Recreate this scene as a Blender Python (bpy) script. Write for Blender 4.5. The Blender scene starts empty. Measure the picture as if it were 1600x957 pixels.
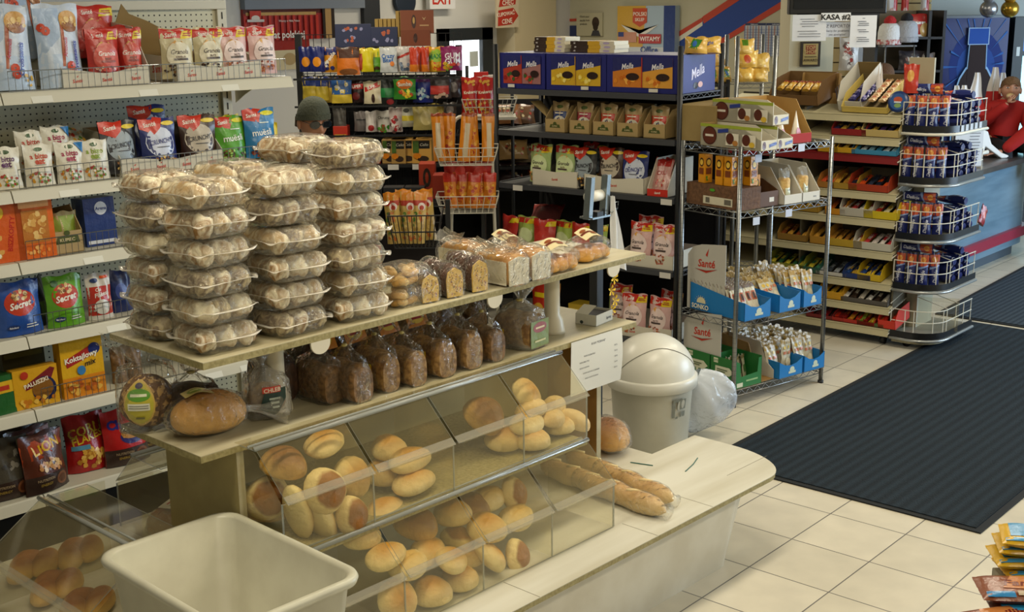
import bpy, math, random
from mathutils import Matrix, Vector, Euler
from mathutils import noise
from math import sin, cos, pi, radians

# ------------------------------------------------------------------ camera, world, lights
scn = bpy.context.scene
FPX, YAW, PITCH, ROLL = 1945.6, .7196, .2376, .0127
CAM = Vector((-4.2101, -2.2146, 2.0961))
def cam_axes():
    cy, sy, cp, sp = cos(YAW), sin(YAW), cos(PITCH), sin(PITCH)
    F = Vector((cy*cp, sy*cp, -sp)); Rt = Vector((sy, -cy, 0)); Dn = F.cross(Rt)
    cr, sr = cos(ROLL), sin(ROLL)
    return Rt*cr+Dn*sr, Rt*-sr+Dn*cr, F
RT, DN, FW = cam_axes()
cd = bpy.data.cameras.new('camera'); cam = bpy.data.objects.new('camera', cd); scn.collection.objects.link(cam)
cd.sensor_fit = 'HORIZONTAL'; cd.sensor_width = 36; cd.lens = FPX/1600*36; cd.clip_start = .05; cd.clip_end = 100
cam.matrix_world = Matrix(((RT.x, -DN.x, -FW.x, CAM.x), (RT.y, -DN.y, -FW.y, CAM.y), (RT.z, -DN.z, -FW.z, CAM.z), (0, 0, 0, 1)))
scn.camera = cam
scn.view_settings.view_transform = 'Standard'; scn.view_settings.look = 'None'
scn.view_settings.exposure = 0.2; scn.view_settings.gamma = 1.0
try: scn.view_settings.use_curve_mapping = False
except Exception: pass
scn.cycles.transparent_max_bounces = 40
scn.cycles.max_bounces = 8; scn.cycles.diffuse_bounces = 3
w = bpy.data.worlds.new('world'); scn.world = w; w.use_nodes = True
w.node_tree.nodes['Background'].inputs[0].default_value = (.80, .90, 1, 1)
w.node_tree.nodes['Background'].inputs[1].default_value = .35
def area(name, loc, size, energy, color, rot=(0, 0, 0)):
    l = bpy.data.lights.new(name, 'AREA'); l.shape = 'RECTANGLE'; l.size, l.size_y = size; l.energy = energy; l.color = color
    o = bpy.data.objects.new(name, l); scn.collection.objects.link(o); o.location = loc; o.rotation_euler = rot
    return o
WARM = (1.0, .90, .70)
for i, (x, y) in enumerate([(-2.6, .1), (-.5, .1), (1.7, .2), (4.0, .6), (-2.9, -2.6), (-.6, -2.6), (1.9, -2.6), (.2, 3.4), (3.0, 3.6), (6.2, 4.6), (6.6, 7.0)]):
    area('ceiling_lamp_light', (x, y, 2.97), (1.2, .30), 27, WARM)
area('storefront_daylight', (6.6, -3.4, 1.7), (4.6, 2.4), 330, (.60, .79, 1.0), (radians(84), 0, radians(14)))

# ------------------------------------------------------------------ helpers
class Frame:
    def __init__(s, ox=0, oy=0, yaw=0, oz=0):
        s.M = Matrix.Translation((ox, oy, oz)) @ Matrix.Rotation(yaw, 4, 'Z'); s.I = s.M.inverted()
        s.C = s.I @ CAM
    def _ray(s, px, py):
        d = RT*((px-800)/FPX) + DN*((py-478.5)/FPX) + FW
        return s.I.to_3x3() @ d
    def at(s, px, py, X=None, Y=None, Z=None, D=None):
        d = s._ray(px, py)
        t = D if D is not None else (X-s.C.x)/d.x if X is not None else (Y-s.C.y)/d.y if Y is not None else (Z-s.C.z)/d.z
        return s.C + d*t
W = Frame(); B = Frame(0, 0, -.0319); G = Frame(0, 0, -.0756)
K = Frame(1.458, 1.539, .0669); S = Frame(1.298, 1.061, -.21)
V = Frame(CAM.x, CAM.y, YAW-pi/2)          # the far wall's axes: x along it, y towards it
coll = scn.collection
LABELS = {}
def tag(o, label=None, cat=None, group=None, kind=None):
    if label: o['label'] = label
    if cat: o['category'] = cat
    if group: o['group'] = group
    if kind: o['kind'] = kind
    if label: LABELS.setdefault(label, []).append(o.name)
    return o
def link(o, parent=None):
    coll.objects.link(o)
    if parent is not None: o.parent = parent
    return o
def place(o, F, x, y, z, rz=0, rx=0, ry=0, sc=None):
    M = F.M @ Matrix.Translation((x, y, z)) @ Euler((rx, ry, rz), 'XYZ').to_matrix().to_4x4()
    o.location = M.to_translation(); o.rotation_euler = M.to_euler('XYZ')
    if sc is not None: o.scale = (sc, sc, sc) if not isinstance(sc, tuple) else sc
    return o
def empty(name, F=W, x=0, y=0, z=0, rz=0, **k):
    e = bpy.data.objects.new(name, None); e.empty_display_size = .05; link(e); place(e, F, x, y, z, rz, **k); return e
def dup(o, parent=None):
    c = o.copy(); link(c, parent)
    if parent is not None: c.matrix_parent_inverse = o.matrix_parent_inverse
    for ch in KIDS.get(o.name, []):
        d = dup(ch, c); KIDS.setdefault(c.name, []).append(d)
    for k in ('label', 'category', 'group'):
        if parent is None and k in c: pass
    return c
KIDS = {}

_mats = {}
def srgb(h):
    h = h.lstrip('#'); c = [int(h[i:i+2], 16)/255 for i in (0, 2, 4)]
    return tuple(x/12.92 if x <= .04045 else ((x+.055)/1.055)**2.4 for x in c)
def M(col, rough=.5, metal=0, kind='plain', k2=None, scale=20, bump=0., em=0, spec=.5, coat=0):
    key = (col, rough, metal, kind, k2, scale, bump, em, spec, coat)
    if key in _mats: return _mats[key]
    m = bpy.data.materials.new(kind+'_'+col.strip('#')); m.use_nodes = True; nt = m.node_tree; N = nt.nodes; L = nt.links
    b = N['Principled BSDF']; b.inputs['Base Color'].default_value = (*srgb(col), 1); b.inputs['Roughness'].default_value = rough
    b.inputs['Metallic'].default_value = metal; b.inputs['Specular IOR Level'].default_value = spec
    if coat: b.inputs['Coat Weight'].default_value = coat; b.inputs['Coat Roughness'].default_value = .12
    if em: b.inputs['Emission Color'].default_value = (*srgb(col), 1); b.inputs['Emission Strength'].default_value = em
    if kind in ('mottled', 'bumpy', 'foil', 'streak', 'crumb') or bump:
        tc = N.new('ShaderNodeTexCoord'); nz = N.new('ShaderNodeTexNoise'); nz.inputs['Scale'].default_value = scale; nz.inputs['Detail'].default_value = 4; nz.inputs['Distortion'].default_value = 1.4 if kind == 'mottled' and scale > 10 and scale < 27 else 0
        src = tc.outputs['Object']
        if kind == 'streak':
            mp = N.new('ShaderNodeMapping'); mp.inputs['Scale'].default_value = (.12, 1, 1); L.new(src, mp.inputs[0]); src = mp.outputs[0]
        L.new(src, nz.inputs['Vector'])
        if k2:
            r = N.new('ShaderNodeValToRGB'); r.color_ramp.elements[0].position = .38; r.color_ramp.elements[1].position = .62
            if kind == 'crumb': r.color_ramp.elements[0].position = .5; r.color_ramp.elements[1].position = .56
            r.color_ramp.elements[0].color = (*srgb(col), 1); r.color_ramp.elements[1].color = (*srgb(k2), 1)
            L.new(nz.outputs[0], r.inputs[0]); L.new(r.outputs[0], b.inputs['Base Color'])
        if bump:
            bp = N.new('ShaderNodeBump'); bp.inputs['Strength'].default_value = bump; bp.inputs['Distance'].default_value = .01
            L.new(nz.outputs[0], bp.inputs['Height']); L.new(bp.outputs[0], b.inputs['Normal'])
    _mats[key] = m; return m
def film(col, rough=.3): return M(col, rough, bump=.35, scale=26, spec=.6)
def clear(name='clear', tint='#ffffff', haze=.04, edge=.5, rough=.06, bump=0, scale=18, hazecol='#e8e4d8', base=.035):
    """thin clear plastic: mostly see-through, a little haze, glossy at grazing angles"""
    key = ('clear', name)
    if key in _mats: return _mats[key]
    m = bpy.data.materials.new('clear_'+name); m.use_nodes = True; nt = m.node_tree; N = nt.nodes; L = nt.links
    N.remove(N['Principled BSDF']); out = N['Material Output']
    tr = N.new('ShaderNodeBsdfTransparent'); tr.inputs[0].default_value = (*srgb(tint), 1)
    df = N.new('ShaderNodeBsdfDiffuse'); df.inputs[0].default_value = (*srgb(hazecol), 1)
    gl = N.new('ShaderNodeBsdfGlossy'); gl.inputs['Roughness'].default_value = rough
    m1 = N.new('ShaderNodeMixShader'); m1.inputs[0].default_value = haze; L.new(tr.outputs[0], m1.inputs[1]); L.new(df.outputs[0], m1.inputs[2])
    lw = N.new('ShaderNodeLayerWeight'); lw.inputs['Blend'].default_value = .5
    pw = N.new('ShaderNodeMath'); pw.operation = 'POWER'; pw.inputs[1].default_value = 3.5; L.new(lw.outputs['Facing'], pw.inputs[0])
    mu = N.new('ShaderNodeMath'); mu.operation = 'MULTIPLY_ADD'; mu.inputs[1].default_value = edge; mu.inputs[2].default_value = base; mu.use_clamp = True; L.new(pw.outputs[0], mu.inputs[0])
    m2 = N.new('ShaderNodeMixShader'); L.new(mu.outputs[0], m2.inputs[0]); L.new(m1.outputs[0], m2.inputs[1]); L.new(gl.outputs[0], m2.inputs[2])
    if bump:
        tc = N.new('ShaderNodeTexCoord'); nz = N.new('ShaderNodeTexNoise'); nz.inputs['Scale'].default_value = scale; nz.inputs['Detail'].default_value = 3; nz.inputs['Distortion'].default_value = 1.2
        L.new(tc.outputs['Object'], nz.inputs['Vector']); bp = N.new('ShaderNodeBump'); bp.inputs['Strength'].default_value = bump; bp.inputs['Distance'].default_value = .02
        L.new(nz.outputs[0], bp.inputs['Height']); L.new(bp.outputs[0], gl.inputs['Normal']); L.new(bp.outputs[0], lw.inputs['Normal'])
    L.new(m2.outputs[0], out.inputs[0]); _mats[key] = m; return m
ACR = lambda: clear('acrylic', '#fcfbf5', .040, .6, .05, hazecol='#ecdcae')  # tan haze colour stands in for the surroundings reflected in the acrylic
ACRE = lambda: clear('acrylic_edge', '#c9cfd0', .45, .9, .1, hazecol='#cfd2cc')
CLAM = lambda: clear('clamshell', '#fbfaf4', .11, .8, .08, bump=.8, scale=34, hazecol='#f4ecd8', base=.06)
WRAP = lambda: clear('wrap', '#fefdfa', .03, .95, .06, bump=1.0, scale=34, base=.05)
WRAPH = lambda: clear('wrap_hazy', '#f8f6f0', .20, .95, .08, bump=1.0, scale=34, base=.06)

_txt = {}
def text_mesh(s, bold=0., shear=0.):
    key = (s, bold, shear)
    if key in _txt: return _txt[key]
    c = bpy.data.curves.new('t', 'FONT'); c.body = s; c.size = 1; c.align_x = 'CENTER'; c.resolution_u = 2; c.offset = bold; c.shear = shear
    o = bpy.data.objects.new('t', c); coll.objects.link(o)
    me = o.evaluated_get(bpy.context.evaluated_depsgraph_get()).to_mesh() if False else bpy.data.meshes.new_from_object(o)
    vs = [(v.co.x, v.co.y) for v in me.vertices]; fs = [tuple(p.vertices) for p in me.polygons]
    bpy.data.objects.remove(o); bpy.data.curves.remove(c); bpy.data.meshes.remove(me)
    ys = [v[1] for v in vs] or [0, 1]; xs = [v[0] for v in vs] or [0, 1]
    h = .70; cx = (min(xs)+max(xs))/2
    vs = [((x-cx)/h, (y-.35)/h) for x, y in vs]           # cap height 1, centred
    _txt[key] = (vs, fs, (max(xs)-min(xs))/h); return _txt[key]

class MB:
    def __init__(s): s.v = []; s.f = []; s.mi = []; s.sm = []; s.slots = []
    def slot(s, m):
        if m not in s.slots: s.slots.append(m)
        return s.slots.index(m)
    def add(s, vs, fs, m, smooth=False, mtx=None):
        n = len(s.v); k = s.slot(m)
        s.v += [tuple(mtx @ Vector(q)) for q in vs] if mtx is not None else [tuple(q) for q in vs]
        for f in fs: s.f.append(tuple(i+n for i in f)); s.mi.append(k); s.sm.append(smooth)
        return s
    def box(s, x0, x1, y0, y1, z0, z1, m, mtx=None):
        vs = [(x, y, z) for z in (z0, z1) for y in (y0, y1) for x in (x0, x1)]
        return s.add(vs, [(0, 2, 3, 1), (4, 5, 7, 6), (0, 1, 5, 4), (2, 6, 7, 3), (0, 4, 6, 2), (1, 3, 7, 5)], m, False, mtx)
    def tube(s, pts, r, m, n=6, closed=False, mtx=None, taper=None):
        pts = [Vector(p) for p in pts]; N = len(pts); vs = []; fs = []
        up = None
        for i, p in enumerate(pts):
            a = pts[(i-1) % N] if (closed or i > 0) else p; b = pts[(i+1) % N] if (closed or i < N-1) else p
            t = (b-a).normalized()
            if up is None: up = Vector((0, 0, 1)) if abs(t.z) < .9 else Vector((1, 0, 0))
            u = t.cross(up)
            if u.length < 1e-4: u = t.orthogonal()
            u.normalize(); w_ = u.cross(t).normalized(); up = w_
            rr = r if taper is None else r*taper[i]
            for k in range(n):
                a_ = 2*pi*k/n+pi/n; vs.append(p+u*cos(a_)*rr+w_*sin(a_)*rr)
        for i in range(N if closed else N-1):
            for k in range(n):
                j = (i+1) % N; fs.append((i*n+k, i*n+(k+1) % n, j*n+(k+1) % n, j*n+k))
        if not closed: fs.append(tuple(range(n))[::-1]); fs.append(tuple((N-1)*n+k for k in range(n)))
        return s.add(vs, fs, m, n > 5, mtx)
    def lathe(s, prof, m, n=24, c=(0, 0, 0), mtx=None, fn=None, cap=True):
        vs = []; fs = []
        for r, z in prof:
            for k in range(n):
                a = 2*pi*k/n; q = (c[0]+r*cos(a), c[1]+r*sin(a), c[2]+z); vs.append(fn(q) if fn else q)
        for i in range(len(prof)-1):
            for k in range(n): fs.append((i*n+k, i*n+(k+1) % n, (i+1)*n+(k+1) % n, (i+1)*n+k))
        if cap: fs.append(tuple(range(n))[::-1]); fs.append(tuple((len(prof)-1)*n+k for k in range(n)))
        return s.add(vs, fs, m, True, mtx)
    def prism(s, poly, a0, a1, m, axis='z', mtx=None, caps=True):
        f = {'z': lambda p, a: (p[0], p[1], a), 'y': lambda p, a: (p[0], a, p[1]), 'x': lambda p, a: (a, p[0], p[1])}[axis]
        n = len(poly); vs = [f(p, a0) for p in poly]+[f(p, a1) for p in poly]
        fs = [(i, (i+1) % n, n+(i+1) % n, n+i) for i in range(n)]
        if caps: fs += [tuple(range(n))[::-1], tuple(range(n, 2*n))]
        return s.add(vs, fs, m, False, mtx)
    def grid(s, fn, nu, nv, m, smooth=True, closeu=False):
        vs = [fn(i/nu if not closeu else i/nu, j/nv) for j in range(nv+1) for i in range(nu+(0 if closeu else 1))]
        w_ = nu if closeu else nu+1
        fs = [(j*w_+i, j*w_+(i+1) % w_, (j+1)*w_+(i+1) % w_, (j+1)*w_+i) for j in range(nv) for i in range(nu)]
        return s.add(vs, fs, m, smooth)
    # ---- printing on a surface given by S(u, v, off) with u in -1..1, v in 0..1 ; A = (half width, height)
    def decal(s, S, A, items, lay=.0007):
        hw, h = A
        for k, it in enumerate(items):
            off = lay*(k+1); t = it[0]
            if t == 'r':                                   # rect u0 v0 u1 v1 colour
                _, u0, v0, u1, v1, c = it; n = 8
                vs = [S(u0+(u1-u0)*i/n, v0+(v1-v0)*j/n, off) for j in range(n+1) for i in range(n+1)]
                fs = [(j*(n+1)+i, j*(n+1)+i+1, (j+1)*(n+1)+i+1, (j+1)*(n+1)+i) for j in range(n) for i in range(n)]
                s.add(vs, fs, c if not isinstance(c, str) else film(c), True)
            elif t == 'p':                                 # polygon of (u,v), fan from the centroid, in rings
                _, pts, c = it; cu = sum(p[0] for p in pts)/len(pts); cv = sum(p[1] for p in pts)/len(pts)
                P = []
                for a, b in zip(pts, pts[1:]+pts[:1]):
                    P += [(a[0]+(b[0]-a[0])*q/3, a[1]+(b[1]-a[1])*q/3) for q in range(3)]
                s._rings(S, P, cu, cv, off, film(c) if isinstance(c, str) else c)
            elif t == 'e':                                 # ellipse u v ru rv colour
                _, u, v, ru, rv, c = it; P = [(u+ru*cos(2*pi*i/18), v+rv*sin(2*pi*i/18)) for i in range(18)]
                s._rings(S, P, u, v, off, film(c) if isinstance(c, str) else c)
            elif t == 'n':                                 # scatter of little blobs  u v ru rv colour n size
                _, u, v, ru, rv, c, n, sz = it; rnd = random.Random(int(abs(u*100)+v*1000+n))
                for q in range(n):
                    a = rnd.random()*2*pi; rr = rnd.random()**.5
                    uu, vv = u+ru*rr*cos(a), v+rv*rr*sin(a); cc = c[q % len(c)] if isinstance(c, (list, tuple)) else c
                    P = [(uu+sz/hw*cos(2*pi*i/6+q)*(.7+.5*rnd.random()), vv+sz/h*sin(2*pi*i/6+q)*(.7+.5*rnd.random())) for i in range(6)]
                    s._rings(S, P, uu, vv, off+.00008*q/n, film(cc), 1)
            elif t == 't':                                 # text  string u v capheight(m) colour [rot, bold, shear, width]
                _, st, u, v, sz, c = it[:6]; rot, bold, sh, wd = (list(it[6:])+[0, .02, 0, 1][len(it)-6:])[:4]
                vs, fs, _w = text_mesh(st, bold, sh); cr, sr = cos(rot), sin(rot)
                q = [((x*cr*wd-y*sr)*sz, (x*sr*wd+y*cr)*sz) for x, y in vs]
                s.add([S(u+x/hw, v+y/h, off) for x, y in q], fs, film(c) if isinstance(c, str) else c, False)
        return s
    def _rings(s, S, P, cu, cv, off, m, R=3):
        n = len(P); vs = [S(cu, cv, off)]; fs = []
        for r in range(1, R+1): vs += [S(cu+(p[0]-cu)*r/R, cv+(p[1]-cv)*r/R, off) for p in P]
        fs += [(0, 1+i, 1+(i+1) % n) for i in range(n)]
        for r in range(R-1):
            for i in range(n): fs.append((1+r*n+i, 1+(r+1)*n+i, 1+(r+1)*n+(i+1) % n, 1+r*n+(i+1) % n))
        s.add(vs, fs, m, True)
    def mesh(s, name):
        me = bpy.data.meshes.new(name); me.from_pydata([tuple(q) for q in s.v], [], s.f)
        for m in s.slots: me.materials.append(m)
        me.polygons.foreach_set('material_index', s.mi); me.polygons.foreach_set('use_smooth', s.sm); me.update()
        return me
    def obj(s, name, parent=None, bev=0, F=None, loc=None, **k):
        o = bpy.data.objects.new(name, s.mesh(name)); link(o, parent)
        if parent is not None: KIDS.setdefault(parent.name, []).append(o)
        if bev:
            b = o.modifiers.new('bevel', 'BEVEL'); b.width = bev; b.segments = 2; b.limit_method = 'ANGLE'; b.angle_limit = radians(50)
        if F is not None: place(o, F, *loc, **k)
        return o
def structure(mb, name, F=W, bev=0):
    o = mb.obj(name, bev=bev, F=F, loc=(0, 0, 0)); o['kind'] = 'structure'; return o
def rrect(x0, x1, y0, y1, r, n=5, corners=(1, 1, 1, 1)):
    P = []
    for (cx, cy, a0, on) in ((x1, y1, 0, corners[0]), (x0, y1, 90, corners[1]), (x0, y0, 180, corners[2]), (x1, y0, 270, corners[3])):
        rr = r if on is True or on == 1 else (on or 1e-4)
        sx = -1 if cx == x1 else 1; sy = -1 if cy == y1 else 1
        for i in range(n+1):
            a = radians(a0+90*i/n); P.append((cx+sx*rr+rr*cos(a), cy+sy*rr+rr*sin(a)))
    return P
# ------------------------------------------------------------------ room
def tile_mat():
    m = bpy.data.materials.new('floor_tiles'); m.use_nodes = True; nt = m.node_tree; N = nt.nodes; L = nt.links; b = N['Principled BSDF']
    g = N.new('ShaderNodeNewGeometry'); br = N.new('ShaderNodeTexBrick')
    br.offset = 0; br.inputs['Scale'].default_value = 1; br.inputs['Brick Width'].default_value = .33; br.inputs['Row Height'].default_value = .33
    br.inputs['Mortar Size'].default_value = .0028; br.inputs['Mortar Smooth'].default_value = .2
    br.inputs['Color1'].default_value = (*srgb('#d6cdb6'), 1); br.inputs['Color2'].default_value = (*srgb('#cbc2aa'), 1); br.inputs['Mortar'].default_value = (*srgb('#4c463c'), 1)
    L.new(g.outputs['Position'], br.inputs['Vector'])
    nz = N.new('ShaderNodeTexNoise'); nz.inputs['Scale'].default_value = 6; nz.inputs['Detail'].default_value = 6; L.new(g.outputs['Position'], nz.inputs['Vector'])
    mx = N.new('ShaderNodeMixRGB'); mx.blend_type = 'MULTIPLY'; mx.inputs[0].default_value = .35; L.new(br.outputs[0], mx.inputs[1]); L.new(nz.outputs[0], mx.inputs[2])
    hs = N.new('ShaderNodeBrightContrast'); hs.inputs['Bright'].default_value = .08; L.new(mx.outputs[0], hs.inputs[0])
    L.new(hs.outputs[0], b.inputs['Base Color']); b.inputs['Roughness'].default_value = .32
    bp = N.new('ShaderNodeBump'); bp.inputs['Strength'].default_value = .4; bp.inputs['Distance'].default_value = .003; bp.invert = True
    L.new(br.outputs['Fac'], bp.inputs['Height']); L.new(bp.outputs[0], b.inputs['Normal']); return m
def mat_mat(c1, c2, sc):
    m = bpy.data.materials.new('ribbed_mat'); m.use_nodes = True; nt = m.node_tree; N = nt.nodes; L = nt.links; b = N['Principled BSDF']
    g = N.new('ShaderNodeNewGeometry'); wv = N.new('ShaderNodeTexWave'); wv.bands_direction = 'Y'; wv.inputs['Scale'].default_value = sc; wv.inputs['Distortion'].default_value = .6; wv.inputs['Detail'].default_value = 3; wv.inputs['Detail Scale'].default_value = 6
    L.new(g.outputs['Position'], wv.inputs['Vector'])
    r = N.new('ShaderNodeValToRGB'); r.color_ramp.elements[0].color = (*srgb(c1), 1); r.color_ramp.elements[1].color = (*srgb(c2), 1); L.new(wv.outputs[0], r.inputs[0]); L.new(r.outputs[0], b.inputs['Base Color'])
    nz = N.new('ShaderNodeTexNoise'); nz.inputs['Scale'].default_value = 160; L.new(g.outputs['Position'], nz.inputs['Vector'])
    bp = N.new('ShaderNodeBump'); bp.inputs['Strength'].default_value = .7; bp.inputs['Distance'].default_value = .006; L.new(nz.outputs[0], bp.inputs['Height']); L.new(bp.outputs[0], b.inputs['Normal'])
    b.inputs['Roughness'].default_value = .85; b.inputs['Specular IOR Level'].default_value = .25; return m
structure(MB().box(-6.5, 9.2, -5.2, 8.7, -.1, 0, tile_mat()), 'floor')
WALLG = M('#b9b49b', .8, kind='mottled', bump=.03); WALLW = M('#d9d6cf', .8, kind='mottled', bump=.02)
structure(MB().box(-6.5, 9.2, 8.5, 8.7, 0, 3.1, WALLW), 'wall_left')
structure(MB().box(9.0, 9.2, -5.2, 8.5, 0, 3.1, WALLG), 'wall_back')
structure(MB().box(-6.5, -6.3, -5.2, 8.5, 0, 3.1, WALLW), 'wall_front')
structure(MB().box(-6.3, 9.0, -5.2, -5.0, 0, 3.1, WALLW), 'wall_right')
structure(MB().box(-6.5, 9.2, -5.2, 8.7, 3.1, 3.2, M('#8f8b7c', .9, bump=.02)), 'ceiling')

def floor_mat(name, pts, c1, c2, sc, label):
    mb = MB(); mm = mat_mat(c1, c2, sc); ed = M('#0b0f12', .8)
    mb.prism(pts, .001, .007, ed)
    cx = sum(p[0] for p in pts)/len(pts); cy = sum(p[1] for p in pts)/len(pts)
    q = [(p[0]+(.03 if p[0] < cx else -.03), p[1]+(.03 if p[1] < cy else -.03)) for p in pts]
    mb.prism(q, .004, .011, mm); o = mb.obj(name); tag(o, label, 'mat'); return o
floor_mat('entrance_mat', [(.52, -.56), (3.84, -.56), (3.84, .785), (.52, .75)], '#121b22', '#1d2932', 6.0, 'dark slate ribbed rubber mat on the tiles right of the bakery counter')
floor_mat('carpet_runner', [(3.90, -2.6), (8.6, -2.6), (8.6, 1.25), (3.90, 1.05)], '#222c36', '#39434c', 8.0, 'grey-blue ribbed carpet in front of the checkout counter')

floor_mat('floor_shade_sheet', [(-3.6, 1.56), (-.6, 1.50), (-.6, 2.0), (-3.6, 2.2)], '#15150f', '#22211a', 8.0, 'narrow black sheet added on the floor for the shade along the cereal shelving')  # added dark sheet, stands in for the shaded floor below the cereal shelving
# ------------------------------------------------------------------ bakery platform and shelves (frame B)
LAM = M('#bdb597', .42, kind='streak', k2='#aba182', scale=16, bump=.05)
PAPER_TOP = M('#d6d3c4', .45, kind='streak', k2='#bfb9a4', scale=7, bump=.06)
EDGE = M('#a49868', .6, kind='mottled', k2='#8d8152', scale=90, bump=.1)
PANEL = M('#a89a66', .55, kind='mottled', k2='#9d8f5d', scale=8, bump=.03)
CREAM = M('#cfcab9', .45, kind='mottled', k2='#c4bda9', scale=5, bump=.02)
plat = empty('bakery_platform', B, -1.6, .8, 0); tag(plat, 'low cream bakery platform with a rounded end, under the bread bins', 'display platform')
def local(F, root_xyz, mb):       # shift mesh data so that it can be parented to an Empty at root_xyz in frame F
    mb.v = [(x-root_xyz[0], y-root_xyz[1], z-root_xyz[2]) for x, y, z in mb.v]; return mb
def rr_deck(x1, yf, r):
    P = [(-3.3, yf)]; cx, cy = x1-r, yf+r*1.55
    for i in range(13):
        a = radians(-90+90*i/12); P.append((cx+r*cos(a), cy+r*1.55*sin(a)))
    return P+[(x1, .455), (-.33, .455), (-.33, 1.45), (-3.3, 1.45)]
R0 = (-1.6, .8, 0)
mb = MB(); mb.prism(rr_deck(-.035, -.03, .20), .322, .34, EDGE); mb.prism(rr_deck(-.033, -.032, .20), .3402, .3425, PAPER_TOP)
local(B, R0, mb).obj('deck', plat)
mb = MB()
body0 = [(x*1.0, y) for x, y in rr_deck(-.26, .055, .10)]; n = len(body0)
mb.add([(x-(.05 if x > -.6 else 0), y+.01, .0) for x, y in body0]+[(x+(.05 if x > -.3 and y < .4 else 0), y-.02, .322) for x, y in body0], [(i, (i+1) % n, n+(i+1) % n, n+i) for i in range(n)], CREAM)
local(B, R0, mb).obj('body', plat)
mb = MB()
for a, b in (((-.62, -.03, ), (-.62, .455)), ((-.95, -.03), (-.95, .12)), ((-1.55, -.03), (-1.55, .12)), ((-.33, .1), (-.05, .1))):
    x0, x1 = min(a[0], b[0])-.0008, max(a[0], b[0])+.0008; y0, y1 = min(a[1], b[1])-.0008, max(a[1], b[1])+.0008
    mb.box(x0, x1, y0, y1, .3425, .3430, M('#6d6650', .7))
local(B, R0, mb).obj('joint_line', plat)['kind'] = 'stuff'

et = empty('bakery_shelf', B, -1.4, .6, .343); tag(et, 'two-level laminate bakery shelf on the platform, stacked with clear pastry boxes', 'shelf')
R1 = (-1.4, .6, .343)
MZ, TZ = .922, 1.18
def board(x0, x1, y0, y1, zt, th, name):
    mb = MB(); mb.box(x0, x1, y0, y1, zt-th, zt-.002, EDGE); mb.box(x0, x1, y0, y1, zt-.002, zt, LAM); local(B, R1, mb).obj(name, et)
board(-2.40, -.475, .43, .84, MZ, .020, 'middle_board')
board(-2.375, -.43, .425, .905, TZ, .020, 'top_board')
mb = MB().box(-2.285, -2.262, .435, .80, .343, MZ-.0205, PANEL); mb.box(-2.285, -2.262, .4335, .435, .343, MZ-.0205, LAM); local(B, R1, mb).obj('end_panel', et)
mb = MB().box(-.565, -.54, .55, .82, .343, MZ-.0205, M('#b98f55', .5, kind='mottled', k2='#a87f48', scale=4)); mb.box(-.565, -.54, .548, .55, .343, MZ-.0205, LAM); local(B, R1, mb).obj('end_panel', et)
mb = MB().box(-2.26, -.567, .80, .82, .343, MZ-.0205, PANEL); local(B, R1, mb).obj('back_panel', et)
mb = MB().box(-2.26, -.99, .245, .80, .615, .632, EDGE); local(B, R1, mb).obj('bin_ledge', et)
for x, y in ((-.80, .57), (-2.02, .60), (-1.45, .74)):
    mb = MB().lathe([(.048, 0), (.047, .012), (.040, .05), (.029, .07), (.028, TZ-MZ-.045), (.034, TZ-MZ-.043), (.034, TZ-MZ-.0202)], M('#d2cab2', .4), 24, (x, y, MZ))
    local(B, R1, mb).obj('pedestal', et)
for x in (-.62, -1.25, -1.98):
    mb = MB(); P = [(x-.035, TZ-.0202)]+[(x+.035*cos(radians(a)), TZ-.028+.032*sin(radians(a))) for a in range(180, 361, 20)]+[(x+.035, TZ-.0202)]
    mb.prism(P, .425, .431, M('#d8d0ba', .4), 'y'); local(B, R1, mb).obj('price_clip', et)

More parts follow.
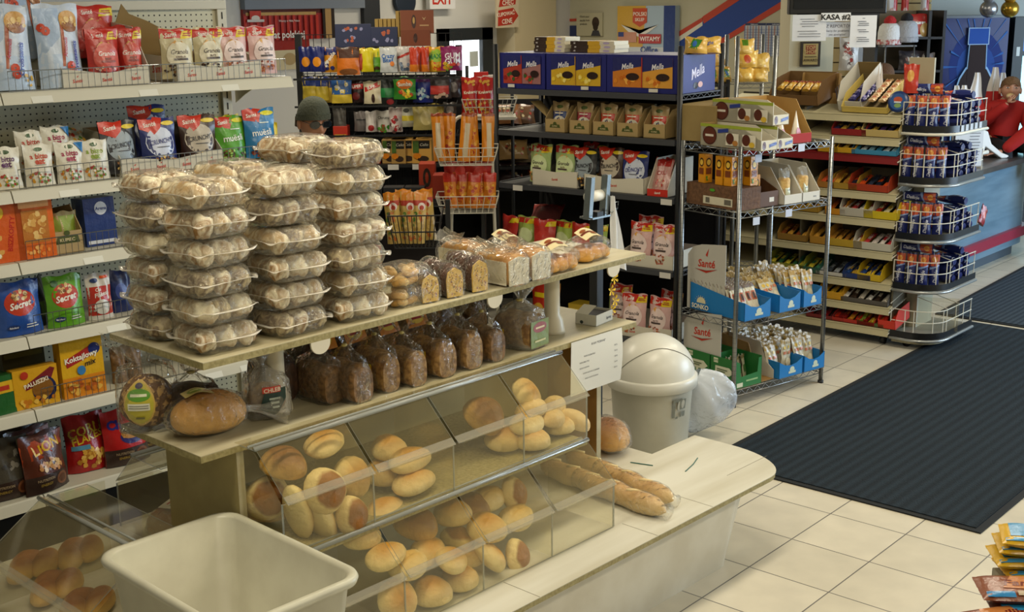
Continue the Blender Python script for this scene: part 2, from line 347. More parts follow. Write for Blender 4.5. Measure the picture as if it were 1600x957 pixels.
# ------------------------------------------------------------------ acrylic bins
def sheet(mb, pts, t, m=None, me=None):        # a thin quad slab with visible edges; pts in order
    a, b, c, d = [Vector(p) for p in pts]; nrm = (b-a).cross(d-a).normalized()*t
    vs = [a, b, c, d, a+nrm, b+nrm, c+nrm, d+nrm]
    mb.add(vs, [(0, 1, 2, 3), (7, 6, 5, 4)], m or ACR()); mb.add(vs, [(0, 4, 5, 1), (1, 5, 6, 2), (2, 6, 7, 3), (3, 7, 4, 0)], me or ACRE())
def bins(name, label, xs, y0, z0, F=B, depth=.30, flip=None, zf=.16, hx=.115, hz=.285, lids=None):
    """row of compartments: front wall at y0, hinge rail at (y0+hx, z0+hz), sloping lids, dividers at xs"""
    e = empty(name, F, (xs[0]+xs[-1])/2, y0, z0, rz=0); tag(e, label, 'bread bin', 'acrylic bread bins')
    o = ((xs[0]+xs[-1])/2, y0, z0); yb = y0+depth; yh, zh = y0+hx, z0+hz
    for i, x in enumerate(xs):
        mb = MB(); pr = [(y0+.003, z0+.002), (yb, z0+.002), (yb, zh-.004), (yh, zh-.004), (y0+.003, z0+zf-.004)]
        mb.prism(pr, x-.0015, x+.0015, ACR(), 'x')
        mb.box(x-.0022, x+.0022, y0+.0005, y0+.004, z0+.002, z0+zf, ACRE())
        local(F, o, mb).obj('divider', e)
    mb = MB(); sheet(mb, [(xs[0], y0, z0+.002), (xs[-1], y0, z0+.002), (xs[-1], y0, z0+zf), (xs[0], y0, z0+zf)], .003); local(F, o, mb).obj('front_wall', e)
    mb = MB(); sheet(mb, [(xs[0], yh-.004, zh), (xs[-1], yh-.004, zh), (xs[-1], yb-.06, zh), (xs[0], yb-.06, zh)], .003); local(F, o, mb).obj('top_cover', e)
    mb = MB(); mb.tube([(xs[0], yh, zh+.006), (xs[-1], yh, zh+.006)], .007, ACRE(), 8); mb.tube([(xs[0], yh+.03, zh+.005), (xs[-1], yh+.03, zh+.005)], .004, ACRE(), 6); local(F, o, mb).obj('hinge_rail', e)
    for i in range(len(xs)-1):
        a, b = xs[i]+.006, xs[i+1]-.006; yl, zl = y0-.017, z0+zf-.002; r = .02
        mb = MB(); d = Vector((0, yl-yh, zl-zh)); L_ = d.length; d.normalize()
        P = [(a, 0), (b, 0)]+[(b-r+r*cos(radians(t)), L_-r+r*sin(radians(t))) for t in (0, 30, 60, 90)]+[(a+r-r*sin(radians(t)), L_-r+r*cos(radians(t))) for t in (0, 30, 60, 90)]
        nv = Vector((0, -d.z, d.y))*-.003
        vs = [Vector((p[0], yh, zh))+d*p[1] for p in P]; vs += [q+nv for q in vs]; n = len(P)
        mb.add(vs, [tuple(range(n)), tuple(range(2*n-1, n-1, -1))], ACR()); mb.add(vs, [(k, (k+1) % n, n+(k+1) % n, n+k) for k in range(n)], ACRE())
        sheet(mb, [tuple(Vector((a, yh, zh))+d*(L_-.028)+nv*1.1), tuple(Vector((b, yh, zh))+d*(L_-.028)+nv*1.1), tuple(Vector((b, yh, zh))+d*(L_-.002)+nv*1.1), tuple(Vector((a, yh, zh))+d*(L_-.002)+nv*1.1)], .002, clear('acr_lip', '#f4f2e8', .16, .6, .08), ACRE())
        local(F, o, mb).obj('lid', e)
    return e
XS = [-2.275, -1.953, -1.63, -1.31, -.99]
bins('bread_bin', 'lower row of clear acrylic bread bins along the platform front', XS, .127, .343)
bins('bread_bin', 'upper row of clear acrylic bread bins just under the bagged loaves', XS, .247, .634, depth=.27)
# end-on bin unit at the left end (faces the other way): frame turned by 90 degrees
BL = Frame(0, 0, -.0319-pi/2)       # local x runs towards -Y of B, local y towards +X
o_ = bins('bread_bin', 'clear acrylic bin unit over the glazed rolls at the left end', [-1.16, -.56], -2.70, .343, F=BL, depth=.40, zf=.165, hx=.18, hz=.295)
BR = Frame(0, 0, -.0319+pi)         # back side of the shelf
bins('bread_bin', 'clear acrylic bin at the back, behind the left end panel', [1.15, 1.60, 2.12], -1.42, .343, F=BR, depth=.36)

# ------------------------------------------------------------------ bread things
def bread_mat(name, top, side, spot=.55, sc=18, lo=.25, hi=1.0):
    key = ('bread', name)
    if key in _mats: return _mats[key]
    m = bpy.data.materials.new('crust_'+name); m.use_nodes = True; nt = m.node_tree; N = nt.nodes; L = nt.links; b = N['Principled BSDF']
    tc = N.new('ShaderNodeTexCoord'); sx = N.new('ShaderNodeSeparateXYZ'); L.new(tc.outputs['Generated'], sx.inputs[0])
    def mth(op, a, b_=None):
        n = N.new('ShaderNodeMath'); n.operation = op
        for i, q in enumerate((a, b_)):
            if q is None: continue
            if isinstance(q, (int, float)): n.inputs[i].default_value = q
            else: L.new(q, n.inputs[i])
        return n.outputs[0]
    dx = mth('SUBTRACT', sx.outputs[0], .5); dy = mth('SUBTRACT', sx.outputs[1], .5)
    r = mth('SQRT', mth('ADD', mth('MULTIPLY', dx, dx), mth('MULTIPLY', dy, dy)))
    nz = N.new('ShaderNodeTexNoise'); nz.inputs['Scale'].default_value = sc; nz.inputs['Detail'].default_value = 5; L.new(tc.outputs['Object'], nz.inputs['Vector'])
    t = mth('ADD', mth('SUBTRACT', mth('MULTIPLY', sx.outputs[2], 1.35), mth('MULTIPLY', r, spot*2)), mth('MULTIPLY', mth('SUBTRACT', nz.outputs[0], .22), 1.0))
    cr = N.new('ShaderNodeValToRGB'); e = cr.color_ramp.elements; e[0].position = lo/1.7; e[0].color = (*srgb(side), 1); e[1].position = hi/1.7; e[1].color = (*srgb(top), 1)
    L.new(mth('DIVIDE', t, 1.7), cr.inputs[0]); L.new(cr.outputs[0], b.inputs['Base Color']); b.inputs['Roughness'].default_value = .48; b.inputs['Specular IOR Level'].default_value = .4
    n2 = N.new('ShaderNodeTexNoise'); n2.inputs['Scale'].default_value = 45; n2.inputs['Detail'].default_value = 6; L.new(tc.outputs['Object'], n2.inputs['Vector'])
    bp = N.new('ShaderNodeBump'); bp.inputs['Strength'].default_value = .8; bp.inputs['Distance'].default_value = .008; L.new(n2.outputs[0], bp.inputs['Height']); L.new(bp.outputs[0], b.inputs['Normal'])
    _mats[key] = m; return m
def blob(rx, ry, rz, m, seed=0, lump=.06, flat=.55, n=20, crease=0, bend=0):
    """round bun: squashed ball, flattened underneath"""
    rnd = random.Random(seed); ph = [rnd.random()*6 for _ in range(6)]
    def fn(u, v):
        a = 2*pi*u; p = pi*(v-.5); x, y, z = cos(a)*cos(p), sin(a)*cos(p), sin(p)
        k = 1+lump*(sin(3*a+ph[0])*cos(p)*.6+sin(2*a+ph[1]+2*z)*.5+sin(5*z+ph[2])*.3)
        x *= k; y *= k; z = z*k if z > 0 else z*flat*k
        if crease: z -= crease*math.exp(-(y/.13)**2)*(1 if z > 0 else 0)
        if bend: y += bend*(x*x-.4)
        return (x*rx, y*ry, z*rz+rz*flat)
    return MB().grid(fn, n, n//2+2, m, True, closeu=True)
BUN_M = {}
BRN = bread_mat('brown', '#965f1a', '#e8d092', .66, 14, .62, .86); GLD = bread_mat('gold', '#bf8a32', '#ead69a', .42, 14, .3, 1.5); PAL = bread_mat('pale', '#d0a858', '#f0e2b4', .35, 10, .4, 1.5)
DRK = bread_mat('dark', '#80521c', '#cda45a', .35, 18, .3, 1.2); SEED = bread_mat('seed', '#d8b87c', '#e6cf9c', .1, 60); BAG_ = bread_mat('baguette', '#c2965a', '#e4cd98', .2, 9, .1, 1.6)
protos = {'round': (blob(.058, .056, .040, BRN, 3).mesh('bun_round'), 'toasted flat roll'),
          'gold': (blob(.060, .054, .040, GLD, 5, .07).mesh('bun_gold'), 'golden roll'),
          'split': (blob(.066, .046, .042, PAL, 8, .05, crease=.12).mesh('bun_split'), 'pale split roll'),
          'oval': (blob(.074, .046, .038, GLD, 9, .05).mesh('bun_oval'), 'oval golden roll'),
          'seed': (blob(.062, .034, .034, SEED, 12, .08, bend=.25).mesh('bun_seed'), 'seeded roll'),
          'dark': (blob(.060, .058, .042, DRK, 14).mesh('bun_dark'), 'dark roll')}
def bun(kind, px, py, Y, rz=0, rx=0, ry=0, where='', sc=1., zmin=None):
    me, words_ = protos[kind]; o = bpy.data.objects.new('bread_roll', me); link(o)
    p = B.at(px, py, Y=Y); z = p.z-.02*sc
    if zmin is not None: z = max(z, zmin)
    place(o, B, p.x, p.y, z, rz, rx, ry, sc); tag(o, words_+', '+where, 'bread roll', 'loose rolls in the bread bins'); return o
U = .34
for a in [('oval', 505, 697, .42, .5, .1, 0, 'topmost in the first upper bin'), ('gold', 538, 738, .39, 0, 1.1, .5, 'standing right of the toasted one in the first upper bin'),
          ('round', 498, 755, .32, 0, 1.30, 0, 'its toasted disc facing out in the middle of the first upper bin', 1.03), ('round', 538, 796, .31, .2, 1.35, .1, 'lowest right in the first upper bin, toasted disc facing out', .92),
          ('oval', 488, 812, .32, .3, .3, 1.15, 'standing upright at the bottom of the first upper bin'), ('oval', 452, 795, .34, .2, .2, 1.35, 'leaning by the left divider of the first upper bin'),
          ('round', 412, 765, .47, 0, 1.2, -.9, 'at the left end of the first upper bin, turned sideways'), ('dark', 440, 728, .41, .3, .3, 0, 'ribbed dark one at the back left of the first upper bin'),
          ('dark', 412, 796, .50, .3, .2, 0, 'lowest at the dark left back of the first upper bin'),
          ('gold', 605, 703, .46, 0, .3, 0, 'at the back of the second upper bin', .9), ('oval', 638, 722, .38, .2, .15, 0, 'upper of the two at the front of the second upper bin'),
          ('oval', 645, 757, .34, .2, .1, 0, 'lower of the two at the front of the second upper bin'), ('gold', 600, 742, .44, 0, .2, 0, 'behind the front pair of the second upper bin'),
          ('dark', 750, 648, .45, 0, .7, 0, 'alone high at the back of the third upper bin', 1.1), ('gold', 782, 688, .40, 0, .3, 0, 'low beside the divider of the third upper bin'),
          ('gold', 812, 615, .44, .5, .9, 0, 'topmost in the fourth upper bin'), ('seed', 828, 640, .38, 0, .2, 0, 'first of the seeded ones from the left in the fourth upper bin'),
          ('seed', 862, 636, .42, .3, .2, 0, 'furthest back of the seeded ones in the fourth upper bin'), ('seed', 858, 655, .36, .3, .4, .2, 'middle of the seeded ones in the fourth upper bin'),
          ('seed', 890, 655, .37, -.6, .3, .5, 'last of the seeded ones, by the right wall of the fourth upper bin'), ('split', 822, 667, .36, .1, .1, 0, 'whitish one across the front of the fourth upper bin'),
          ('gold', 830, 693, .33, 0, .15, 0, 'lowest one by the divider in the fourth upper bin', .95), ('gold', 872, 683, .36, 0, .1, 0, 'lowest one at the right in the fourth upper bin', .85)]:
    bun(a[0], a[1], a[2], a[3], a[4], a[5], a[6], a[7], (a[8] if len(a) > 8 else 1.)*1.16, zmin=.637)
for a in [('oval', 600, 800, .33, .3, .1, 0, 'at the hidden back of the first lower bin'), ('gold', 560, 838, .30, 0, .3, 0, 'high in the first lower bin by the rail'), ('dark', 648, 822, .33, 0, .3, 0, 'brown one at the back left of the second lower bin', 1.1),
          ('oval', 600, 872, .22, .3, .2, 0, 'right behind the tub in the first lower bin'), ('oval', 662, 862, .27, .4, .5, 0, 'ribbed one high in the second lower bin'), ('split', 635, 888, .21, .2, .2, 0, 'white-dusted one left in the second lower bin', 1.05),
          ('oval', 698, 878, .20, .6, .5, .2, 'split golden one in the middle of the second lower bin', 1.05), ('gold', 672, 928, .19, 0, .2, 0, 'lowest left one in the second lower bin', 1.05), ('gold', 716, 908, .20, .3, .2, 0, 'lowest right one in the second lower bin', 1.0),
          ('gold', 612, 930, .20, 0, 1.0, 0, 'pale one at the bottom of the first lower bin', 1.05), ('gold', 705, 805, .33, 0, .2, 0, 'at the back of the second lower bin, under the rail', 1.05),
          ('round', 712, 842, .30, 0, .3, 0, 'with a dark spot, middle back of the second lower bin', .85), ('round', 792, 765, .33, .2, 1.25, .3, 'showing its dark underside high in the third lower bin'),
          ('split', 760, 782, .34, 0, .3, 0, 'left of the dark underside one in the third lower bin'), ('dark', 735, 795, .34, 0, .3, 0, 'brown one by the divider at the back of the third lower bin'),
          ('gold', 757, 828, .24, .1, .3, 0, 'big golden one pressed to the front of the third lower bin', 1.1), ('split', 803, 812, .26, .1, .3, 0, 'pale topped one at the right of the third lower bin', 1.05),
          ('gold', 755, 872, .20, 1.2, .9, 0, 'standing upright at the bottom of the third lower bin'), ('round', 797, 862, .21, .2, 1.25, .4, 'leaning, toasted disc outwards, at the bottom of the third lower bin', .95), ('gold', 727, 872, .26, 0, .2, 0, 'half hidden by the divider between second and third lower bins', .9)]:
    bun(a[0], a[1], a[2], a[3], a[4], a[5], a[6], a[7], (a[8] if len(a) > 8 else 1.)*1.08, zmin=.347)
# braided rolls on the deck at the left end
def braid(seed):
    mb = MB(); gm = bread_mat('glaze', '#8e4e14', '#e4b868', .5, 9, .4, 1.1)
    for k, (ox, oy, an, sx) in enumerate([(-.034, .010, .62, 1.0), (.036, -.010, .50, 1.05)]):
        b = blob(.066*sx, .036, .042, gm, seed+k, .03, n=22, bend=.18); b.v = [(x*cos(an)-y*sin(an)+ox, x*sin(an)+y*cos(an)+oy, z) for x, y, z in b.v]; mb.add(b.v, b.f, gm, True)
    b = blob(.062, .030, .046, gm, seed+7, .03, n=20, bend=-.22); b.v = [(x+.0, y+.024, z) for x, y, z in b.v]; mb.add(b.v, b.f, gm, True)
    return mb.mesh('braided_roll')
bm_ = braid(4)
for px, py, rz, wd in [(52, 893, .15, 'furthest left of the four'), (125, 872, .35, 'furthest back of the four'), (88, 926, .2, 'in the middle of the four'), (135, 955, .1, 'nearest of the four, cut by the picture edge')]:
    o = bpy.data.objects.new('braided_roll', bm_); link(o); p = B.at(px, py, Z=.36); place(o, B, p.x, p.y, .3432, rz+.1, sc=1.12)
    tag(o, 'glossy twisted roll at the left end, '+wd, 'bread roll', 'glazed twisted rolls')
def baguette(name, pts, r, label):
    mb = MB(); P = [Vector(p) for p in pts]; N_ = 26; path = []
    for i in range(N_):
        t = i/(N_-1)*(len(P)-1); k = min(int(t), len(P)-2); f = t-k; path.append(P[k].lerp(P[k+1], f)+Vector((0, 0, .003*sin(i*.9))))
    tp = [max(.08, 1-(1-min(1, min(i, N_-1-i)/2.6))**2.2)*(1+.06*sin(i*1.3)) for i in range(N_)]
    c = P[0].lerp(P[-1], .5); a = math.atan2((P[-1]-P[0]).y, (P[-1]-P[0]).x)
    Mi = (Matrix.Translation(c) @ Matrix.Rotation(a, 4, 'Z')).inverted()
    mb.tube([Mi @ q for q in path], r, BAG_, 14, taper=tp)
    for i in range(3, N_-3, 4):
        q = Mi @ path[i]; mb.tube([q+Vector((-.022, -.012, r*.93)), q+Vector((0, 0, r*1.0)), q+Vector((.022, .012, r*.93))], .006, M('#e6cf98', .7, bump=.3, scale=60), 6)
    o = mb.obj(name); place(o, B, c.x, c.y, c.z, a); tag(o, label, 'baguette', 'baguettes')
    wb = MB(); k0 = N_//3; wb.tube([Mi @ path[i] for i in range(k0, N_)]+[Mi @ (path[-1]+(path[-1]-path[-3])*.25)], r*1.10, WRAP(), 16, taper=[max(.5, t) for t in tp[k0:]]+[.7]); wb.obj('film_wrap', o); return o
p0 = B.at(845, 725, Z=.385); p1 = B.at(1040, 800, Z=.375)
baguette('baguette', [p0, p1], .038, 'front long baguette in clear film, poking out of the last lower bin')
q0 = B.at(885, 712, Z=.385); q1 = B.at(1052, 782, Z=.375)
baguette('baguette', [q0, q1], .036, 'rear long baguette, lying behind the other one on the platform')
# ------------------------------------------------------------------ clear pastry boxes in six stacks
def sup(a, n=4.0):
    c, s_ = cos(a), sin(a); return abs(c)**(2/n)*(1 if c > 0 else -1), abs(s_)**(2/n)*(1 if s_ > 0 else -1)
def ring(mb, levels, hx, hy, m, n=56, rib=.012, ribs=14, capb=True, capt=False, seed=0):
    vs = []; fs = []
    for sc_, z, rb in levels:
        for k in range(n):
            a = 2*pi*k/n; x, y = sup(a, 5); q = 1+rb*rib*(1 if k % 4 < 2 else -1)
            vs.append((x*hx*sc_*q, y*hy*sc_*q, z))
    for i in range(len(levels)-1):
        for k in range(n): fs.append((i*n+k, i*n+(k+1) % n, (i+1)*n+(k+1) % n, (i+1)*n+k))
    if capb: fs.append(tuple(range(n))[::-1])
    if capt: fs.append(tuple((len(levels)-1)*n+k for k in range(n)))
    mb.add(vs, fs, m, True)
SUG = M('#96703e', .6, kind='mottled', k2='#efe7d0', scale=26, bump=.5); SUG2 = M('#ab8a56', .6, kind='mottled', k2='#efe7d0', scale=20, bump=.5); CHO = M('#5a3f24', .6, kind='mottled', k2='#d4c39c', scale=24, bump=.5)
def pastry(seed, m, hx=.030, hy=.078, hz=.026):
    rnd = random.Random(seed); p = [rnd.random()*6 for _ in range(5)]; o = Vector((seed*3.1, seed*1.7, 0))
    def fn(u, v):
        a = 2*pi*u; t = 2*v-1; e = max(0, 1-abs(t)**7)**.5; d = Vector((cos(a)*hx, t*hy, sin(a)*hz))
        k = 1+.40*noise.noise(d*34+o)+.22*noise.noise(d*80+o)
        return (cos(a)*hx*k*(.03+.97*e)+.006*sin(4*t+p[2]), t*hy*(1+.06*k), sin(a)*hz*k*(.03+.97*e)+hz)
    return MB().grid(fn, 22, 22, m, True, closeu=True)
def clamshell(seed, mats_):
    e = empty('pastry_box')
    mb = MB(); ring(mb, [(.84, .002, 0), (.86, .006, 1), (.93, .020, 1), (.97, .034, .4), (1.0, .036, 0)], .098, .092, CLAM()); base = mb.obj('base', e)
    mb = MB(); ring(mb, [(.97, .0372, 0), (.95, .045, 1), (.90, .058, 1), (.84, .066, .6), (.78, .0690, 0)], .098, .092, CLAM(), capb=False, capt=True); mb.obj('lid', e)
    mb = MB(); n = 40; vs = []
    for sc_, z in ((.985, .0364), (1.10, .0375), (1.10, .0355), (.985, .0348)):
        for k in range(n):
            x, y = sup(2*pi*k/n, 6); vs.append((x*.098*sc_, y*.092*sc_, z+(.004*sin(k*.9+seed) if sc_ > 1 else 0)))
    mb.add(vs, [(i*n+k, i*n+(k+1) % n, ((i+1) % 4)*n+(k+1) % n, ((i+1) % 4)*n+k) for i in range(4) for k in range(n)], clear('rim', '#f6f3ea', .34, .8, .1, hazecol='#fffaf0'), True)
    mb.obj('rim', e)
    for k, x in enumerate((-.056, 0, .056)):
        p = pastry(seed*3+k, mats_[k % len(mats_)], .031, .080, .029).obj('pastry', e); p.location = (x, 0, .004); p.rotation_euler = (0, 0, .06*sin(seed+k*2))
    return e
cl = [clamshell(1, (SUG, SUG2)), clamshell(2, (SUG2, CHO)), clamshell(5, (CHO, SUG)), clamshell(7, (SUG, SUG))]
used = set()
stacks = [(-2.255, .545, 6, 'front left'), (-2.015, .535, 6, 'front middle'), (-1.775, .53, 7, 'front right'),
          (-2.255, .775, 6, 'back left'), (-2.015, .765, 6, 'back middle'), (-1.775, .76, 7, 'back right')]
ORD = ['bottom one', 'second from the bottom', 'third from the bottom', 'fourth from the bottom', 'fifth from the bottom', 'sixth from the bottom', 'seventh from the bottom']
rnd = random.Random(11)
for si, (x, y, n_, nm) in enumerate(stacks):
    for k in range(n_):
        j = (si*2+k) % 4; o = cl[j] if j not in used else dup(cl[j]); used.add(j)
        pitch = (.0795, .0805, .0765)[si % 3]; o.scale = (1, 1, 1.08)
        place(o, B, x+rnd.uniform(-.006, .006), y+rnd.uniform(-.005, .005), TZ+.0005+k*pitch, rnd.choice((0, pi))+rnd.uniform(-.07, .07), rnd.uniform(-.01, .01))
        w_ = ORD[k] if k < n_-1 else 'topmost'
        tag(o, f'clear box of sugared rolls, {w_} in the {nm} stack', 'pastry box', 'stacked pastry boxes')
# cookies boxes
CK = M('#c89a52', .6, kind='mottled', k2='#e3c382', scale=30, bump=.3); JAM = M('#3d2430', .3)
def cookie_box(k):
    e = empty('cookie_box'); mb = MB(); ring(mb, [(.9, .002, 0), (.95, .03, 1), (1.0, .034, 0)], .075, .07, CLAM()); mb.obj('base', e)
    mb = MB(); ring(mb, [(.99, .0345, 0), (.95, .05, 1), (.86, .062, 0)], .075, .07, CLAM(), capb=False, capt=True); mb.obj('lid', e)
    for i in range(3):
        for j in range(2):
            mb = MB(); mb.tube([(.017*cos(t), .017*sin(t), .012+.004*sin(2*t)) for t in [2*pi*q/14 for q in range(14)]], .011, CK, 8, closed=True); mb.lathe([(.001, .004), (.009, .008), (.009, .013), (.001, .016)], JAM, 10)
            for lvl in range(2):
                if lvl and (i+j+k) % 2: continue
                o = mb.obj('cookie', e); o.location = (-.043+i*.043, -.028+j*.05, .004+lvl*.025); o.rotation_euler = (.2*lvl, .15*(i-1), i)
    return e
for k, w_ in enumerate(('lower', 'upper')):
    o = cookie_box(k); place(o, B, -1.565, .525, TZ+.0005+k*.0645, .1*k); tag(o, f'clear box of jam ring cookies beside the tall pastry stacks, {w_} of two', 'cookie box', 'cookie boxes')

# ------------------------------------------------------------------ bagged breads
def loaf(w, d, h, m, seed=0, slices=0, dome=.35):
    rnd = random.Random(seed); p = [rnd.random()*6 for _ in range(4)]
    def fn(u, v):                       # v along depth (y), u around section
        a = 2*pi*u; c, s_ = sup(a, 3.4); t = 2*v-1; e = max(0, 1-abs(t)**10)**.5; e = .9+.1*e if abs(t) < .999 else .88
        z = s_*.5; x = c*.5*(1+.05*sin(3*t+p[0])); 
        if z > 0: z = z*(1+dome*.3*(1-abs(c)))*(1+.05*sin(5*t+p[1]))
        g = (1-.012*(int(v*slices) % 2)) if slices else 1
        return (x*w*e*g, t*d/2, (z+.5)*h*e*g)
    mb = MB(); nv = max(10, slices); mb.grid(fn, 28, nv, m, True, closeu=True); n = 28
    for j in (0, nv): 
        ids = [fn(i/n, j/nv) for i in range(n)]; mb.add(ids, [tuple(range(n)) if j else tuple(range(n))[::-1]], m, False)
    return mb
def bag(w, d, h, neck, flare, m, seed=0, lean=(0, 0), tw=.16):
    """clear bag around w x d x h, gathered at height neck, frilled up to flare"""
    rnd = random.Random(seed); ph = rnd.random()*6
    lv = [(1.04, 1.04, 0), (1.08, 1.06, .12*h), (1.08, 1.06, .55*h), (1.04, 1.03, .92*h), (.85, .8, h+.25*(neck-h)), (.5, .5, h+.6*(neck-h)), (tw, tw, neck), (tw*1.6, tw*1.5, neck+.25*(flare-neck)), (.6, .45, neck+.7*(flare-neck)), (.85, .55, flare)]
    n = 36; vs = []; N_ = len(lv)
    for i, (sx, sy, z) in enumerate(lv):
        k0 = max(0, (z-h)/(flare-h+1e-6))
        for k in range(n):
            a = 2*pi*k/n; x, y = sup(a, 3.2 if i < 5 else 2.0); wob = 1+(.02 if i < 4 else .14)*sin(9*a+ph+i*.6)+(.02 if i < 4 else .08)*sin(5*a-ph)
            zz = z+(.012*sin(4*a+ph) if i == N_-1 else .004*sin(7*a+ph*2) if i > 3 else 0)
            vs.append((x*w/2*sx*wob+lean[0]*k0, y*d/2*sy*wob+lean[1]*k0, max(.0005, zz)))
    fs = [(i*n+k, i*n+(k+1) % n, (i+1)*n+(k+1) % n, (i+1)*n+k) for i in range(N_-1) for k in range(n)]+[tuple(range(n))[::-1]]
    return MB().add(vs, fs, m, True)
RYE = M('#5f4424', .55, kind='mottled', k2='#856238', scale=70, bump=.4); RYE2 = M('#775631', .55, kind='mottled', k2='#a07d4a', scale=60, bump=.4); DRY = M('#3a2415', .5, kind='mottled', k2='#553620', scale=50, bump=.4)
TAG_O = film('#d8861e'); TAG_R = film('#b82a1c'); TAG_Y = film('#d9bb2a')
def bagged_loaf(label, x, y, w, d, h, m, seed, rz=0, lab=None, neck=.055, flare=.10, slices=14, wrap=None, z=MZ):
    e = empty('bagged_bread', B, x, y, z+.0005, rz); tag(e, label, 'bread', 'bagged breads on the middle board')
    loaf(w, d, h, m, seed, slices).obj('bread', e).location = (0, 0, .002)
    bag(w, d, h, h+neck, h+flare, wrap or WRAP(), seed, (.008*sin(seed), -.01)).obj('bag', e)
    t = MB().lathe([(w*.09, h+neck-.004), (w*.11, h+neck), (w*.09, h+neck+.004)], M('#c9b86a', .5), 10); t.obj('twist_tie', e)
    if lab == 'orange':
        mb = MB(); S_ = lambda u, v, off: (u*w*.46, -d*.46-off-.03*(1-v), h*.90+v*.060)
        mb.grid(lambda u, v: S_(2*u-1, v, 0), 6, 4, TAG_O, True); mb.decal(S_, (w*.46, .060), [('e', 0, .45, .7, .3, '#e8c23a'), ('r', -.5, .38, .5, .55, '#a52418')]); mb.obj('paper_tag', e)
    if lab == 'side':
        mb = MB(); S_ = lambda u, v, off: (w*.55+off, -d*.30+u*.016, .01+v*h*.85)
        mb.grid(lambda u, v: S_(2*u-1, v, 0), 3, 5, TAG_Y, True); mb.decal(S_, (.016, h*.85), [('r', -1, .62, 1, .95, '#b82a1c'), ('e', 0, .3, .7, .12, '#efe6b8')]); mb.obj('paper_tag', e)
    if lab == 'green':
        mb = MB(); S_ = lambda u, v, off: (u*w*.40, -d*.54-off, h*.08+v*h*.82)
        mb.grid(lambda u, v: S_(2*u-1, v, 0), 6, 4, film('#6f7f2c'), True); mb.decal(S_, (w*.4, h*.8), [('e', 0, .74, .75, .2, '#8d2a1a'), ('r', -.5, .70, .5, .77, '#d9c9a0'), ('r', -.6, .2, .6, .27, '#c9c28c')]); mb.obj('label', e)
    return e
LB = [(522, 633, .088, 'leftmost of the front row, plain bag', RYE, None), (566, 632, .088, 'second of the front row, yellow strip on its side', RYE, 'side'), (612, 615, .080, 'third of the front row', RYE2, None),
      (654, 606, .080, 'fourth of the front row, red and yellow strip on its side', RYE2, 'side'), (698, 592, .088, 'fifth of the front row', RYE2, None), (741, 579, .082, 'sixth of the front row, pale slices', RYE2, None), (778, 567, .080, 'seventh of the front row, beside the green label bag', RYE, 'side')]
for i, (px, py, w_, nm, m, lab) in enumerate(LB):
    p = B.at(px, py, Z=MZ); bagged_loaf('bagged sliced brown bread, '+nm, p.x+.01, p.y+.085, w_, .16, .108+.006*(i % 3), m, i+1, .04*sin(i*2), lab)
p = B.at(832, 549, Z=MZ); bagged_loaf('large bag of round brown bread with a green label, right end of the front row', p.x+.03, p.y+.085, .13, .16, .115, RYE2, 21, .1, 'green', .05, .11, 0, WRAPH())
for i, (x, m, lab, nm) in enumerate([(-1.82, DRY, 'orange', 'leftmost orange tag of the rear row'), (-1.70, RYE, 'orange', 'second orange tag of the rear row'), (-1.56, RYE2, 'orange', 'third orange tag of the rear row'), (-1.43, RYE2, 'orange', 'fourth of the rear row'), (-1.28, RYE, None, 'fifth of the rear row, hazy bag'), (-1.12, DRK if False else RYE, None, 'sixth of the rear row, hazy bag')]):
    bagged_loaf('bagged brown bread, '+nm, x, .69, .10, .12, .158, m, 40+i, .1*sin(i), lab, .035, .07, 10)
for i, (px, py, s_, nm) in enumerate([(425, 585, .14, 'dark rye bread standing in the shade behind the labelled one'), (480, 575, .13, 'dark rye bread in the shade left of the bagged row'), (300, 605, .11, 'very dark tall bread behind the seeded loaf')]):
    p = B.at(px, py, Y=.70); bagged_loaf(nm, p.x, .70, .11, .13, s_, DRY, 60+i, .3*i, None, .04, .07, 0)
# seeded oval loaf with the yellow-green label
def oval_loaf(label, F, x, y, z, rx, ry, rz_, m, rot, seed, tilt=(0, 0), bagdir=None, hull=1.06, parts=None, flat=.7, cat_group='bagged breads on the middle board'):
    e = empty('bagged_bread', F, x, y, z, rot); tag(e, label, 'bread', cat_group)
    b = blob(rx, ry, rz_, m, seed, .04, flat, 26, bend=0); b.obj('bread', e).rotation_euler = (tilt[0], tilt[1], 0)
    rnd = random.Random(seed); ph = rnd.random()*6
    def fn(u, v):
        a = 2*pi*u
        if v < .62: p_ = pi*(v/.62*.84-.5); X = cos(a)*cos(p_); Y = sin(a)*cos(p_); Z = sin(p_); k = hull*(1+.03*sin(7*a+ph)); return (Z*rx*k*1.04, Y*ry*k, max(-.001, X*rz_*k*(1 if X > 0 else flat)+rz_*flat))
        t = (v-.62)/.38; r = (.22*(1-t)+.95*t*t)*(1+.18*sin(6*a+ph)); ln = rx*(1.02+.9*t)
        return (ln, sin(a)*ry*r, max(.0, cos(a)*rz_*r*.6+rz_*flat*(1-.5*t)))
    MB().grid(lambda u, v: fn(u, v*.62), 30, 14, WRAP(), True, closeu=True).obj('bag', e)
    MB().grid(lambda u, v: fn(u, .62+v*.38), 30, 10, clear('bag_neck', '#fbf9f4', .22, .95, .07, bump=1.0, scale=40, base=.12), True, closeu=True).obj('bag_neck', e)
    return e
p = B.at(247, 675, Z=MZ)
e = empty('bagged_bread', B, p.x+.01, p.y+.06, MZ+.001, -.45, sc=1.28); tag(e, 'seeded brown loaf standing in its bag with an oval yellow-green label', 'bread', 'bagged breads on the middle board')
SEEDY = M('#6d4a28', .6, kind='crumb', k2='#c39a56', scale=75, bump=.8)
bb = blob(.062, .050, .066, SEEDY, 31, .03, .85, 24); bb.obj('bread', e)
bag(.125, .10, .135, .155, .215, WRAP(), 33, (-.04, .0), .3).obj('bag', e)
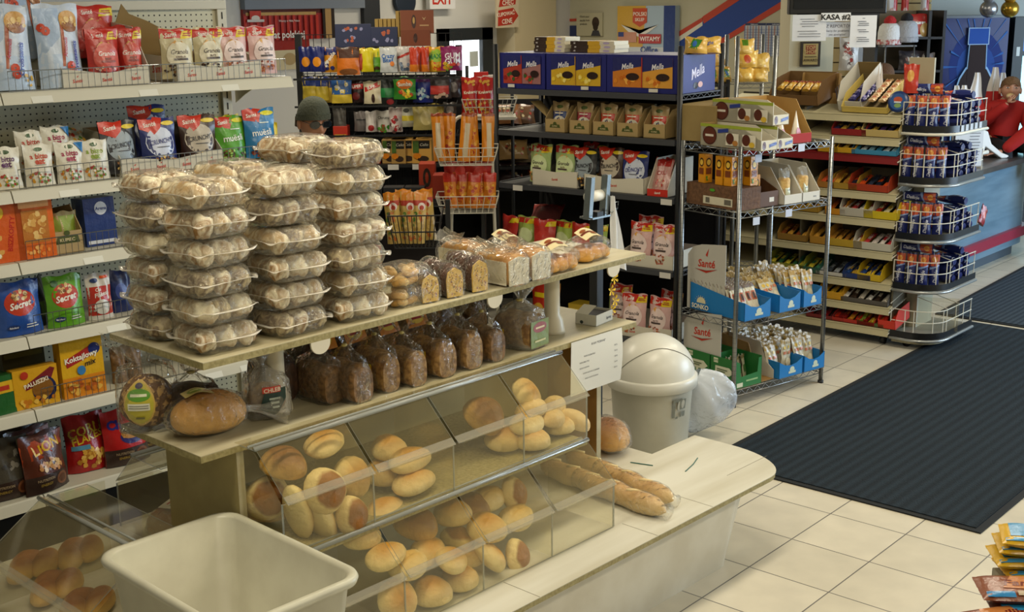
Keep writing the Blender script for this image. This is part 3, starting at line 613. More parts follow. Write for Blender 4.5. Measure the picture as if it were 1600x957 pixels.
mb = MB(); 
def So(u, v, off):
    a = u*.55-.35; z = .02+v*.10; k = max(0, 1-((z-.062)/.072)**2)**.5; return (sin(a)*(.067*k+.004+off), -cos(a)*(.055*k+.004+off), z)
mb.decal(So, (.033, .10), [('e', 0, .5, .95, .52, '#cfae54'), ('e', 0, .5, .85, .47, '#c4b83a'), ('e', 0, .70, .72, .14, '#5f9a2c'), ('r', -.5, .67, .5, .73, '#e6e6c8'), ('e', 0, .90, .28, .06, '#3a3050'), ('r', -.62, .36, .62, .52, '#dcdcc6'), ('r', -.55, .46, .55, .475, '#6a6a60'), ('r', -.55, .41, .55, .425, '#6a6a60'), ('r', -.2, .16, .3, .21, '#7a7440')], .0004); mb.obj('label', e)
p = B.at(345, 690, Z=MZ)
GB = bread_mat('goldloaf', '#9a6424', '#d8a858', .3, 8, .3, 1.5)
e = oval_loaf('glossy golden loaf lying in its bag, neck gathered to the right', B, p.x+.02, p.y+.085, MZ+.001, .112, .074, .074, GB, -.25, 17)
mb = MB(); St = lambda u, v, off: (-.03+u*.042, -.01+(v-.5)*.05, .129+.006*cos(u*2.5)+off); mb.grid(lambda u, v: St(2*u-1, v, 0), 8, 4, film('#c9b46a'), True); mb.decal(St, (.042, .05), [('e', -.2, .5, .5, .3, '#8a9a34'), ('r', -.5, .45, .1, .6, '#d8d27c'), ('r', .3, .2, .8, .35, '#b06a20')]); mb.obj('paper_tag', e)
e['label'] = 'glossy golden loaf lying in its bag with a paper tag, next to the seeded loaf'
p = B.at(440, 655, Z=MZ)
e = empty('bagged_bread', B, p.x, p.y+.07, MZ+.001, -.3); tag(e, 'bagged grey-brown bread with a dark green and red label, beside the golden loaf', 'bread', 'bagged breads on the middle board')
blob(.060, .05, .055, RYE2, 37, .04, .8, 22).obj('bread', e); bag(.125, .11, .115, .15, .20, WRAPH(), 38, (-.03, 0)).obj('bag', e)
mb = MB(); Sg = lambda u, v, off: (u*.042, -.060-off-.006*(1-u*u), .015+v*.085)
mb.decal(Sg, (.042, .085), [('p', [(-1, .25), (0, 0), (.3, .05), (.95, .55), (.95, .95), (-.6, .8)], '#16352e'), ('r', -.75, .80, .55, 1.02, '#c4321e'), ('t', 'CHLEB', -.05, .9, .012, '#e6ddc4', .05), ('r', -.3, .55, .5, .62, '#b9c4b4'), ('r', -.2, .4, .4, .48, '#b9c4b4'), ('r', -.1, .25, .4, .32, '#b9c4b4')], .0005); mb.obj('label', e)
# ---- top board right half: cakes, toast, brioches
CAKE = M('#d9b65c', .7, kind='crumb', k2='#cfa94c', scale=60, bump=.3); CRUST = M('#3e2413', .55, kind='mottled', k2='#5c3820', scale=30, bump=.3)
for i, (px, py, nm) in enumerate([(676, 474, 'leftmost of three'), (714, 466, 'middle one of three'), (753, 457, 'rightmost of three, next to the white loaf')]):
    p = B.at(px, py, Z=TZ); e = empty('fruit_cake', B, p.x+.005, p.y+.082, TZ+.0005, -.12); tag(e, 'cut fruit cake in clear film, '+nm, 'cake', 'cut fruit cakes')
    w_, h_ = .066, .092+.008*i
    loaf(w_+.006, .15, h_, CRUST, i, 0, .6).obj('crust', e)
    mb = MB(); P = [(-w_/2*.92, .004), (w_/2*.92, .004), (w_/2, h_*.6), (w_/2*.8, h_*.86), (0, h_*1.0), (-w_/2*.8, h_*.86), (-w_/2, h_*.6)]
    mb.prism(P, -.080, -.0755, CAKE, 'y'); rn = random.Random(i)
    Sx = lambda u, v, off: (u*w_/2, -.0803-off, v*h_)
    mb.decal(Sx, (w_/2, h_), [('n', 0, .48, .8, .42, ['#8f2a1c', '#5a3a20', '#2e2024', '#a8422a', '#b98a38'], 34, .0024)], .0004); mb.obj('cut_face', e)
    oo = loaf(w_+.016, .172, h_+.008, WRAP(), i+5, 0, .6).obj('wrap', e); oo.location = (0, 0, .0)
TOAST = M('#a8742c', .5, kind='mottled', k2='#c8984e', scale=9, bump=.15); WHT = M('#d9d2bb', .8, kind='mottled', k2='#cfc6aa', scale=60, bump=.2)
for i, (x, y, rz, nm) in enumerate([(-1.145, .50, -.02, 'front left of the white bread'), (-1.03, .505, .02, 'front right of the white bread'), (-1.09, .72, .05, 'behind the other two')]):
    e = empty('toast_bread', B, x, y, TZ+.0005, rz); tag(e, 'bagged white toast loaf with golden top, '+nm, 'bread', 'bagged white toast loaves')
    mb = loaf(.108, .17, .105, TOAST, i+2, 0, .25); mb.obj('crust', e)
    mb = MB(); mb.prism([(-.047, .004), (.047, .004), (.049, .088), (0, .100), (-.049, .088)], -.088, -.0855, WHT, 'y'); mb.box(-.0545, -.053, -.08, .08, .006, .085, WHT); mb.obj('cut_face', e)
    oo = loaf(.122, .196, .114, WRAP(), 9+i, 0, .3).obj('bag', e)
    mb = MB(); 
    def fr(u, v, i=i):
        a = 2*pi*u; r = .012+.035*v*v; return (-.055-.05*v+.02*sin(3*a)*v, -.02+r*cos(a)*1.3, .112+.03*v+r*sin(a)*.6+.01*sin(5*a)*v)
    mb.grid(fr, 20, 6, WRAPH(), True, closeu=True); mb.obj('bag_neck', e)
BRI = bread_mat('brioche', '#935c20', '#dca650', .3, 12, .4, 1.4)
for i, (px, py, nm) in enumerate([(886, 428, 'left one of the two plaited loaves'), (938, 410, 'right one of the two plaited loaves'), (872, 395, 'behind the two, under a striped tag')]):
    p = B.at(px, py, Z=TZ) if i < 2 else B.at(880, 372, Y=.72); x, y = (p.x+.01, p.y+.07) if i < 2 else (-.87, .74)
    e = empty('plaited_bread', B, x, y, TZ+.0005, .1*i); tag(e, 'bagged shiny plaited sweet bread, '+nm, 'bread', 'bagged plaited sweet breads')
    mb = MB()
    for q in range(5):
        b_ = blob(.040, .042, .036, BRI, q+i, .05, n=16); ox = (q-2)*.026; oy = .016*(1 if q % 2 else -1); mb.add([(a+ox, b+oy, c) for a, b, c in b_.v], b_.f, BRI, True)
    mb.obj('bread', e)
    def hull(u, v, i=i):
        a = 2*pi*u; p_ = pi*(v-.5); k = 1+.04*sin(7*a+i)+.03*sin(5*p_); return (cos(a)*cos(p_)*.108*k, sin(a)*cos(p_)*.075*k, max(.0, sin(p_)*.055*k+.042))
    MB().grid(hull, 28, 14, WRAP(), True, closeu=True).obj('bag', e)
    mb = MB(); St = lambda u, v, off: (-.01+u*.052+(v-.5)*.01, -.01+(v-.5)*.06, .098+.008*cos(u*2)+off+(v-.5)*.02)
    mb.grid(lambda u, v: St(2*u-1, v, 0), 8, 4, film('#d6c89c'), True); mb.decal(St, (.05, .06), [('r', -.9, .42, .9, .58, '#6a2c1c'), ('e', -.4, .7, .35, .12, '#8a4a24'), ('e', .4, .3, .35, .12, '#8a4a24')]); mb.obj('paper_tag', e)

# ------------------------------------------------------------------ tub, trash bin and small things
def tub():
    e = empty('plastic_tub', B, -2.503, .18, .3435); tag(e, 'large empty off-white plastic tub on the platform in front of the bins', 'tub')
    PL = M('#c6c3ae', .38, kind='mottled', k2='#b9b5a0', scale=6, bump=.03, spec=.5)
    def ringp(hx, hy, z, r): return [(x, y, z) for x, y in rrect(-hx, hx, -hy, hy, r, 7)]
    lv = [ringp(.145, .235, 0, .05), ringp(.155, .245, .01, .05), ringp(.187, .285, .355, .05), ringp(.205, .305, .360, .062), ringp(.209, .309, .372, .064), ringp(.205, .305, .381, .062), ringp(.192, .292, .383, .055), ringp(.183, .281, .374, .048), ringp(.150, .240, .012, .042)]
    n = len(lv[0]); vs = [q for l in lv for q in l]
    fs = [(i*n+k, i*n+(k+1) % n, (i+1)*n+(k+1) % n, (i+1)*n+k) for i in range(len(lv)-1) for k in range(n)]+[tuple(range(n))[::-1], tuple((len(lv)-1)*n+k for k in range(n))]
    MB().add(vs, fs, PL, True).obj('tub_shell', e); e.rotation_euler.z = -.0319-.02
tub()
p = B.at(272, 845, Z=.36)
e = oval_loaf('bagged brown loaf with a white sticker, behind the tub', B, p.x+.05, p.y+.10, .3435, .095, .07, .055, GB, .5, 71, cat_group='breads lying on the platform')
mb = MB(); St = lambda u, v, off: (.01+u*.04, (v-.5)*.05, .101+off); mb.grid(lambda u, v: St(2*u-1, v, 0), 4, 3, film('#d8d4c6'), True); mb.decal(St, (.04, .05), [('r', -.2, .6, .7, .72, '#b8323a'), ('r', -.6, .3, .3, .36, '#888078')]); mb.obj('sticker', e)
e = oval_loaf('bagged golden loaf on the platform by the right end panel', B, -.395, .62, .3435, .115, .080, .075, GB, .95, 73, hull=1.1, cat_group='breads lying on the platform')
TIE = M('#1f5a50', .4)
for pts, nm in (([(985, 723), (1020, 728)], 'darker twist tie lying nearer the bread'), ([(1071, 737), (1083, 726), (1090, 716)], 'bent twist tie lying nearer the rounded corner')):
    q = [B.at(a, b, Z=.3445) for a, b in pts]; mb = MB(); c = q[0].copy(); mb.tube([v-c for v in q], .0022, TIE, 5); o = mb.obj('twist_tie'); place(o, B, *c); tag(o, 'small green '+nm, 'twist tie', 'green twist ties')
# price sheet taped to the front of the middle board
mb = MB(); A = B.at(896, 541, Y=.424); Bq = B.at(968, 520, Y=.424); cx = (A.x+Bq.x)/2; hw = (Bq.x-A.x)/2+.012; hh = .198
Sp = lambda u, v, off: (u*hw+.012*(v-1)*1.0, -off-.006*(1-v)-.008*sin(v*3)*(u+1)*.5, (v-1)*hh)
mb.grid(lambda u, v: Sp(2*u-1, v, 0), 10, 8, M('#d9d8cf', .7, bump=.03), True)
IT = [('t', 'BUŁKI "PSZENNE"', .05, .87, .0072, '#3a3a40', .0, .01, .2)]
for i, (a, b) in enumerate([('BUŁKA POZNAŃSKA', '$0.55'), ('BUŁKA MALUTKA', '$0.35'), ('BUŁKA RAZOWA', '$0.50'), ('BUŁKA RAZOWO Z ZIARNEM', '$0.60'), ('BUŁKA KUKURYDZIANA', '$0.65')]):
    IT += [('t', a, -.30+.02*i*(len(a) > 14)-.2*(len(a) < 14), .68-.105*i, .0052, '#3a3a40', 0, .006, .2, .9), ('t', b, .72, .72-.105*i, .0052, '#3a3a40', 0, .006)]
mb.decal(Sp, (hw, hh), IT, .0003); o = mb.obj('price_sheet'); place(o, B, cx, .424, MZ-.002); tag(o, 'white price sheet with a handful of typed lines hanging from the middle board', 'sign')
# small white carton
e = empty('carton', B, 0, 0, 0); p = B.at(940, 503, Z=MZ); place(e, B, p.x-.02, p.y+.02, MZ+.0005, .15); tag(e, 'small open white carton on the middle board beside the pedestal', 'box')
WB = M('#cfccbe', .6, bump=.02)
mb = MB(); w_, d_, h_ = .062, .045, .042
for a in ((-w_, w_, -d_, -d_+.002, 0, h_), (-w_, w_, d_-.002, d_, 0, h_), (-w_, -w_+.002, -d_, d_, 0, h_), (w_-.002, w_, -d_, d_, 0, h_), (-w_, w_, -d_, d_, 0, .002)): mb.box(*a, WB)
mb.decal(lambda u, v, off: (u*w_, -d_-off, v*h_), (w_, h_), [('t', 'Spring', .5, .45, .010, '#3c3c44')]); mb.decal(lambda u, v, off: (-w_-off, -u*d_, v*h_), (d_, h_), [('e', -.4, .25, .16, .16, '#1c2c28')]); mb.obj('tray', e)
mb = MB(); mb.add([(-w_, -.01, h_), (0, -.01, h_+.022), (0, d_, h_+.022), (-w_, d_, h_)], [(0, 1, 2, 3)], WB); mb.obj('flap', e)
mb = MB().box(-w_*.9, w_*.9, -d_*.8, d_*.8, .004, h_*.8, M('#2c2a2c', .5)); mb.obj('contents', e)
# trash bin
def trash():
    x, y = .545, 1.065; e = empty('trash_bin', W, x, y, 0); tag(e, 'round white swing-lid trash bin standing behind the platform end', 'trash bin')
    T1 = M('#b9b7a8', .4, bump=.03, kind='mottled', k2='#aeab9b', scale=5); T2 = M('#d6d4c8', .32)
    MB().lathe([(.170, 0), (.176, .01), (.196, .31), (.198, .33)], T1, 48).obj('body', e)
    MB().lathe([(.198, .315), (.217, .318), (.219, .365), (.212, .372), (.20, .374), (.19, .374)], T2, 48, cap=False).obj('collar', e)
    prof = [(.205*cos(radians(a)), .372+.19*sin(radians(a))) for a in range(0, 91, 6)]; prof[-1] = (.001, prof[-1][1])
    MB().lathe(prof, T2, 48, cap=False).obj('dome', e)
    mb = MB(); pts = []
    for i in range(26):                       # seam of the swing flap drawn over the dome
        t = i/25; az = radians(-150+150*t)+.2; el = radians(8+44*sin(pi*min(1, t*1.1))**.7); r = .2065
        pts.append((r*cos(el)*cos(az-1.0), r*cos(el)*sin(az-1.0), .372+r*.927*sin(el)))
    mb.tube(pts, .0016, M('#77756a', .6), 5); mb.obj('flap_seam', e)
    mb = MB(); az0 = radians(-104)
    S_ = lambda u, v, off: ((.192+.012*v+off)*cos(az0+u*.22), (.192+.012*v+off)*sin(az0+u*.22), .185+v*.11)
    GY = '#7d7f74'; mb.decal(S_, (.045, .11), [('r', -.9, .1, -.55, .95, GY), ('r', -.9, .8, .3, .95, GY), ('e', -.05, .62, .25, .22, '#b4b2a4'), ('r', .0, .45, .9, .9, GY), ('e', .45, .68, .25, .2, '#b4b2a4'), ('r', .1, .1, .3, .35, GY), ('r', .45, .1, .85, .35, GY), ('r', -.5, .05, -.2, .15, GY)], .0005); mb.obj('printed_mark', e)
    rn = random.Random(3)
    def bagf(u, v):
        a = 2*pi*u; r = .045+.11*sin(pi*min(1, v*.9+.05))**.7*(1+.12*sin(5*a+3*v)+.08*sin(11*a+7*v)); base = Vector((.19, -.09, .30)); tip = Vector((.36, -.19, .11))
        c = base.lerp(tip, v)+Vector((0, 0, -.03*sin(pi*v))); return (c.x+cos(a)*r*.55, c.y+sin(a)*r*.75, c.z+cos(a+.8)*r*.8)
    MB().grid(bagf, 34, 16, clear('thin_bag', '#eef2f6', .68, .8, .2, bump=1.0, scale=20, hazecol='#dfe6ee'), True, closeu=True).obj('bin_liner', e)
trash()
# bag dispenser on a post behind the bakery shelf
p = B.at(932, 330, Y=1.05); dx, dz = p.x, p.z
e = empty('bag_dispenser', B, dx, 1.05, 0); tag(e, 'steel produce-bag roll holder on a dark post behind the bakery shelf', 'bag dispenser')
mb = MB().box(-.022, .022, -.022, .022, .012, dz, M('#171a1c', .5)); mb.box(-.12, .12, -.12, .12, 0, .012, M('#171a1c', .5)); mb.obj('post', e, bev=.002)
ST = M('#8f989c', .25, metal=.9)
for sx in (-.062, .048):
    MB().prism([(-.012, dz-.03), (.022, dz-.03), (.006, dz+.155), (-.028, dz+.155)], sx-.005, sx+.019, ST, 'x').obj('side_plate', e)
mb = MB(); mb.tube([(-.05, .01, dz+.065), (.05, .01, dz+.065)], .024, M('#e4e0d2', .5), 16); mb.obj('bag_roll', e)
mb = MB().box(-.062, .062, -.03, .045, dz-.028, dz-.02, ST); mb.tube([(.062, -.03, dz-.01), (.11, -.03, dz+.0), (.115, -.03, dz+.03), (.08, -.03, dz+.03)], .003, ST, 6); mb.obj('base_plate', e)
def hb(u, v): return (.075+.05*v+(u-.5)*(.02+.07*v), -.03+.012*sin(u*9+v*3), dz+.06-.30*v-.05*u*v)
MB().grid(hb, 10, 12, M('#d8dadb', .45, bump=.3, scale=14), True).obj('hanging_bag', e)

p = B.at(950, 452, Y=1.0); mb = MB(); rn = random.Random(4); YF = M('#d8b52c', .6)
mb.tube([(0, 0, -.14), (.006, 0, -.05), (-.004, -.01, .02), (.01, -.02, .07)], .0022, M('#6a7a3a', .6), 5)
for (fx, fz) in ((.008, .05), (-.012, .0), (.014, -.05), (-.006, -.09)):
    for k in range(5):
        a = 2*pi*k/5+fx*90; mb.add([(fx, -.02, fz), (fx+.020*cos(a-.35), -.028, fz+.020*sin(a-.35)), (fx+.028*cos(a), -.026, fz+.028*sin(a)), (fx+.020*cos(a+.35), -.028, fz+.020*sin(a+.35))], [(0, 1, 2, 3)], YF)
mb.tube([(0, 0, -.14), (-.01, .03, -.14)], .002, M('#6a7a3a', .6), 5)
o = mb.obj('flower_sprig'); place(o, B, p.x, 1.05-.026-.03, p.z); tag(o, 'yellow artificial flower sprig fixed to the dark dispenser post', 'flower')
# ------------------------------------------------------------------ packaging kit
def pouch(w, h, d, base, items, seed=0, top=None, sag=.0, slump=0., lay=.0007, name='pouch', backc=None):
    """stand-up film bag, front faces -y, base at z=0; items are prints, see MB.decal"""
    rnd = random.Random(seed*7+1); p = [rnd.random()*6 for _ in range(6)]
    def prof(v): return (.72+.28*min(1, v*5))*max(0, (1-max(0, v-.30)/.70))**.62 if v < 1 else 0
    def Sf(u, v, off=0, side=-1):
        t = d/2*prof(v)*(1-abs(u)**2.6)*1.0+.001
        wr = .0022*sin(9*u+p[0]+6*v)*(v*1.2)+.0018*sin(17*v+p[1]+3*u)*abs(u)+.0015*sin(6*(u+v)+p[2])
        pinch = 1-.05*sin(pi*min(1, v*1.1))-.02*(1-abs(2*v-1))
        x = w/2*u*pinch+slump*v*v; y = side*(t+off)+(wr if side < 0 else -wr*.6)-sag*v*v; z = v*h+.004*sin(5*u+p[3])*(v > .97)-.012*h*(1-abs(u))*0
        return (x, y, z)
    mb = MB(); bm_ = film(base) if isinstance(base, str) else base; bk = film(backc) if backc else bm_
    mb.grid(lambda u, v: Sf(2*u-1, v, 0, -1), 14, 14, bm_); mb.grid(lambda u, v: Sf(1-2*u, v, 0, 1), 8, 10, bk)
    mb.add([Sf(-1+2*i/8, 0, 0, -1) for i in range(9)]+[Sf(1-2*i/8, 0, 0, 1) for i in range(9)], [tuple(range(18))[::-1]], bk)
    mb.decal(lambda u, v, off: Sf(u, v, off), (w/2, h), items, lay)
    return mb
def carton(w, d, h, base, items, items_side=None, m=None, items_right=None, items_top=None):
    mb = MB(); b_ = m or (M(base, .45, bump=.03) if isinstance(base, str) else base)
    mb.box(-w/2, w/2, 0, d, 0, h, b_)
    mb.decal(lambda u, v, off: (u*w/2, -off, v*h), (w/2, h), items)
    if items_right: mb.decal(lambda u, v, off: (w/2+off, d/2+u*d/2, v*h), (d/2, h), items_right)
    if items_top: mb.decal(lambda u, v, off: (u*w/2, v*d, h+off), (w/2, d), items_top)
    if items_side: mb.decal(lambda u, v, off: (-w/2-off, d/2-u*d/2, v*h), (d/2, h), items_side)
    return mb
def thing1(mb, name, F, x, y, z, label, cat, group=None, rz=0, rx=0, ry=0, bev=0, sc=None):
    o = mb.obj(name, bev=bev) if isinstance(mb, MB) else link(bpy.data.objects.new(name, mb))
    place(o, F, x, y, z, rz, rx, ry, sc); return tag(o, label, cat, group)
def tray(w, d, h, lip, base, items=None, inner=None, rise=None, t=.003, side_items=None, cut=0):
    """open carton tray: low front lip, taller sides; front faces -y"""
    m = M(base, .6, bump=.03); mi = M(inner, .7, bump=.03) if inner else m; mb = MB(); rise = rise or h
    mb.box(-w/2, w/2, 0, d, 0, t, mi)
    n = 14; P = [(-w/2, 0), (w/2, 0), (w/2, lip+cut)]+[(w/2-w*i/n, lip+cut*abs(cos(pi*i/n))**1.5) for i in range(1, n)]+[(-w/2, lip+cut)]
    mb.prism(P, 0, t, m, 'y'); mb.prism([(0, 0), (d, 0), (d, rise), (d*.35, h), (0, lip+cut)], -w/2, -w/2+t, m, 'x'); mb.prism([(0, 0), (d, 0), (d, rise), (d*.35, h), (0, lip+cut)], w/2-t, w/2, m, 'x')
    mb.box(-w/2, w/2, d-t, d, 0, rise, mi)
    if items: mb.decal(lambda u, v, off: (u*w/2, -off, v*lip), (w/2, lip), items)
    if side_items: mb.decal(lambda u, v, off: (-w/2-off, d/2-u*d/2, v*h), (d/2, h), side_items)
    return mb
SANTE = lambda u, v, s_, c='#c63a26': [('t', 'Santé', u, v, s_, c, .05, .02, .2)]
# print designs
def granola(bc, tint, fruit, word='FRUIT'):
    return [('p', [(-1, .80), (1, .80), (1, .985), (-1, .985)], '#c22a1c'), ('p', [(.15, .78), (1, .80), (1, .96), (.35, .93)], '#e6c81e'), ('t', 'Santé', -.35, .87, .016, '#f3e9dc', .08, .02, .2),
            ('r', .35, .84, .85, .86, '#a83a1c'), ('r', .40, .88, .8, .90, '#a83a1c'), ('p', [(-.55, .66), (-.2, .76), (.05, .68), (.2, .75), (.5, .64), (0, .62)], '#d8a04a'), ('e', 0, .45, .80, .28, tint),
            ('t', 'Granola', 0, .53, .0175, '#3c3230' if word != 'FRUIT' else '#f6efe6', .0, .012, .3), ('t', word, 0, .43, .008, '#5a3c34'), ('r', -.45, .36, .45, .40, '#8a2c2a' if word == 'FRUIT' else '#4a3c38'), ('n', -.2, .17, .75, .12, fruit, 40, .005)]
def crunchy(bc, mid):
    return [('e', 0, .52, .82, .30, mid), ('p', [(-1, .80), (-.3, .68), (.1, .80), (.3, 1), (-1, 1)], '#c8321e'), ('e', .55, .885, .38, .045, '#e2c41c'), ('t', 'Santé', -.45, .88, .017, '#f3e9dc', .12, .02, .2),
            ('t', 'CRUNCHY', 0, .54, .0185, '#17161c' if mid != '#c8cede' else '#262c74', .10, .015, .15, .80), ('r', -.3, .42, .4, .435, '#3a3a40'), ('n', .1, .14, .7, .12, ['#c8921e', '#3a2a20', '#8a5a24', '#e0c27a'], 26, .006)]
def muesli(bc, c2):
    return [('p', [(-1, .78), (-.1, .72), (.2, 1), (-1, 1)], '#c23222'), ('e', .5, .9, .45, .05, '#d9cf1c'), ('t', 'Santé', -.5, .87, .015, '#f3e9dc', .1, .02, .2), ('t', 'muësli', 0, .52, .027, '#f2f2ea', .05, .012), ('r', -.1, .70, .5, .72, '#e8efe2'), ('n', 0, .15, .75, .13, c2, 36, .006)]
def abitto(c):
    return [('r', -1, .0, 1, .97, '#ded8c4'), ('e', 0, .88, .3, .05, '#3c5a30'), ('t', 'a bitto', 0, .72, .019, c, .0, .03), ('t', 'eat', 0, .60, .022, c, 0, .04), ('r', -.4, .50, .4, .51, '#8a8474'), ('n', 0, .2, .85, .14, ['#a8321e', '#6a8a34', '#d89a2c', '#e8e2d0'], 34, .006)]
def secret(bc):
    return [('e', 0, .60, .72, .24, '#bf3a20'), ('n', 0, .74, .5, .08, ['#d8b06a', '#7a4a24', '#e2d0a0'], 16, .008), ('t', 'Secret', 0, .57, .024, '#f2ece0', .12, .03, .3), ('e', -.45, .16, .28, .05, '#24386a'), ('t', 'Bakalland', -.45, .16, .006, '#e8e8e8'), ('r', .1, .13, .7, .15, '#e2e2dc'), ('r', .1, .18, .6, .20, '#e2e2dc')]
def snack(c1, c2, word, wc='#f4f0e4', blobs=None):
    it = [('r', -1, .0, 1, .48, c2)] if c2 else []
    it += [('r', -.9, .93, .9, .99, '#e8e4d4')] if False else []
    if word: it.append(('t', word, 0, .62, .42*.075/max(3, len(word))*2.1, wc, .08, .03))
    if blobs: it.append(('n', 0, .24, .8, .18, blobs, 20, .006))
    return it
def wire(mb, pts, r=.0018, m=None, n=5, closed=False): mb.tube(pts, r, m or CHROME, n, closed); return mb
CHROME = M('#8d9294', .25, metal=.85); WIREW = M('#d6d2c2', .4); WIREB = M('#16181a', .45); DKM = M('#15171a', .5)
def fence_wire(x0, x1, z, h, y, step=.0255, m=None):
    mb = MB(); m = m or CHROME
    wire(mb, [(x0, y, z+h), (x1, y, z+h)], .0020, m); wire(mb, [(x0, y, z+.004), (x1, y, z+.004)], .0016, m)
    n = int((x1-x0)/step)
    for i in range(n+1): x = x0+(x1-x0)*i/n; mb.tube([(x, y, z+.002), (x, y, z+h)], .0011, m, 4)
    return mb

# ------------------------------------------------------------------ wall of gondola shelving (frame G)
GC = M('#cdc8b4', .45, bump=.02)
def peg_mat():
    m = bpy.data.materials.new('pegboard'); m.use_nodes = True; nt = m.node_tree; N = nt.nodes; L = nt.links; b = N['Principled BSDF']
    tc = N.new('ShaderNodeTexCoord'); sp = N.new('ShaderNodeSeparateXYZ'); L.new(tc.outputs['Object'], sp.inputs[0])
    def mth(op, a, q=None):
        n = N.new('ShaderNodeMath'); n.operation = op
        for i, t in enumerate((a, q)):
            if t is None: continue
            if isinstance(t, (int, float)): n.inputs[i].default_value = t
            else: L.new(t, n.inputs[i])
        return n.outputs[0]
    fx = mth('SUBTRACT', mth('FRACT', mth('DIVIDE', sp.outputs[0], .0254)), .5); fz = mth('SUBTRACT', mth('FRACT', mth('DIVIDE', sp.outputs[2], .0254)), .5)
    r = mth('SQRT', mth('ADD', mth('MULTIPLY', fx, fx), mth('MULTIPLY', fz, fz))); hole = mth('LESS_THAN', r, .15)
    mx = N.new('ShaderNodeMixRGB'); mx.inputs[1].default_value = (*srgb('#c9c6ab'), 1); mx.inputs[2].default_value = (*srgb('#2c2618'), 1); L.new(hole, mx.inputs[0]); L.new(mx.outputs[0], b.inputs['Base Color']); b.inputs['Roughness'].default_value = .55
    return m
gd = empty('gondola_shelving', G, -2.2, 2.3, 0); tag(gd, 'tall cream metal shelving with a perforated back, full of cereal and snack bags', 'shelving')
R2 = (-2.2, 2.3, 0)
XR = -.90; XL = -3.4
mb = MB().box(XL, XR-.07, 2.455, 2.475, .12, 2.095, peg_mat()); local(G, R2, mb).obj('back_panel', gd)
for x in (XL, -2.17, XR-.07): mb = MB().box(x-.002, x+.045, 2.44, 2.50, 0, 2.13, GC); local(G, R2, mb).obj('upright', gd, bev=.002)
for q in range(1):
    mb = MB()
    for k in range(38): mb.box(XR-.052, XR-.046, 2.4385, 2.4402, .2+k*.05, .23+k*.05, M('#2a2820', .7))
    o = local(G, R2, mb).obj('slot_strip', gd); o['kind'] = 'stuff'
mb = MB().box(XL, XR-.03, 2.43, 2.50, 2.093, 2.13, GC); local(G, R2, mb).obj('top_rail', gd, bev=.003)
mb = MB().box(XL, XR, 2.06, 2.44, 0, .20, M('#1a1914', .7)); local(G, R2, mb).obj('kick_base', gd)
GZ = [1.808, 1.452, 1.183, .898, .608, .262]
for i, z in enumerate(GZ):
    for x0, x1 in ((XL, -2.16), (-2.155, XR)):
        e = MB(); e.prism([(2.005, z), (2.44, z), (2.44, z-.018), (2.03, z-.018), (2.008, z-.043), (1.985, z-.043), (2.001, z-.006)], x0, x1, GC, 'x'); sh = local(G, R2, e).obj('shelf_board', gd)
        for xb in ((x1-.006,) if x1 == XR else ()):
            m2 = MB(); m2.prism([(2.44, z-.018), (2.05, z-.018), (2.25, z-.045), (2.36, z-.09), (2.44, z-.13)], x1-.007, x1-.003, GC, 'x'); local(G, R2, m2).obj('bracket', gd)
    for k, xt in enumerate((-2.05+.07*i, -1.62+.05*i, -1.25)[:3 if i != 3 else 2]):
        sx = MB(); xx = xt; sx.add([(xx, 2.000, z-.010), (xx+.08, 2.000, z-.010), (xx+.08, 1.9835, z-.041), (xx, 1.9835, z-.041)], [(0, 1, 2, 3)], M('#e2e0d2', .5)); local(G, R2, sx).obj('price_strip', gd)
    if i < 5: fence = fence_wire(-2.12, XR-(.02 if i else .02), z, .075, 2.012); local(G, R2, fence).obj('wire_fence', gd)
def gx(px, py, Y=2.06): return G.at(px, py, Y=Y).x
def gbag(name, mbf, px, py, sh, label, grp, Y=2.08, rz=0, rx=-.06, cat='snack bag', dz=0, sc=None, seedx=0):
    x = gx(px, py, Y); return thing1(mbf, name, G, x, Y, GZ[sh]+.001+dz, label, cat, grp, rz, rx, sc=sc)
FR = ['#a82a24', '#d86a5a', '#e8c0a8', '#7a1e28']; CHOC = ['#3a2416', '#5c3a20', '#2a1a12', '#7a5430']; NUTS = ['#a8502a', '#c87a3a', '#7a3420']
# shelf 1
def croissant_bag(seed):
    return pouch(.19, .31, .09, '#c9d4e2', [('r', -1, .0, 1, .40, '#b9cbe0'), ('p', [(-1, .35), (-.1, .60), (.1, .95), (-1, .95)], '#a9bdd6'), ('p', [(-.18, .25), (-.05, .25), (.22, .86), (.05, .86)], '#a8502a'), ('e', .45, .80, .45, .12, '#cf9a4c'), ('e', .5, .72, .36, .06, '#8f5426'), ('n', .45, .78, .4, .08, ['#e2bd72', '#9a6030'], 12, .010),
        ('t', '8', .2, .22, .050, '#c8401e', .25, .05), ('t', '8', -.72, .70, .045, '#c8401e', .9, .05), ('t', 'Antonelli', .05, .48, .014, '#c22e4a', 1.35, .02, .2), ('t', 'Croissants', .48, .36, .020, '#2c3f9a', 1.45, .03, .1), ('n', .75, .12, .2, .1, ['#d8a82c'], 6, .007)], seed, sag=.02)
gbag('croissant_bag', croissant_bag(1), 100, 140, 0, 'tall pale blue croissant bag, front one at the left of the top shelf', 'croissant bags', 2.09, rz=.12, rx=-.12)
gbag('croissant_bag', croissant_bag(2), 15, 140, 0, 'pale blue croissant bag cut off by the left picture edge, top shelf', 'croissant bags', 2.10, rz=-.1, rx=-.1)
gbag('croissant_bag', croissant_bag(3), 52, 60, 0, 'pale blue croissant bag lying on top behind the two standing ones', 'croissant bags', 2.27, rz=.3, rx=-.25, dz=.10)
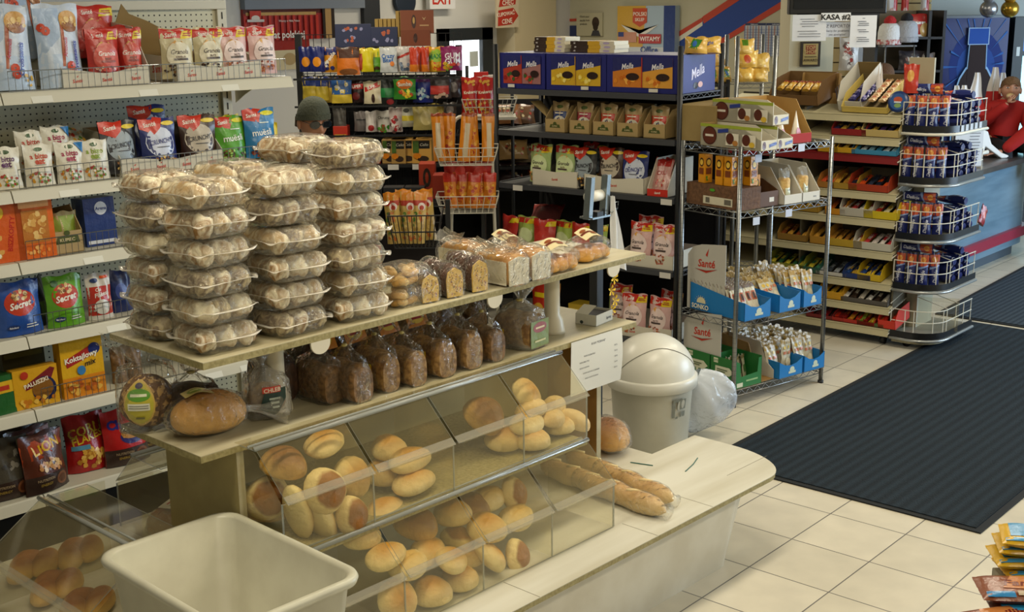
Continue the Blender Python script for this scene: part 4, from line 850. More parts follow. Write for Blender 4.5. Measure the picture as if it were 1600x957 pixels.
def disp_tray(w, n, label, px, py, sh, Y=2.045, h=.17, lip=.05, d=.30, side=None, words_=3):
    it = []
    for k in range(words_): it += [('t', 'Santé', -1+2*(k+.5)/words_, .52, .013, '#c63a26', .05, .02, .2), ('p', [(-1+2*(k+.5)/words_-.02, .80), (-1+2*(k+.5)/words_+.03, .95), (-1+2*(k+.5)/words_+.01, .78)], '#c63a26')]
    o = thing1(tray(w, d, h, lip, '#cfc8b4', it, '#8a6f48', h*1.1, cut=.02, side_items=SANTE(0, .5, .03)), 'display_tray', G, gx(px, py, Y), Y, GZ[sh]+.001, label, 'display tray', 'white display trays', 0); return o
disp_tray(.36, 3, 'white display tray with red granola bags on the top shelf', 168, 130, 0, h=.22)
disp_tray(.40, 3, 'white display tray with four cream and pink granola bags', 345, 120, 0, h=.10)
disp_tray(.46, 4, 'white display tray under the crunchy bags on the second shelf', 272, 260, 1, h=.16, words_=4)
for i, (px, py, Y, dz, rz, nm) in enumerate([(163, 95, 2.085, .012, .1, 'front left one'), (205, 92, 2.10, .012, -.15, 'front right one, narrow'), (188, 85, 2.20, .02, 0, 'standing behind those two'), (150, 72, 2.30, .10, .2, 'lying highest at the back')]):
    gbag('granola_bag', pouch((.145, .10, .14, .2)[i], .205, .07, '#b93028', granola('', '#c8483a', FR, 'FRUIT'), i, sag=.01), px, py, 0, 'bright red fruit granola bag on the top shelf, '+nm, 'red granola bags', Y, rz, -.1, dz=dz)
for i, (px, bc, tint, word, fr, nm) in enumerate([(278, '#c9bd94', '#d6cdb0', 'VANILLA', CHOC, 'cream granola bag with dark flakes, left of two'), (328, '#c9bd94', '#d6cdb0', 'NUTS', CHOC, 'cream granola bag with dark flakes, right of two'), (365, '#dcb2ac', '#e6cfc8', 'NUTS', NUTS, 'pink granola bag on the top shelf, left of two'), (411, '#dcb2ac', '#e6cfc8', 'NUTS', NUTS, 'pink granola bag at the right end of the top shelf')]):
    gbag('granola_bag', pouch(.145, .20, .065, bc, granola('', tint, fr, word), 10+i), px, 95, 0, nm, 'cream and pink granola bags', 2.085, .05*i-.08, -.05, dz=.012)
c_ = MB(); c_.prism([(-.14, 0), (.15, 0), (.15, .19), (.05, .24), (-.03, .27), (-.06, .31), (-.09, .24), (-.14, .22)], 0, .004, M('#8a7040', .8, bump=.05), 'y'); thing1(c_, 'torn_carton', G, gx(215, 60, 2.33), 2.33, GZ[0]+.001, 'torn brown cardboard standing behind the red granola bags', 'cardboard', rz=0)
# shelf 2
for i, (px, py, c, Y, dz, nm) in enumerate([(5, 225, '#5a2a5a', 2.06, 0, 'purple lettered, cut by the left picture edge'), (58, 225, '#c0401e', 2.06, 0, 'orange lettered, front row'), (107, 225, '#a02048', 2.06, 0, 'crimson lettered with a blue corner, front row'), (146, 225, '#8aa030', 2.06, 0, 'green lettered, front row'), (45, 200, '#b8381e', 2.15, .045, 'orange lettered, behind the front row'), (85, 190, '#a02048', 2.15, .055, 'crimson lettered, behind the front row')]):
    it = abitto(c)+([('p', [(.35, .97), (1, .97), (1, .70)], '#2a78b8')] if i in (2, 5) else [])
    gbag('fruit_snack_bag', pouch(.115, .155, .04, '#d8d2be', it, 20+i), px, py, 1, 'small cream fruit snack bag, '+nm, 'small cream snack bags', Y, .04*(i % 3)-.04, -.08, dz=dz)
gbag('snack_bag', pouch(.17, .12, .08, '#b9b6a2', [('n', .2, .5, .6, .3, ['#c8361e', '#d8a42c', '#5a8a34', '#e8e2c8'], 22, .010)], 27), 112, 178, 1, 'clear bag of mixed dried fruit lying behind the cream bags', 'mixed snack bags', 2.26, .3, -.5, dz=.09)
for i, (px, bc, mid, nm, Y, dz) in enumerate([(188, '#2c2c30', '#8f9aa0', 'dark grey crunchy bag on the second shelf', 2.09, .01), (250, '#24306e', '#c8cede', 'dark blue crunchy bag on the second shelf, front one', 2.08, .012), (236, '#24306e', '#c8cede', 'dark blue crunchy bag raised behind the front blue one', 2.20, .055), (312, '#3a2418', '#b6aa96', 'brown crunchy bag on the second shelf', 2.09, .01)]):
    gbag('cereal_bag', pouch(.165, .205, .07, bc, crunchy(bc, mid), 30+i), px, 235, 1, nm, 'crunchy cereal bags', Y, .1-.08*i, -.1, dz=dz)
gbag('cereal_bag', pouch(.15, .19, .065, '#4f9a1e', muesli('', ['#7a5a2c', '#b9e07a', '#4a3018']), 35), 362, 225, 1, 'bright green muesli bag on the second shelf', 'muesli bags', 2.09, -.05, -.08, dz=.01)
gbag('cereal_bag', pouch(.15, .21, .07, '#1f78b0', muesli('', ['#7a3020', '#a84a2c', '#5a2018']), 36), 408, 220, 1, 'bright blue muesli bag hanging over the shelf end', 'muesli bags', 2.06, -.1, -.1, dz=.015)
for i, (px, py) in enumerate([(425, 185), (447, 190), (462, 205), (440, 208)]):
    p = G.at(px, py, Y=2.16); thing1(pouch(.13, .16, .06, '#d6bd1e', [('e', 0, .5, .3, .22, '#2a2a26'), ('e', 0, .5, .2, .16, '#d8ca8a'), ('r', -.6, .78, .6, .82, '#3a3a30')], 40+i), 'snack_bag', G, min(p.x, -.97), 2.12+.08*i, GZ[1]+.02*(i % 2), 'yellow snack bag by the shelf end, '+['leftmost', 'second from left', 'rightmost', 'lowest'][i], 'snack bag', 'yellow snack bags', .2*i-.3, -.2)
for px in (300, 345): thing1(MB().box(-.09, .09, 0, .16, 0, .17, M('#2a2018', .8, bump=.05)), 'dark_carton', G, gx(px, 190, 2.24), 2.24, GZ[1]+.001, 'dark brown carton at the back of the second shelf, '+('left one' if px == 300 else 'right one'), 'box', 'dark cartons', bev=.002)
# shelf 3
ORG = '#d8641c'
def biscuit(i): return carton(.145, .06, .235, ORG, [('r', -.8, .82, .8, .93, '#e8a86a'), ('r', -.7, .25, .7, .78, '#b9722c'), ('n', 0, .52, .62, .22, ['#dba85a', '#c4883c', '#e4bd74'], 26, .012), ('n', 0, .13, .6, .08, ['#f0b060', '#e88a3a'], 10, .008)], m=film(ORG))
gbag('biscuit_box', carton(.14, .06, .235, ORG, [('t', 'BISZKOPTY', .3, .45, .018, '#b5281c', 1.4, .03), ('e', -.4, .8, .4, .12, '#e0b82c'), ('n', -.5, .4, .3, .3, ['#e8e0c8', '#d8a050'], 12, .012)], m=film('#d05a20')), 12, 390, 2, 'orange biscuit pack cut by the left picture edge', 'orange biscuit packs', 2.04, 0, -.04, cat='biscuits')
gbag('biscuit_box', biscuit(1), 60, 390, 2, 'orange biscuit pack with round biscuits showing, on the third shelf', 'orange biscuit packs', 2.04, 0, -.04, cat='biscuits')
gbag('display_tray', tray(.125, .22, .18, .085, '#a88f60', [('p', [(-.8, .45), (.8, .45), (.7, .8), (-.6, .8)], '#4a5426'), ('t', 'KUPIEC', 0, .62, .013, '#c9b98c', 0, .03), ('e', 0, .92, .2, .12, '#4a5426')], rise=.16), 108, 395, 2, 'brown cardboard display tray on the third shelf', 'brown display trays', 2.045, cat='display tray')
gbag('cereal_bag', pouch(.10, .15, .05, '#b9a878', [('r', -1, .5, 1, .9, '#8aa03c'), ('e', 0, .3, .6, .15, '#c8502c')], 51), 106, 395, 2, 'beige cereal bag inside the brown display tray', 'grain bags', 2.10, 0, -.05, dz=.004)
gbag('flour_bag', carton(.13, .10, .19, '#1d3570', [('e', .1, .78, .4, .14, '#d8dce4'), ('t', 'Arena', .1, .78, .013, '#22408a', 0, .02), ('r', -.9, .05, .9, .12, '#c9ccd2')], m=film('#1d3570')), 160, 370, 2, 'dark blue pack with a white oval at the end of the third shelf', 'blue packs', 2.10, cat='pack')
# shelf 4
gbag('snack_bag', pouch(.175, .205, .06, '#1f4a96', secret(''), 61, backc='#16306a'), 32, 500, 3, 'blue nut snack bag on the fourth shelf', 'nut snack bags', 2.06, .03, -.06)
gbag('snack_bag', pouch(.155, .20, .06, '#5fa01e', secret('')+[('e', -.5, .86, .2, .06, '#2c5a24')], 62, backc='#3a6a16'), 103, 490, 3, 'green nut snack bag on the fourth shelf', 'nut snack bags', 2.06, 0, -.06)
gbag('snack_bag', pouch(.105, .185, .05, '#d0c9bd', [('r', -1, .1, 1, .72, '#b82e20'), ('t', 'Our', -.1, .66, .013, '#f0ebe0', .1, .02, .2), ('t', 'Flakes', 0, .55, .016, '#f0ebe0', .15, .02, .2), ('e', 0, .28, .65, .16, '#d8d4c8'), ('e', -.4, .86, .3, .05, '#24386a'), ('r', .1, .88, .8, .94, '#d8541c')], 63), 156, 470, 3, 'white and red flake bag on the fourth shelf', 'nut snack bags', 2.06, -.02, -.05)
gbag('snack_bag', pouch(.11, .17, .06, '#1a2a5c', [('e', 0, .5, .5, .2, '#3a4a8a')], 64), 188, 470, 3, 'dark navy bag at the end of the fourth shelf', 'nut snack bags', 2.12, 0, -.05)
gbag('snack_bag', pouch(.10, .19, .05, '#2e3430', [('r', -1, .2, 1, .5, '#4a6a2c')], 65), 66, 480, 3, 'dark bag squeezed between the blue and green ones', 'nut snack bags', 2.16, .9, -.05)
# shelf 5
gbag('pretzel_box', carton(.175, .05, .155, '#d8a01e', [('p', [(-.5, .45), (.7, .65), (.9, .9), (.7, .95), (-.4, .62)], '#7a1e24'), ('e', .35, .42, .55, .32, '#1c2450'), ('e', .28, .45, .48, .27, '#8a5a20'), ('t', 'PALUSZKI', .0, .62, .016, '#efe2c8', .2, .03), ('e', -.5, .85, .18, .1, '#b8341e'), ('n', 0, .15, .8, .1, ['#c8781c', '#e8b84a'], 12, .01)], m=film('#d8a01e')), 60, 630, 4, 'yellow box of salted sticks on the fifth shelf', 'yellow snack boxes', 2.035, 0, -.03, cat='box')
gbag('cracker_box', carton(.175, .06, .235, '#dca81a', [('r', -1, 0, 1, .35, '#d8841a'), ('p', [(-.75, .52), (.55, .68), (.75, .84), (.4, .84), (-.8, .66)], '#a82420'), ('e', .6, .78, .28, .10, '#1c2a6a'), ('t', 'Koktajlowy', -.05, .68, .021, '#f2ebd8', .14, .03, .1), ('t', 'mix', .35, .56, .022, '#2a2420', .15, .02, .3), ('e', -.1, .45, .2, .08, '#3a7ab0'), ('n', 0, .17, .8, .12, ['#e8b44c', '#c8721c', '#b85a1c'], 22, .012)], m=film('#dca81a')), 132, 590, 4, 'tall yellow cocktail mix box on the fifth shelf', 'yellow snack boxes', 2.035, .0, -.04, cat='box')
gbag('tea_box', carton(.075, .07, .12, '#1f5a24', [('r', -1, .55, 1, .85, '#d8a81c'), ('r', -.6, .62, .6, .74, '#b8341e')], m=film('#1f5a24')), 6, 620, 4, 'small green box with a yellow band at the left picture edge', 'small boxes', 2.03, .1, cat='box', sc=1.25)
gbag('snack_box', carton(.17, .05, .20, '#4a4420', [('r', -.9, .8, .9, .9, '#6a6430')]), 40, 575, 4, 'dark olive box standing behind the yellow ones', 'small boxes', 2.20, cat='box')
for i, px in enumerate((188, 212)): gbag('nut_bag', pouch(.07, .15, .05, M('#5a4024', .4, kind='mottled', k2='#7a5a34', scale=60, bump=.4), [], 70+i), px, 590, 4, 'clear bag of brown nuts on the fifth shelf, '+['left one', 'right one'][i], 'bags of brown nuts', 2.10)
gbag('red_bag', pouch(.16, .13, .07, '#c4321e', [('n', .3, .7, .5, .2, ['#d8c03c', '#5f8a2c'], 8, .012)], 74), 330, 600, 4, 'bright red bag on the fifth shelf seen past the pedestal', 'nut snack bags', 2.10)
# shelf 6 : brown bottomed cereal bags
def cereal(base, items): return items+[('r', -1, 0, 1, .30, '#3a2a22'), ('e', .55, .16, .3, .11, '#7a4a2c'), ('e', .55, .16, .2, .07, '#5a3018'), ('t', 'NUTRITION', -.25, .22, .010, '#a8906c'), ('t', 'ENERGY', -.25, .14, .010, '#a88a3c')]
cb = [(8, '#4a4438', [('n', 0, .6, .8, .2, ['#8a8478', '#3a342c'], 12, .012)], 'dark grey, cut by the left picture edge', 2.07, 0),
      (70, '#5a2a1a', [('p', [(-1, .5), (1, .7), (1, .98), (-1, .85)], '#a8401c'), ('t', 'LION', .1, .76, .040, '#e0b01e', .15, .025), ('n', .2, .44, .6, .1, ['#e0b878', '#c88a4a'], 24, .010)], 'nearest, tilted out over the edge', 2.045, .25),
      (50, '#4a241a', [('p', [(-1, .5), (1, .7), (1, .98), (-1, .85)], '#8a3a1c')], 'right behind the nearest one', 2.13, .2), (30, '#3a2a20', [('n', 0, .6, .8, .2, ['#6a5a48'], 12, .012)], 'greenish dark, third in the row', 2.20, .2),
      (137, '#a81c1c', [('t', 'CORN', 0, .74, .036, '#d8b828', .2, .02, .1), ('t', 'FLAKES', .05, .60, .030, '#d8b828', .2, .02, .1), ('n', .1, .25, .7, .2, ['#d8a03c', '#e8bc5a', '#b87a28'], 30, .012), ('r', -.8, .40, .1, .48, '#5a94b0')], 'red with yellow corn lettering', 2.13, -.1),
      (200, '#b81c1c', [('t', 'Ch', -.5, .74, .036, '#2c2a7a', 0, .05), ('e', .25, .50, .6, .14, '#2c2468'), ('e', .25, .55, .55, .10, '#b8813c'), ('n', .25, .57, .5, .08, ['#8a5424', '#c8944c'], 18, .010)], 'red with a bowl printed on it', 2.09, 0), (236, '#3a2a22', [], 'dark, half behind the red one', 2.16, 0)]
for i, (px, bc, it, nm, Y, rz) in enumerate(cb):
    its = cereal(bc, it) if i != 4 else it
    gbag('cereal_bag', pouch(.20 if i != 4 else .17, .235, .075, bc, its, 80+i, backc='#6a6450'), px, 720, 5, 'big cereal bag on the bottom shelf, '+nm, 'big cereal bags', Y, rz, -.1, cat='cereal bag')
# ------------------------------------------------------------------ black wire rack (frame KF: x to the right, front faces -y)
KF = Frame(1.458, 1.539, .0669-pi/2)
rk = empty('black_rack', KF, -.62, .23, 0); tag(rk, 'tall black wire shelving rack with blue chocolate cases on top', 'rack'); RK = (-.62, .23, 0)
KW, KD = 1.25, .46
for x in (-KW, 0):
    for y in (0, KD): local(KF, RK, MB().tube([(x, y, 0), (x, y, 1.872)], .0155, DKM, 10)).obj('post', rk)
DKG = M('#3c3e42', .45, bump=.03); KZ = [.225, .645, 1.056, 1.373, 1.616]
for z in KZ:
    mb = MB().box(-KW+.02, -.02, -.012, .006, z-.032, z, DKG); mb.box(-KW+.02, -.02, KD-.004, KD+.006, z-.03, z, DKG)
    for x in (-KW, 0): mb.box(x-.006, x+.006, .016, KD-.016, z-.006, z, DKG); mb.box(x-.006, x+.006, .016, KD-.016, z-.032, z-.026, DKG); zz = [(x, .03+.4*i/12, z-.006-.02*(i % 2)) for i in range(13)]; mb.tube(zz, .002, DKG, 4)
    mb.box(-KW+.02, -.02, .0, KD, z-.008, z-.003, M('#26282b', .5, bump=.05)); local(KF, RK, mb).obj('wire_shelf', rk)
local(KF, RK, MB().box(-KW+.02, -.02, KD+.008, KD+.012, .08, 1.60, M('#1b1a1a', .9))).obj('back_panel', rk)
for (x, z) in ((-1.12, 1.0465), (-.10, 1.0465), (-.85, .635), (-.1, .635)):
    local(KF, RK, MB().box(x, x+.07, -.0145, -.0125, z-.030, z+.002, M('#cfccc4', .5))).obj('price_tag', rk)
def kx(px, py, Y=.03): return KF.at(px, py, Y=Y).x
def kbag(name, mbf, px, py, sh, label, grp, Y=.04, rz=0, rx=-.05, cat='snack bag', dz=0, sc=None):
    return thing1(mbf, name, KF, kx(px, py, Y), Y, KZ[sh]+.001+dz, label, cat, grp, rz, rx, sc=sc or 1.15)
NAVY = '#20246e'
def choc(u0, u1, c1, c2, cc):
    m = (u0+u1)/2; q = []
    for a, b, c, blobs in ((u0, m, c1, cc), (m, u1, c2, cc)):
        wd = b-a; q += [('r', a+.01, .14, b-.01, .93, c), ('p', [(a+.01, .55), (b-.01, .70), (b-.01, .93), (a+.01, .93)], '#262a66'), ('t', 'Mella', (a+b)/2, .70, .030, '#eceaf0', .12, .012, .35, .85), ('n', a+wd*.4, .32, wd*.32, .13, blobs, 9, .013), ('e', a+wd*.68, .42, wd*.22, .10, '#2c1a16')]
    return q+[('r', m-.012, .14, m+.012, .93, '#c8962a' if c1 == '#cfa62a' else '#b5301e')]
cases = [(-1.23, .33, '#a83a2a', '#9a6a68', ['#8f1c20', '#c8483a', '#3c5a2c'], 'cherry and currant pictures, leftmost'), (-.89, .41, '#cfa62a', '#cfa62a', ['#e8c83a', '#d8b82c', '#f0dc7a'], 'lemon and pineapple pictures, middle'), (-.475, .46, '#cf7c2a', '#d89a3a', ['#e08a2a', '#f0b04a', '#c86a1c'], 'orange pictures, at the right end')]
for x, w_, c1, c2, cc, nm in cases:
    mb = carton(w_, .40, .205, NAVY, choc(-.84, .84, c1, c2, cc)+[('r', .2 if w_ > .4 else -.6, .03, .45 if w_ > .4 else -.3, .12, '#d8d4c8')], items_right=[('t', 'Mella', .0, .55, .055, '#d8d4ea', .25, .012, .35, .9), ('e', -.1, .18, .14, .09, '#1a1418'), ('e', .15, .2, .13, .08, '#c89a92')], m=M(NAVY, .4, bump=.02))
    thing1(mb, 'chocolate_case', KF, x+w_/2-.0, .015, KZ[4]+.001, 'dark blue chocolate case on the black rack, '+nm, 'chocolate case', 'blue chocolate cases')
def cbox(w, d, h, c1, c2): return carton(w, d, h, c1, [('r', -1, 0, -.2, 1, '#3a2a20'), ('r', -.2, 0, .35, 1, '#d8a82c'), ('r', .35, 0, 1, 1, '#ded4b8'), ('e', .65, .5, .15, .3, '#b9a8c8'), ('t', 'AB', -.8, .5, .008, '#e8e4dc')], items_top=[('r', -1, 0, -.2, 1, '#4a382a'), ('r', -.2, 0, .35, 1, '#d8a82c')], m=M('#e0d8c0', .4))
for px, n_, xw in ((858, 4, .22), (925, 3, .30)):
    for k in range(n_): thing1(cbox(xw, .15, .021, '', ''), 'chocolate_box', KF, kx(px, 75, .16)+.006*(k % 2), .16, KZ[4]+.207+k*.0215, f'flat yellow and brown chocolate box, {("bottom", "second", "third", "fourth")[k]} of the {"taller" if n_ == 4 else "lower"} pile', 'chocolate box', 'flat chocolate boxes')
KUP = '#a88f5e'
def grain(mid): return pouch(.115, .165, .06, '#b0976a', [('r', -1, .30, 1, .68, mid), ('e', .05, .36, .7, .17, '#d8d2bc'), ('n', .05, .36, .55, .12, ['#c8a458', '#a83a2c', '#3a3a5c'], 14, .006), ('e', 0, .84, .4, .06, '#4a5a26'), ('r', -.5, .60, .5, .64, '#e8dcc8')], 3)
for i, (px, c, nm) in enumerate([(874, '#26407a', 'dark blue band, leftmost of five'), (912, '#a82c48', 'crimson band, second of five'), (949, '#c8402c', 'red band, middle of five'), (987, '#c8482a', 'orange-red band, fourth of five'), (1029, '#c83c28', 'red band, rightmost of five')]):
    x = kx(px, 200, .06)
    thing1(tray(.138, .20, .15, .075, KUP, [('p', [(-.55, .35), (.55, .35), (.45, .6), (-.45, .6)], '#4a5426'), ('e', 0, .66, .18, .14, '#4a5426'), ('t', 'KUPIEC', 0, .47, .008, '#c9b98c', 0, .02)], rise=.17), 'display_tray', KF, x, .015, KZ[3]+.001, 'brown tray of the grain bag with a '+nm, 'display tray', 'brown trays on the black rack')
    thing1(grain(c), 'grain_bag', KF, x, .075, KZ[3]+.006, 'brown paper grain bag with a '+nm, 'grain bag', 'grain bags on the black rack', 0, -.03)
thing1(MB().add([(0, 0, .08), (-.14, .02, .17), (-.12, .1, .17), (0, .1, .06), (0, 0, .0)], [(0, 1, 2, 3), (0, 3, 4)], M(KUP, .7)), 'carton_flap', KF, kx(860, 200, .02)-.02, .02, KZ[3]+.001, 'torn cardboard flap left of the grain bag trays', 'cardboard')
thing1(carton(.24, .42, .19, '#8f7a4a', [], items_right=[('e', .2, .5, .12, .12, '#6a4a2c'), ('r', -.5, .3, -.1, .5, '#6a4a2c')], m=M('#96804e', .7, kind='mottled', k2='#8a7444', scale=6, bump=.05)), 'brown_carton', KF, .10, .0, KZ[3]+.001, 'large brown carton at the right side of the black rack', 'box', bev=.002)
# shelf 3
thing1(tray(.32, .30, .10, .085, '#d0cab8', [('t', 'Santé', .0, .5, .014, '#c63a26', .05, .02, .2)], cut=.01), 'display_tray', KF, kx(868, 280, .02), .01, KZ[2]+.001, 'white tray under the two green granola bags', 'display tray', 'white trays on the black rack')
thing1(tray(.40, .30, .10, .075, '#d0cab8', [('t', 'Santé', .0, .5, .014, '#c63a26', .05, .02, .2)], cut=.015), 'display_tray', KF, kx(960, 285, .02), .01, KZ[2]+.001, 'white tray under the three crunchy bags of the black rack', 'display tray', 'white trays on the black rack')
for i, (px, it, bc, nm, Y, dz) in enumerate([(844, granola('', '#c9d6a0', ['#a85a2a', '#c87a3a', '#d8b06a'], 'MUESLI'), '#a8bf7a', 'pale green granola bag on the black rack, left one', .06, .01), (884, granola('', '#c9d6a0', ['#a85a2a', '#c87a3a', '#d8b06a'], 'NUTS'), '#a8bf7a', 'pale green granola bag on the black rack, right one', .06, .015),
        (913, crunchy('', '#8f9aa0'), '#232326', 'black crunchy bag on the black rack', .05, .01), (954, crunchy('', '#b6aa96'), '#3a2418', 'brown crunchy bag on the black rack', .05, .02), (992, crunchy('', '#c8cede'), '#24306e', 'dark blue crunchy bag on the black rack', .05, .01), (930, crunchy('', '#8f9aa0'), '#232326', 'black crunchy bag half hidden behind the other black one', .16, .03)]):
    kbag('cereal_bag', pouch(.145, .195, .065, bc, it, 90+i), px, 250, 2, nm, 'cereal bags on the black rack', Y, .04*i-.1, -.08, dz=dz, cat='cereal bag')
mb = MB(); mb.prism([(0, 0), (.12, 0), (.12, .20), (.09, .20), (.02, .09), (0, .06)], 0, .003, M('#d0cab8', .6), 'y'); 
thing1(tray(.13, .28, .20, .04, '#d0cab8', [('r', -1, 0, 1, 1, '#c02c20'), ('t', 'Santé', 0, .5, .012, '#f0e6d8', .05, .02, .2)], rise=.20), 'display_tray', KF, kx(1030, 300, .02), .0, KZ[2]+.001, 'white tray with a red front lip at the right end of the black rack', 'display tray', 'white trays on the black rack')
for k in range(3): kbag('cereal_bag', pouch(.10, .165, .035, '#cf9a92', [('r', -1, .8, 1, 1, '#b82c24'), ('t', 'CRU', 0, .6, .02, '#a82c24', .1, .03), ('n', 0, .3, .6, .12, ['#b83a2c', '#d8b8a0'], 12, .007)], 100+k), 1030, 290, 2, 'pink cereal bag leaning in the red lipped tray, '+('front', 'middle', 'back')[k]+' one', 'pink bags in the tray', .05+.045*k, 0, -.35, dz=.01, cat='cereal bag')
# shelf 4
for i, px in enumerate((795, 822, 850, 880, 908, 930)):
    it = [('r', -1, .80, 1, .96, '#c22a1c'), ('p', [(.1, .78), (1, .80), (1, .96), (.3, .93)], '#e0c41e'), ('e', 0, .40, .8, .26, '#c23a30' if i % 2 == 0 else '#cdd8a0')]
    kbag('granola_bag', pouch(.13, .17, .07, ('#b93028', '#a8bf5a')[i % 2], it, 110+i), px, 340, 3-2, ('red' if i % 2 == 0 else 'green')+' granola bag low on the black rack, '+('first', 'second', 'third', 'fourth', 'fifth', 'last')[i]+' from the left', 'low granola bags', .07+.03*(i % 2), .2*(i % 3)-.2, -.1, cat='cereal bag')
kbag('granola_bag', pouch(.17, .16, .08, '#8a4a48', [('r', -1, .7, 1, 1, '#a83a34')], 118), 850, 318, 1, 'dull red pack lying on top behind the low granola bags', 'low granola bags', .26, .4, -1.1, dz=.14, cat='cereal bag')
thing1(tray(.34, .30, .10, .07, '#d0cab8', [('t', 'Santé', -.45, .5, .013, '#c63a26', .05, .02, .2), ('t', 'Santé', .5, .5, .013, '#c63a26', .05, .02, .2)], cut=.01), 'display_tray', KF, kx(1012, 405, .02), .01, KZ[1]+.001, 'white tray under the upper pair of pink granola bags', 'display tray', 'white trays on the black rack')
thing1(tray(.36, .30, .10, .07, '#d0cab8', [('t', 'Santé', -.45, .5, .013, '#c63a26', .05, .02, .2), ('t', 'Santé', .5, .5, .013, '#c63a26', .05, .02, .2)], cut=.01), 'display_tray', KF, kx(1008, 520, .02), .01, KZ[0]+.001, 'white tray under the lowest pink granola bags', 'display tray', 'white trays on the black rack')
for i, (px, sh, Y, nm) in enumerate([(1000, 1, .05, 'upper left'), (1037, 1, .05, 'upper right'), (990, 0, .05, 'lower left'), (1030, 0, .05, 'lower right'), (968, 0, .14, 'lowest, half hidden behind the left one'), (1015, 1, .16, 'upper, behind the pair'), (1047, 0, .15, 'lower, behind the right one')]):
    kbag('granola_bag', pouch(.135, .205, .07, '#dcb2ac', granola('', '#e6cfc8', NUTS, 'NUTS'), 120+i), px, 400 if sh else 500, sh, 'pink granola bag on the black rack, '+nm, 'pink granola bags on the black rack', Y, .12*(i % 3)-.12, -.08, dz=.012+.02*(i > 3), cat='cereal bag')
kbag('snack_bag', pouch(.12, .19, .06, '#b8301e', [('e', 0, .3, .6, .2, '#d8a838'), ('r', -.6, .65, .7, .78, '#e0c41e')], 130), 845, 480, 0, 'red and yellow bag seen under the top board, left of the pedestal', 'bags behind the shelf', .05, cat='snack bag')
kbag('snack_bag', pouch(.14, .19, .06, '#c88a24', [('e', 0, .4, .6, .2, '#e8c86a'), ('r', -.6, .65, .7, .75, '#8a4a1c')], 131), 858, 480, 0, 'orange-brown bag next to the right pedestal', 'bags behind the shelf', .14, cat='snack bag')
thing1(carton(.16, .12, .13, '#b99a2a', [('r', -.8, .6, .8, .8, '#e0c85a')]), 'yellow_box', KF, kx(905, 470, .05), .05, KZ[0]+.001, 'yellow box on the lowest shelf behind the white carton', 'box', bev=.002)

# ------------------------------------------------------------------ chrome wire rack (frame S, front faces the aisle)
sr = empty('chrome_rack', S, .35, .2, 0); tag(sr, 'chrome wire rack with blue and green snack trays beside the dark mat', 'rack'); RS = (.35, .2, 0)
SW, SD = .71, .41; SZ = [.092, .466, 1.048, 1.366]
CH2 = M('#8b8d8c', .3, metal=.85)
for x in (0, SW):
    for y in (0, SD):
        mb = MB().tube([(x, y, .012), (x, y, 1.385)], .0125, CH2, 10); 
        for k in range(52): mb.tube([(x, y, .05+.0254*k), (x, y, .0515+.0254*k)], .0131, M('#55585a', .5), 8)
        mb.tube([(x, y, 0), (x, y, .014)], .017, M('#1c1c1e', .6), 8); local(S, RS, mb).obj('post', sr)
for z in SZ:
    mb = MB(); c = [(0, 0), (SW, 0), (SW, SD), (0, SD)]
    for a, b in zip(c, c[1:]+c[:1]):
        for zz in (z-.003, z-.034): mb.tube([(a[0], a[1], zz), (b[0], b[1], zz)], .0032, CH2, 6)
        L_ = math.hypot(b[0]-a[0], b[1]-a[1]); n = int(L_/.030); mb.tube([(a[0]+(b[0]-a[0])*i/n, a[1]+(b[1]-a[1])*i/n, z-.006-.026*(i % 2)) for i in range(n+1)], .0018, CH2, 4)
    for i in range(1, 28): mb.tube([(SW*i/28, 0, z), (SW*i/28, SD, z)], .0015, CH2, 4)
    local(S, RS, mb).obj('wire_shelf', sr)
for x, z in ((.10, 1.33), (.43, 1.36), (.10, 1.005), (.35, 1.02)):
    local(S, RS, MB().box(x, x+.05, -.008, -.006, z-.035, z+.005, M('#b9c0d0', .5))).obj('price_tag', sr)
def sthing(mb, name, x, y, sh, label, cat, grp=None, rz=0, rx=0, dz=0, bev=0): return thing1(mb, name, S, x, y, SZ[sh]+.002+dz, label, cat, grp, rz, rx, bev=bev)
WH = M('#cfc9b4', .5, bump=.02)
def wbox(L, d, h):
    E_ = [('r', -1, .86, 1, 1, '#9aa838'), ('e', -.68, .48, .24, .42, '#4a241a'), ('e', -.68, .48, .21, .36, '#5e2c1c'), ('r', -.82, .44, -.54, .54, '#d8cfc0'), ('p', [(-.4, .62), (-.05, .7), (-.05, .86), (-.4, .78)], '#2c3e8a'), ('r', -.12, .12, .3, .66, '#dcd6c4'), ('r', .42, .12, .85, .66, '#dcd6c4'), ('e', .02, .42, .13, .25, '#55281a'), ('e', .55, .42, .13, .25, '#55281a'), ('e', .2, .24, .09, .12, '#b07a3c'), ('e', .74, .24, .09, .12, '#d8b43c')]
    mb = tray(d, L, h, h*.45, '#cfc9b4', [('e', -.6, .5, .22, .4, '#55281a'), ('p', [(0, .3), (.9, .5), (.9, .8), (0, .6)], '#2c3e8a')], '#a08450', rise=h)
    mb.decal(lambda u, v, off: (-d/2-off-.0005, L/2-u*L/2, v*h), (L/2, h), [(t[:1]+(t[1],)+t[2:]) for t in E_]); mb.box(-d/2, -d/2+.003, 0, L, 0, h, WH); return mb
sthing(wbox(.42, .12, .115), 'wafer_carton', .075, -.12, 3, 'white open carton with brown roundels, lower one overhanging the rack corner', 'carton', 'white cartons with brown roundels')
sthing(wbox(.42, .12, .115), 'wafer_carton', .205, -.11, 3, 'lower white open carton with brown roundels, right beside the red lipped one', 'carton', 'white cartons with brown roundels')
sthing(wbox(.42, .12, .115), 'wafer_carton', .19, -.09, 3, 'white carton with brown roundels stacked on the lower two', 'carton', 'white cartons with brown roundels', dz=.118)
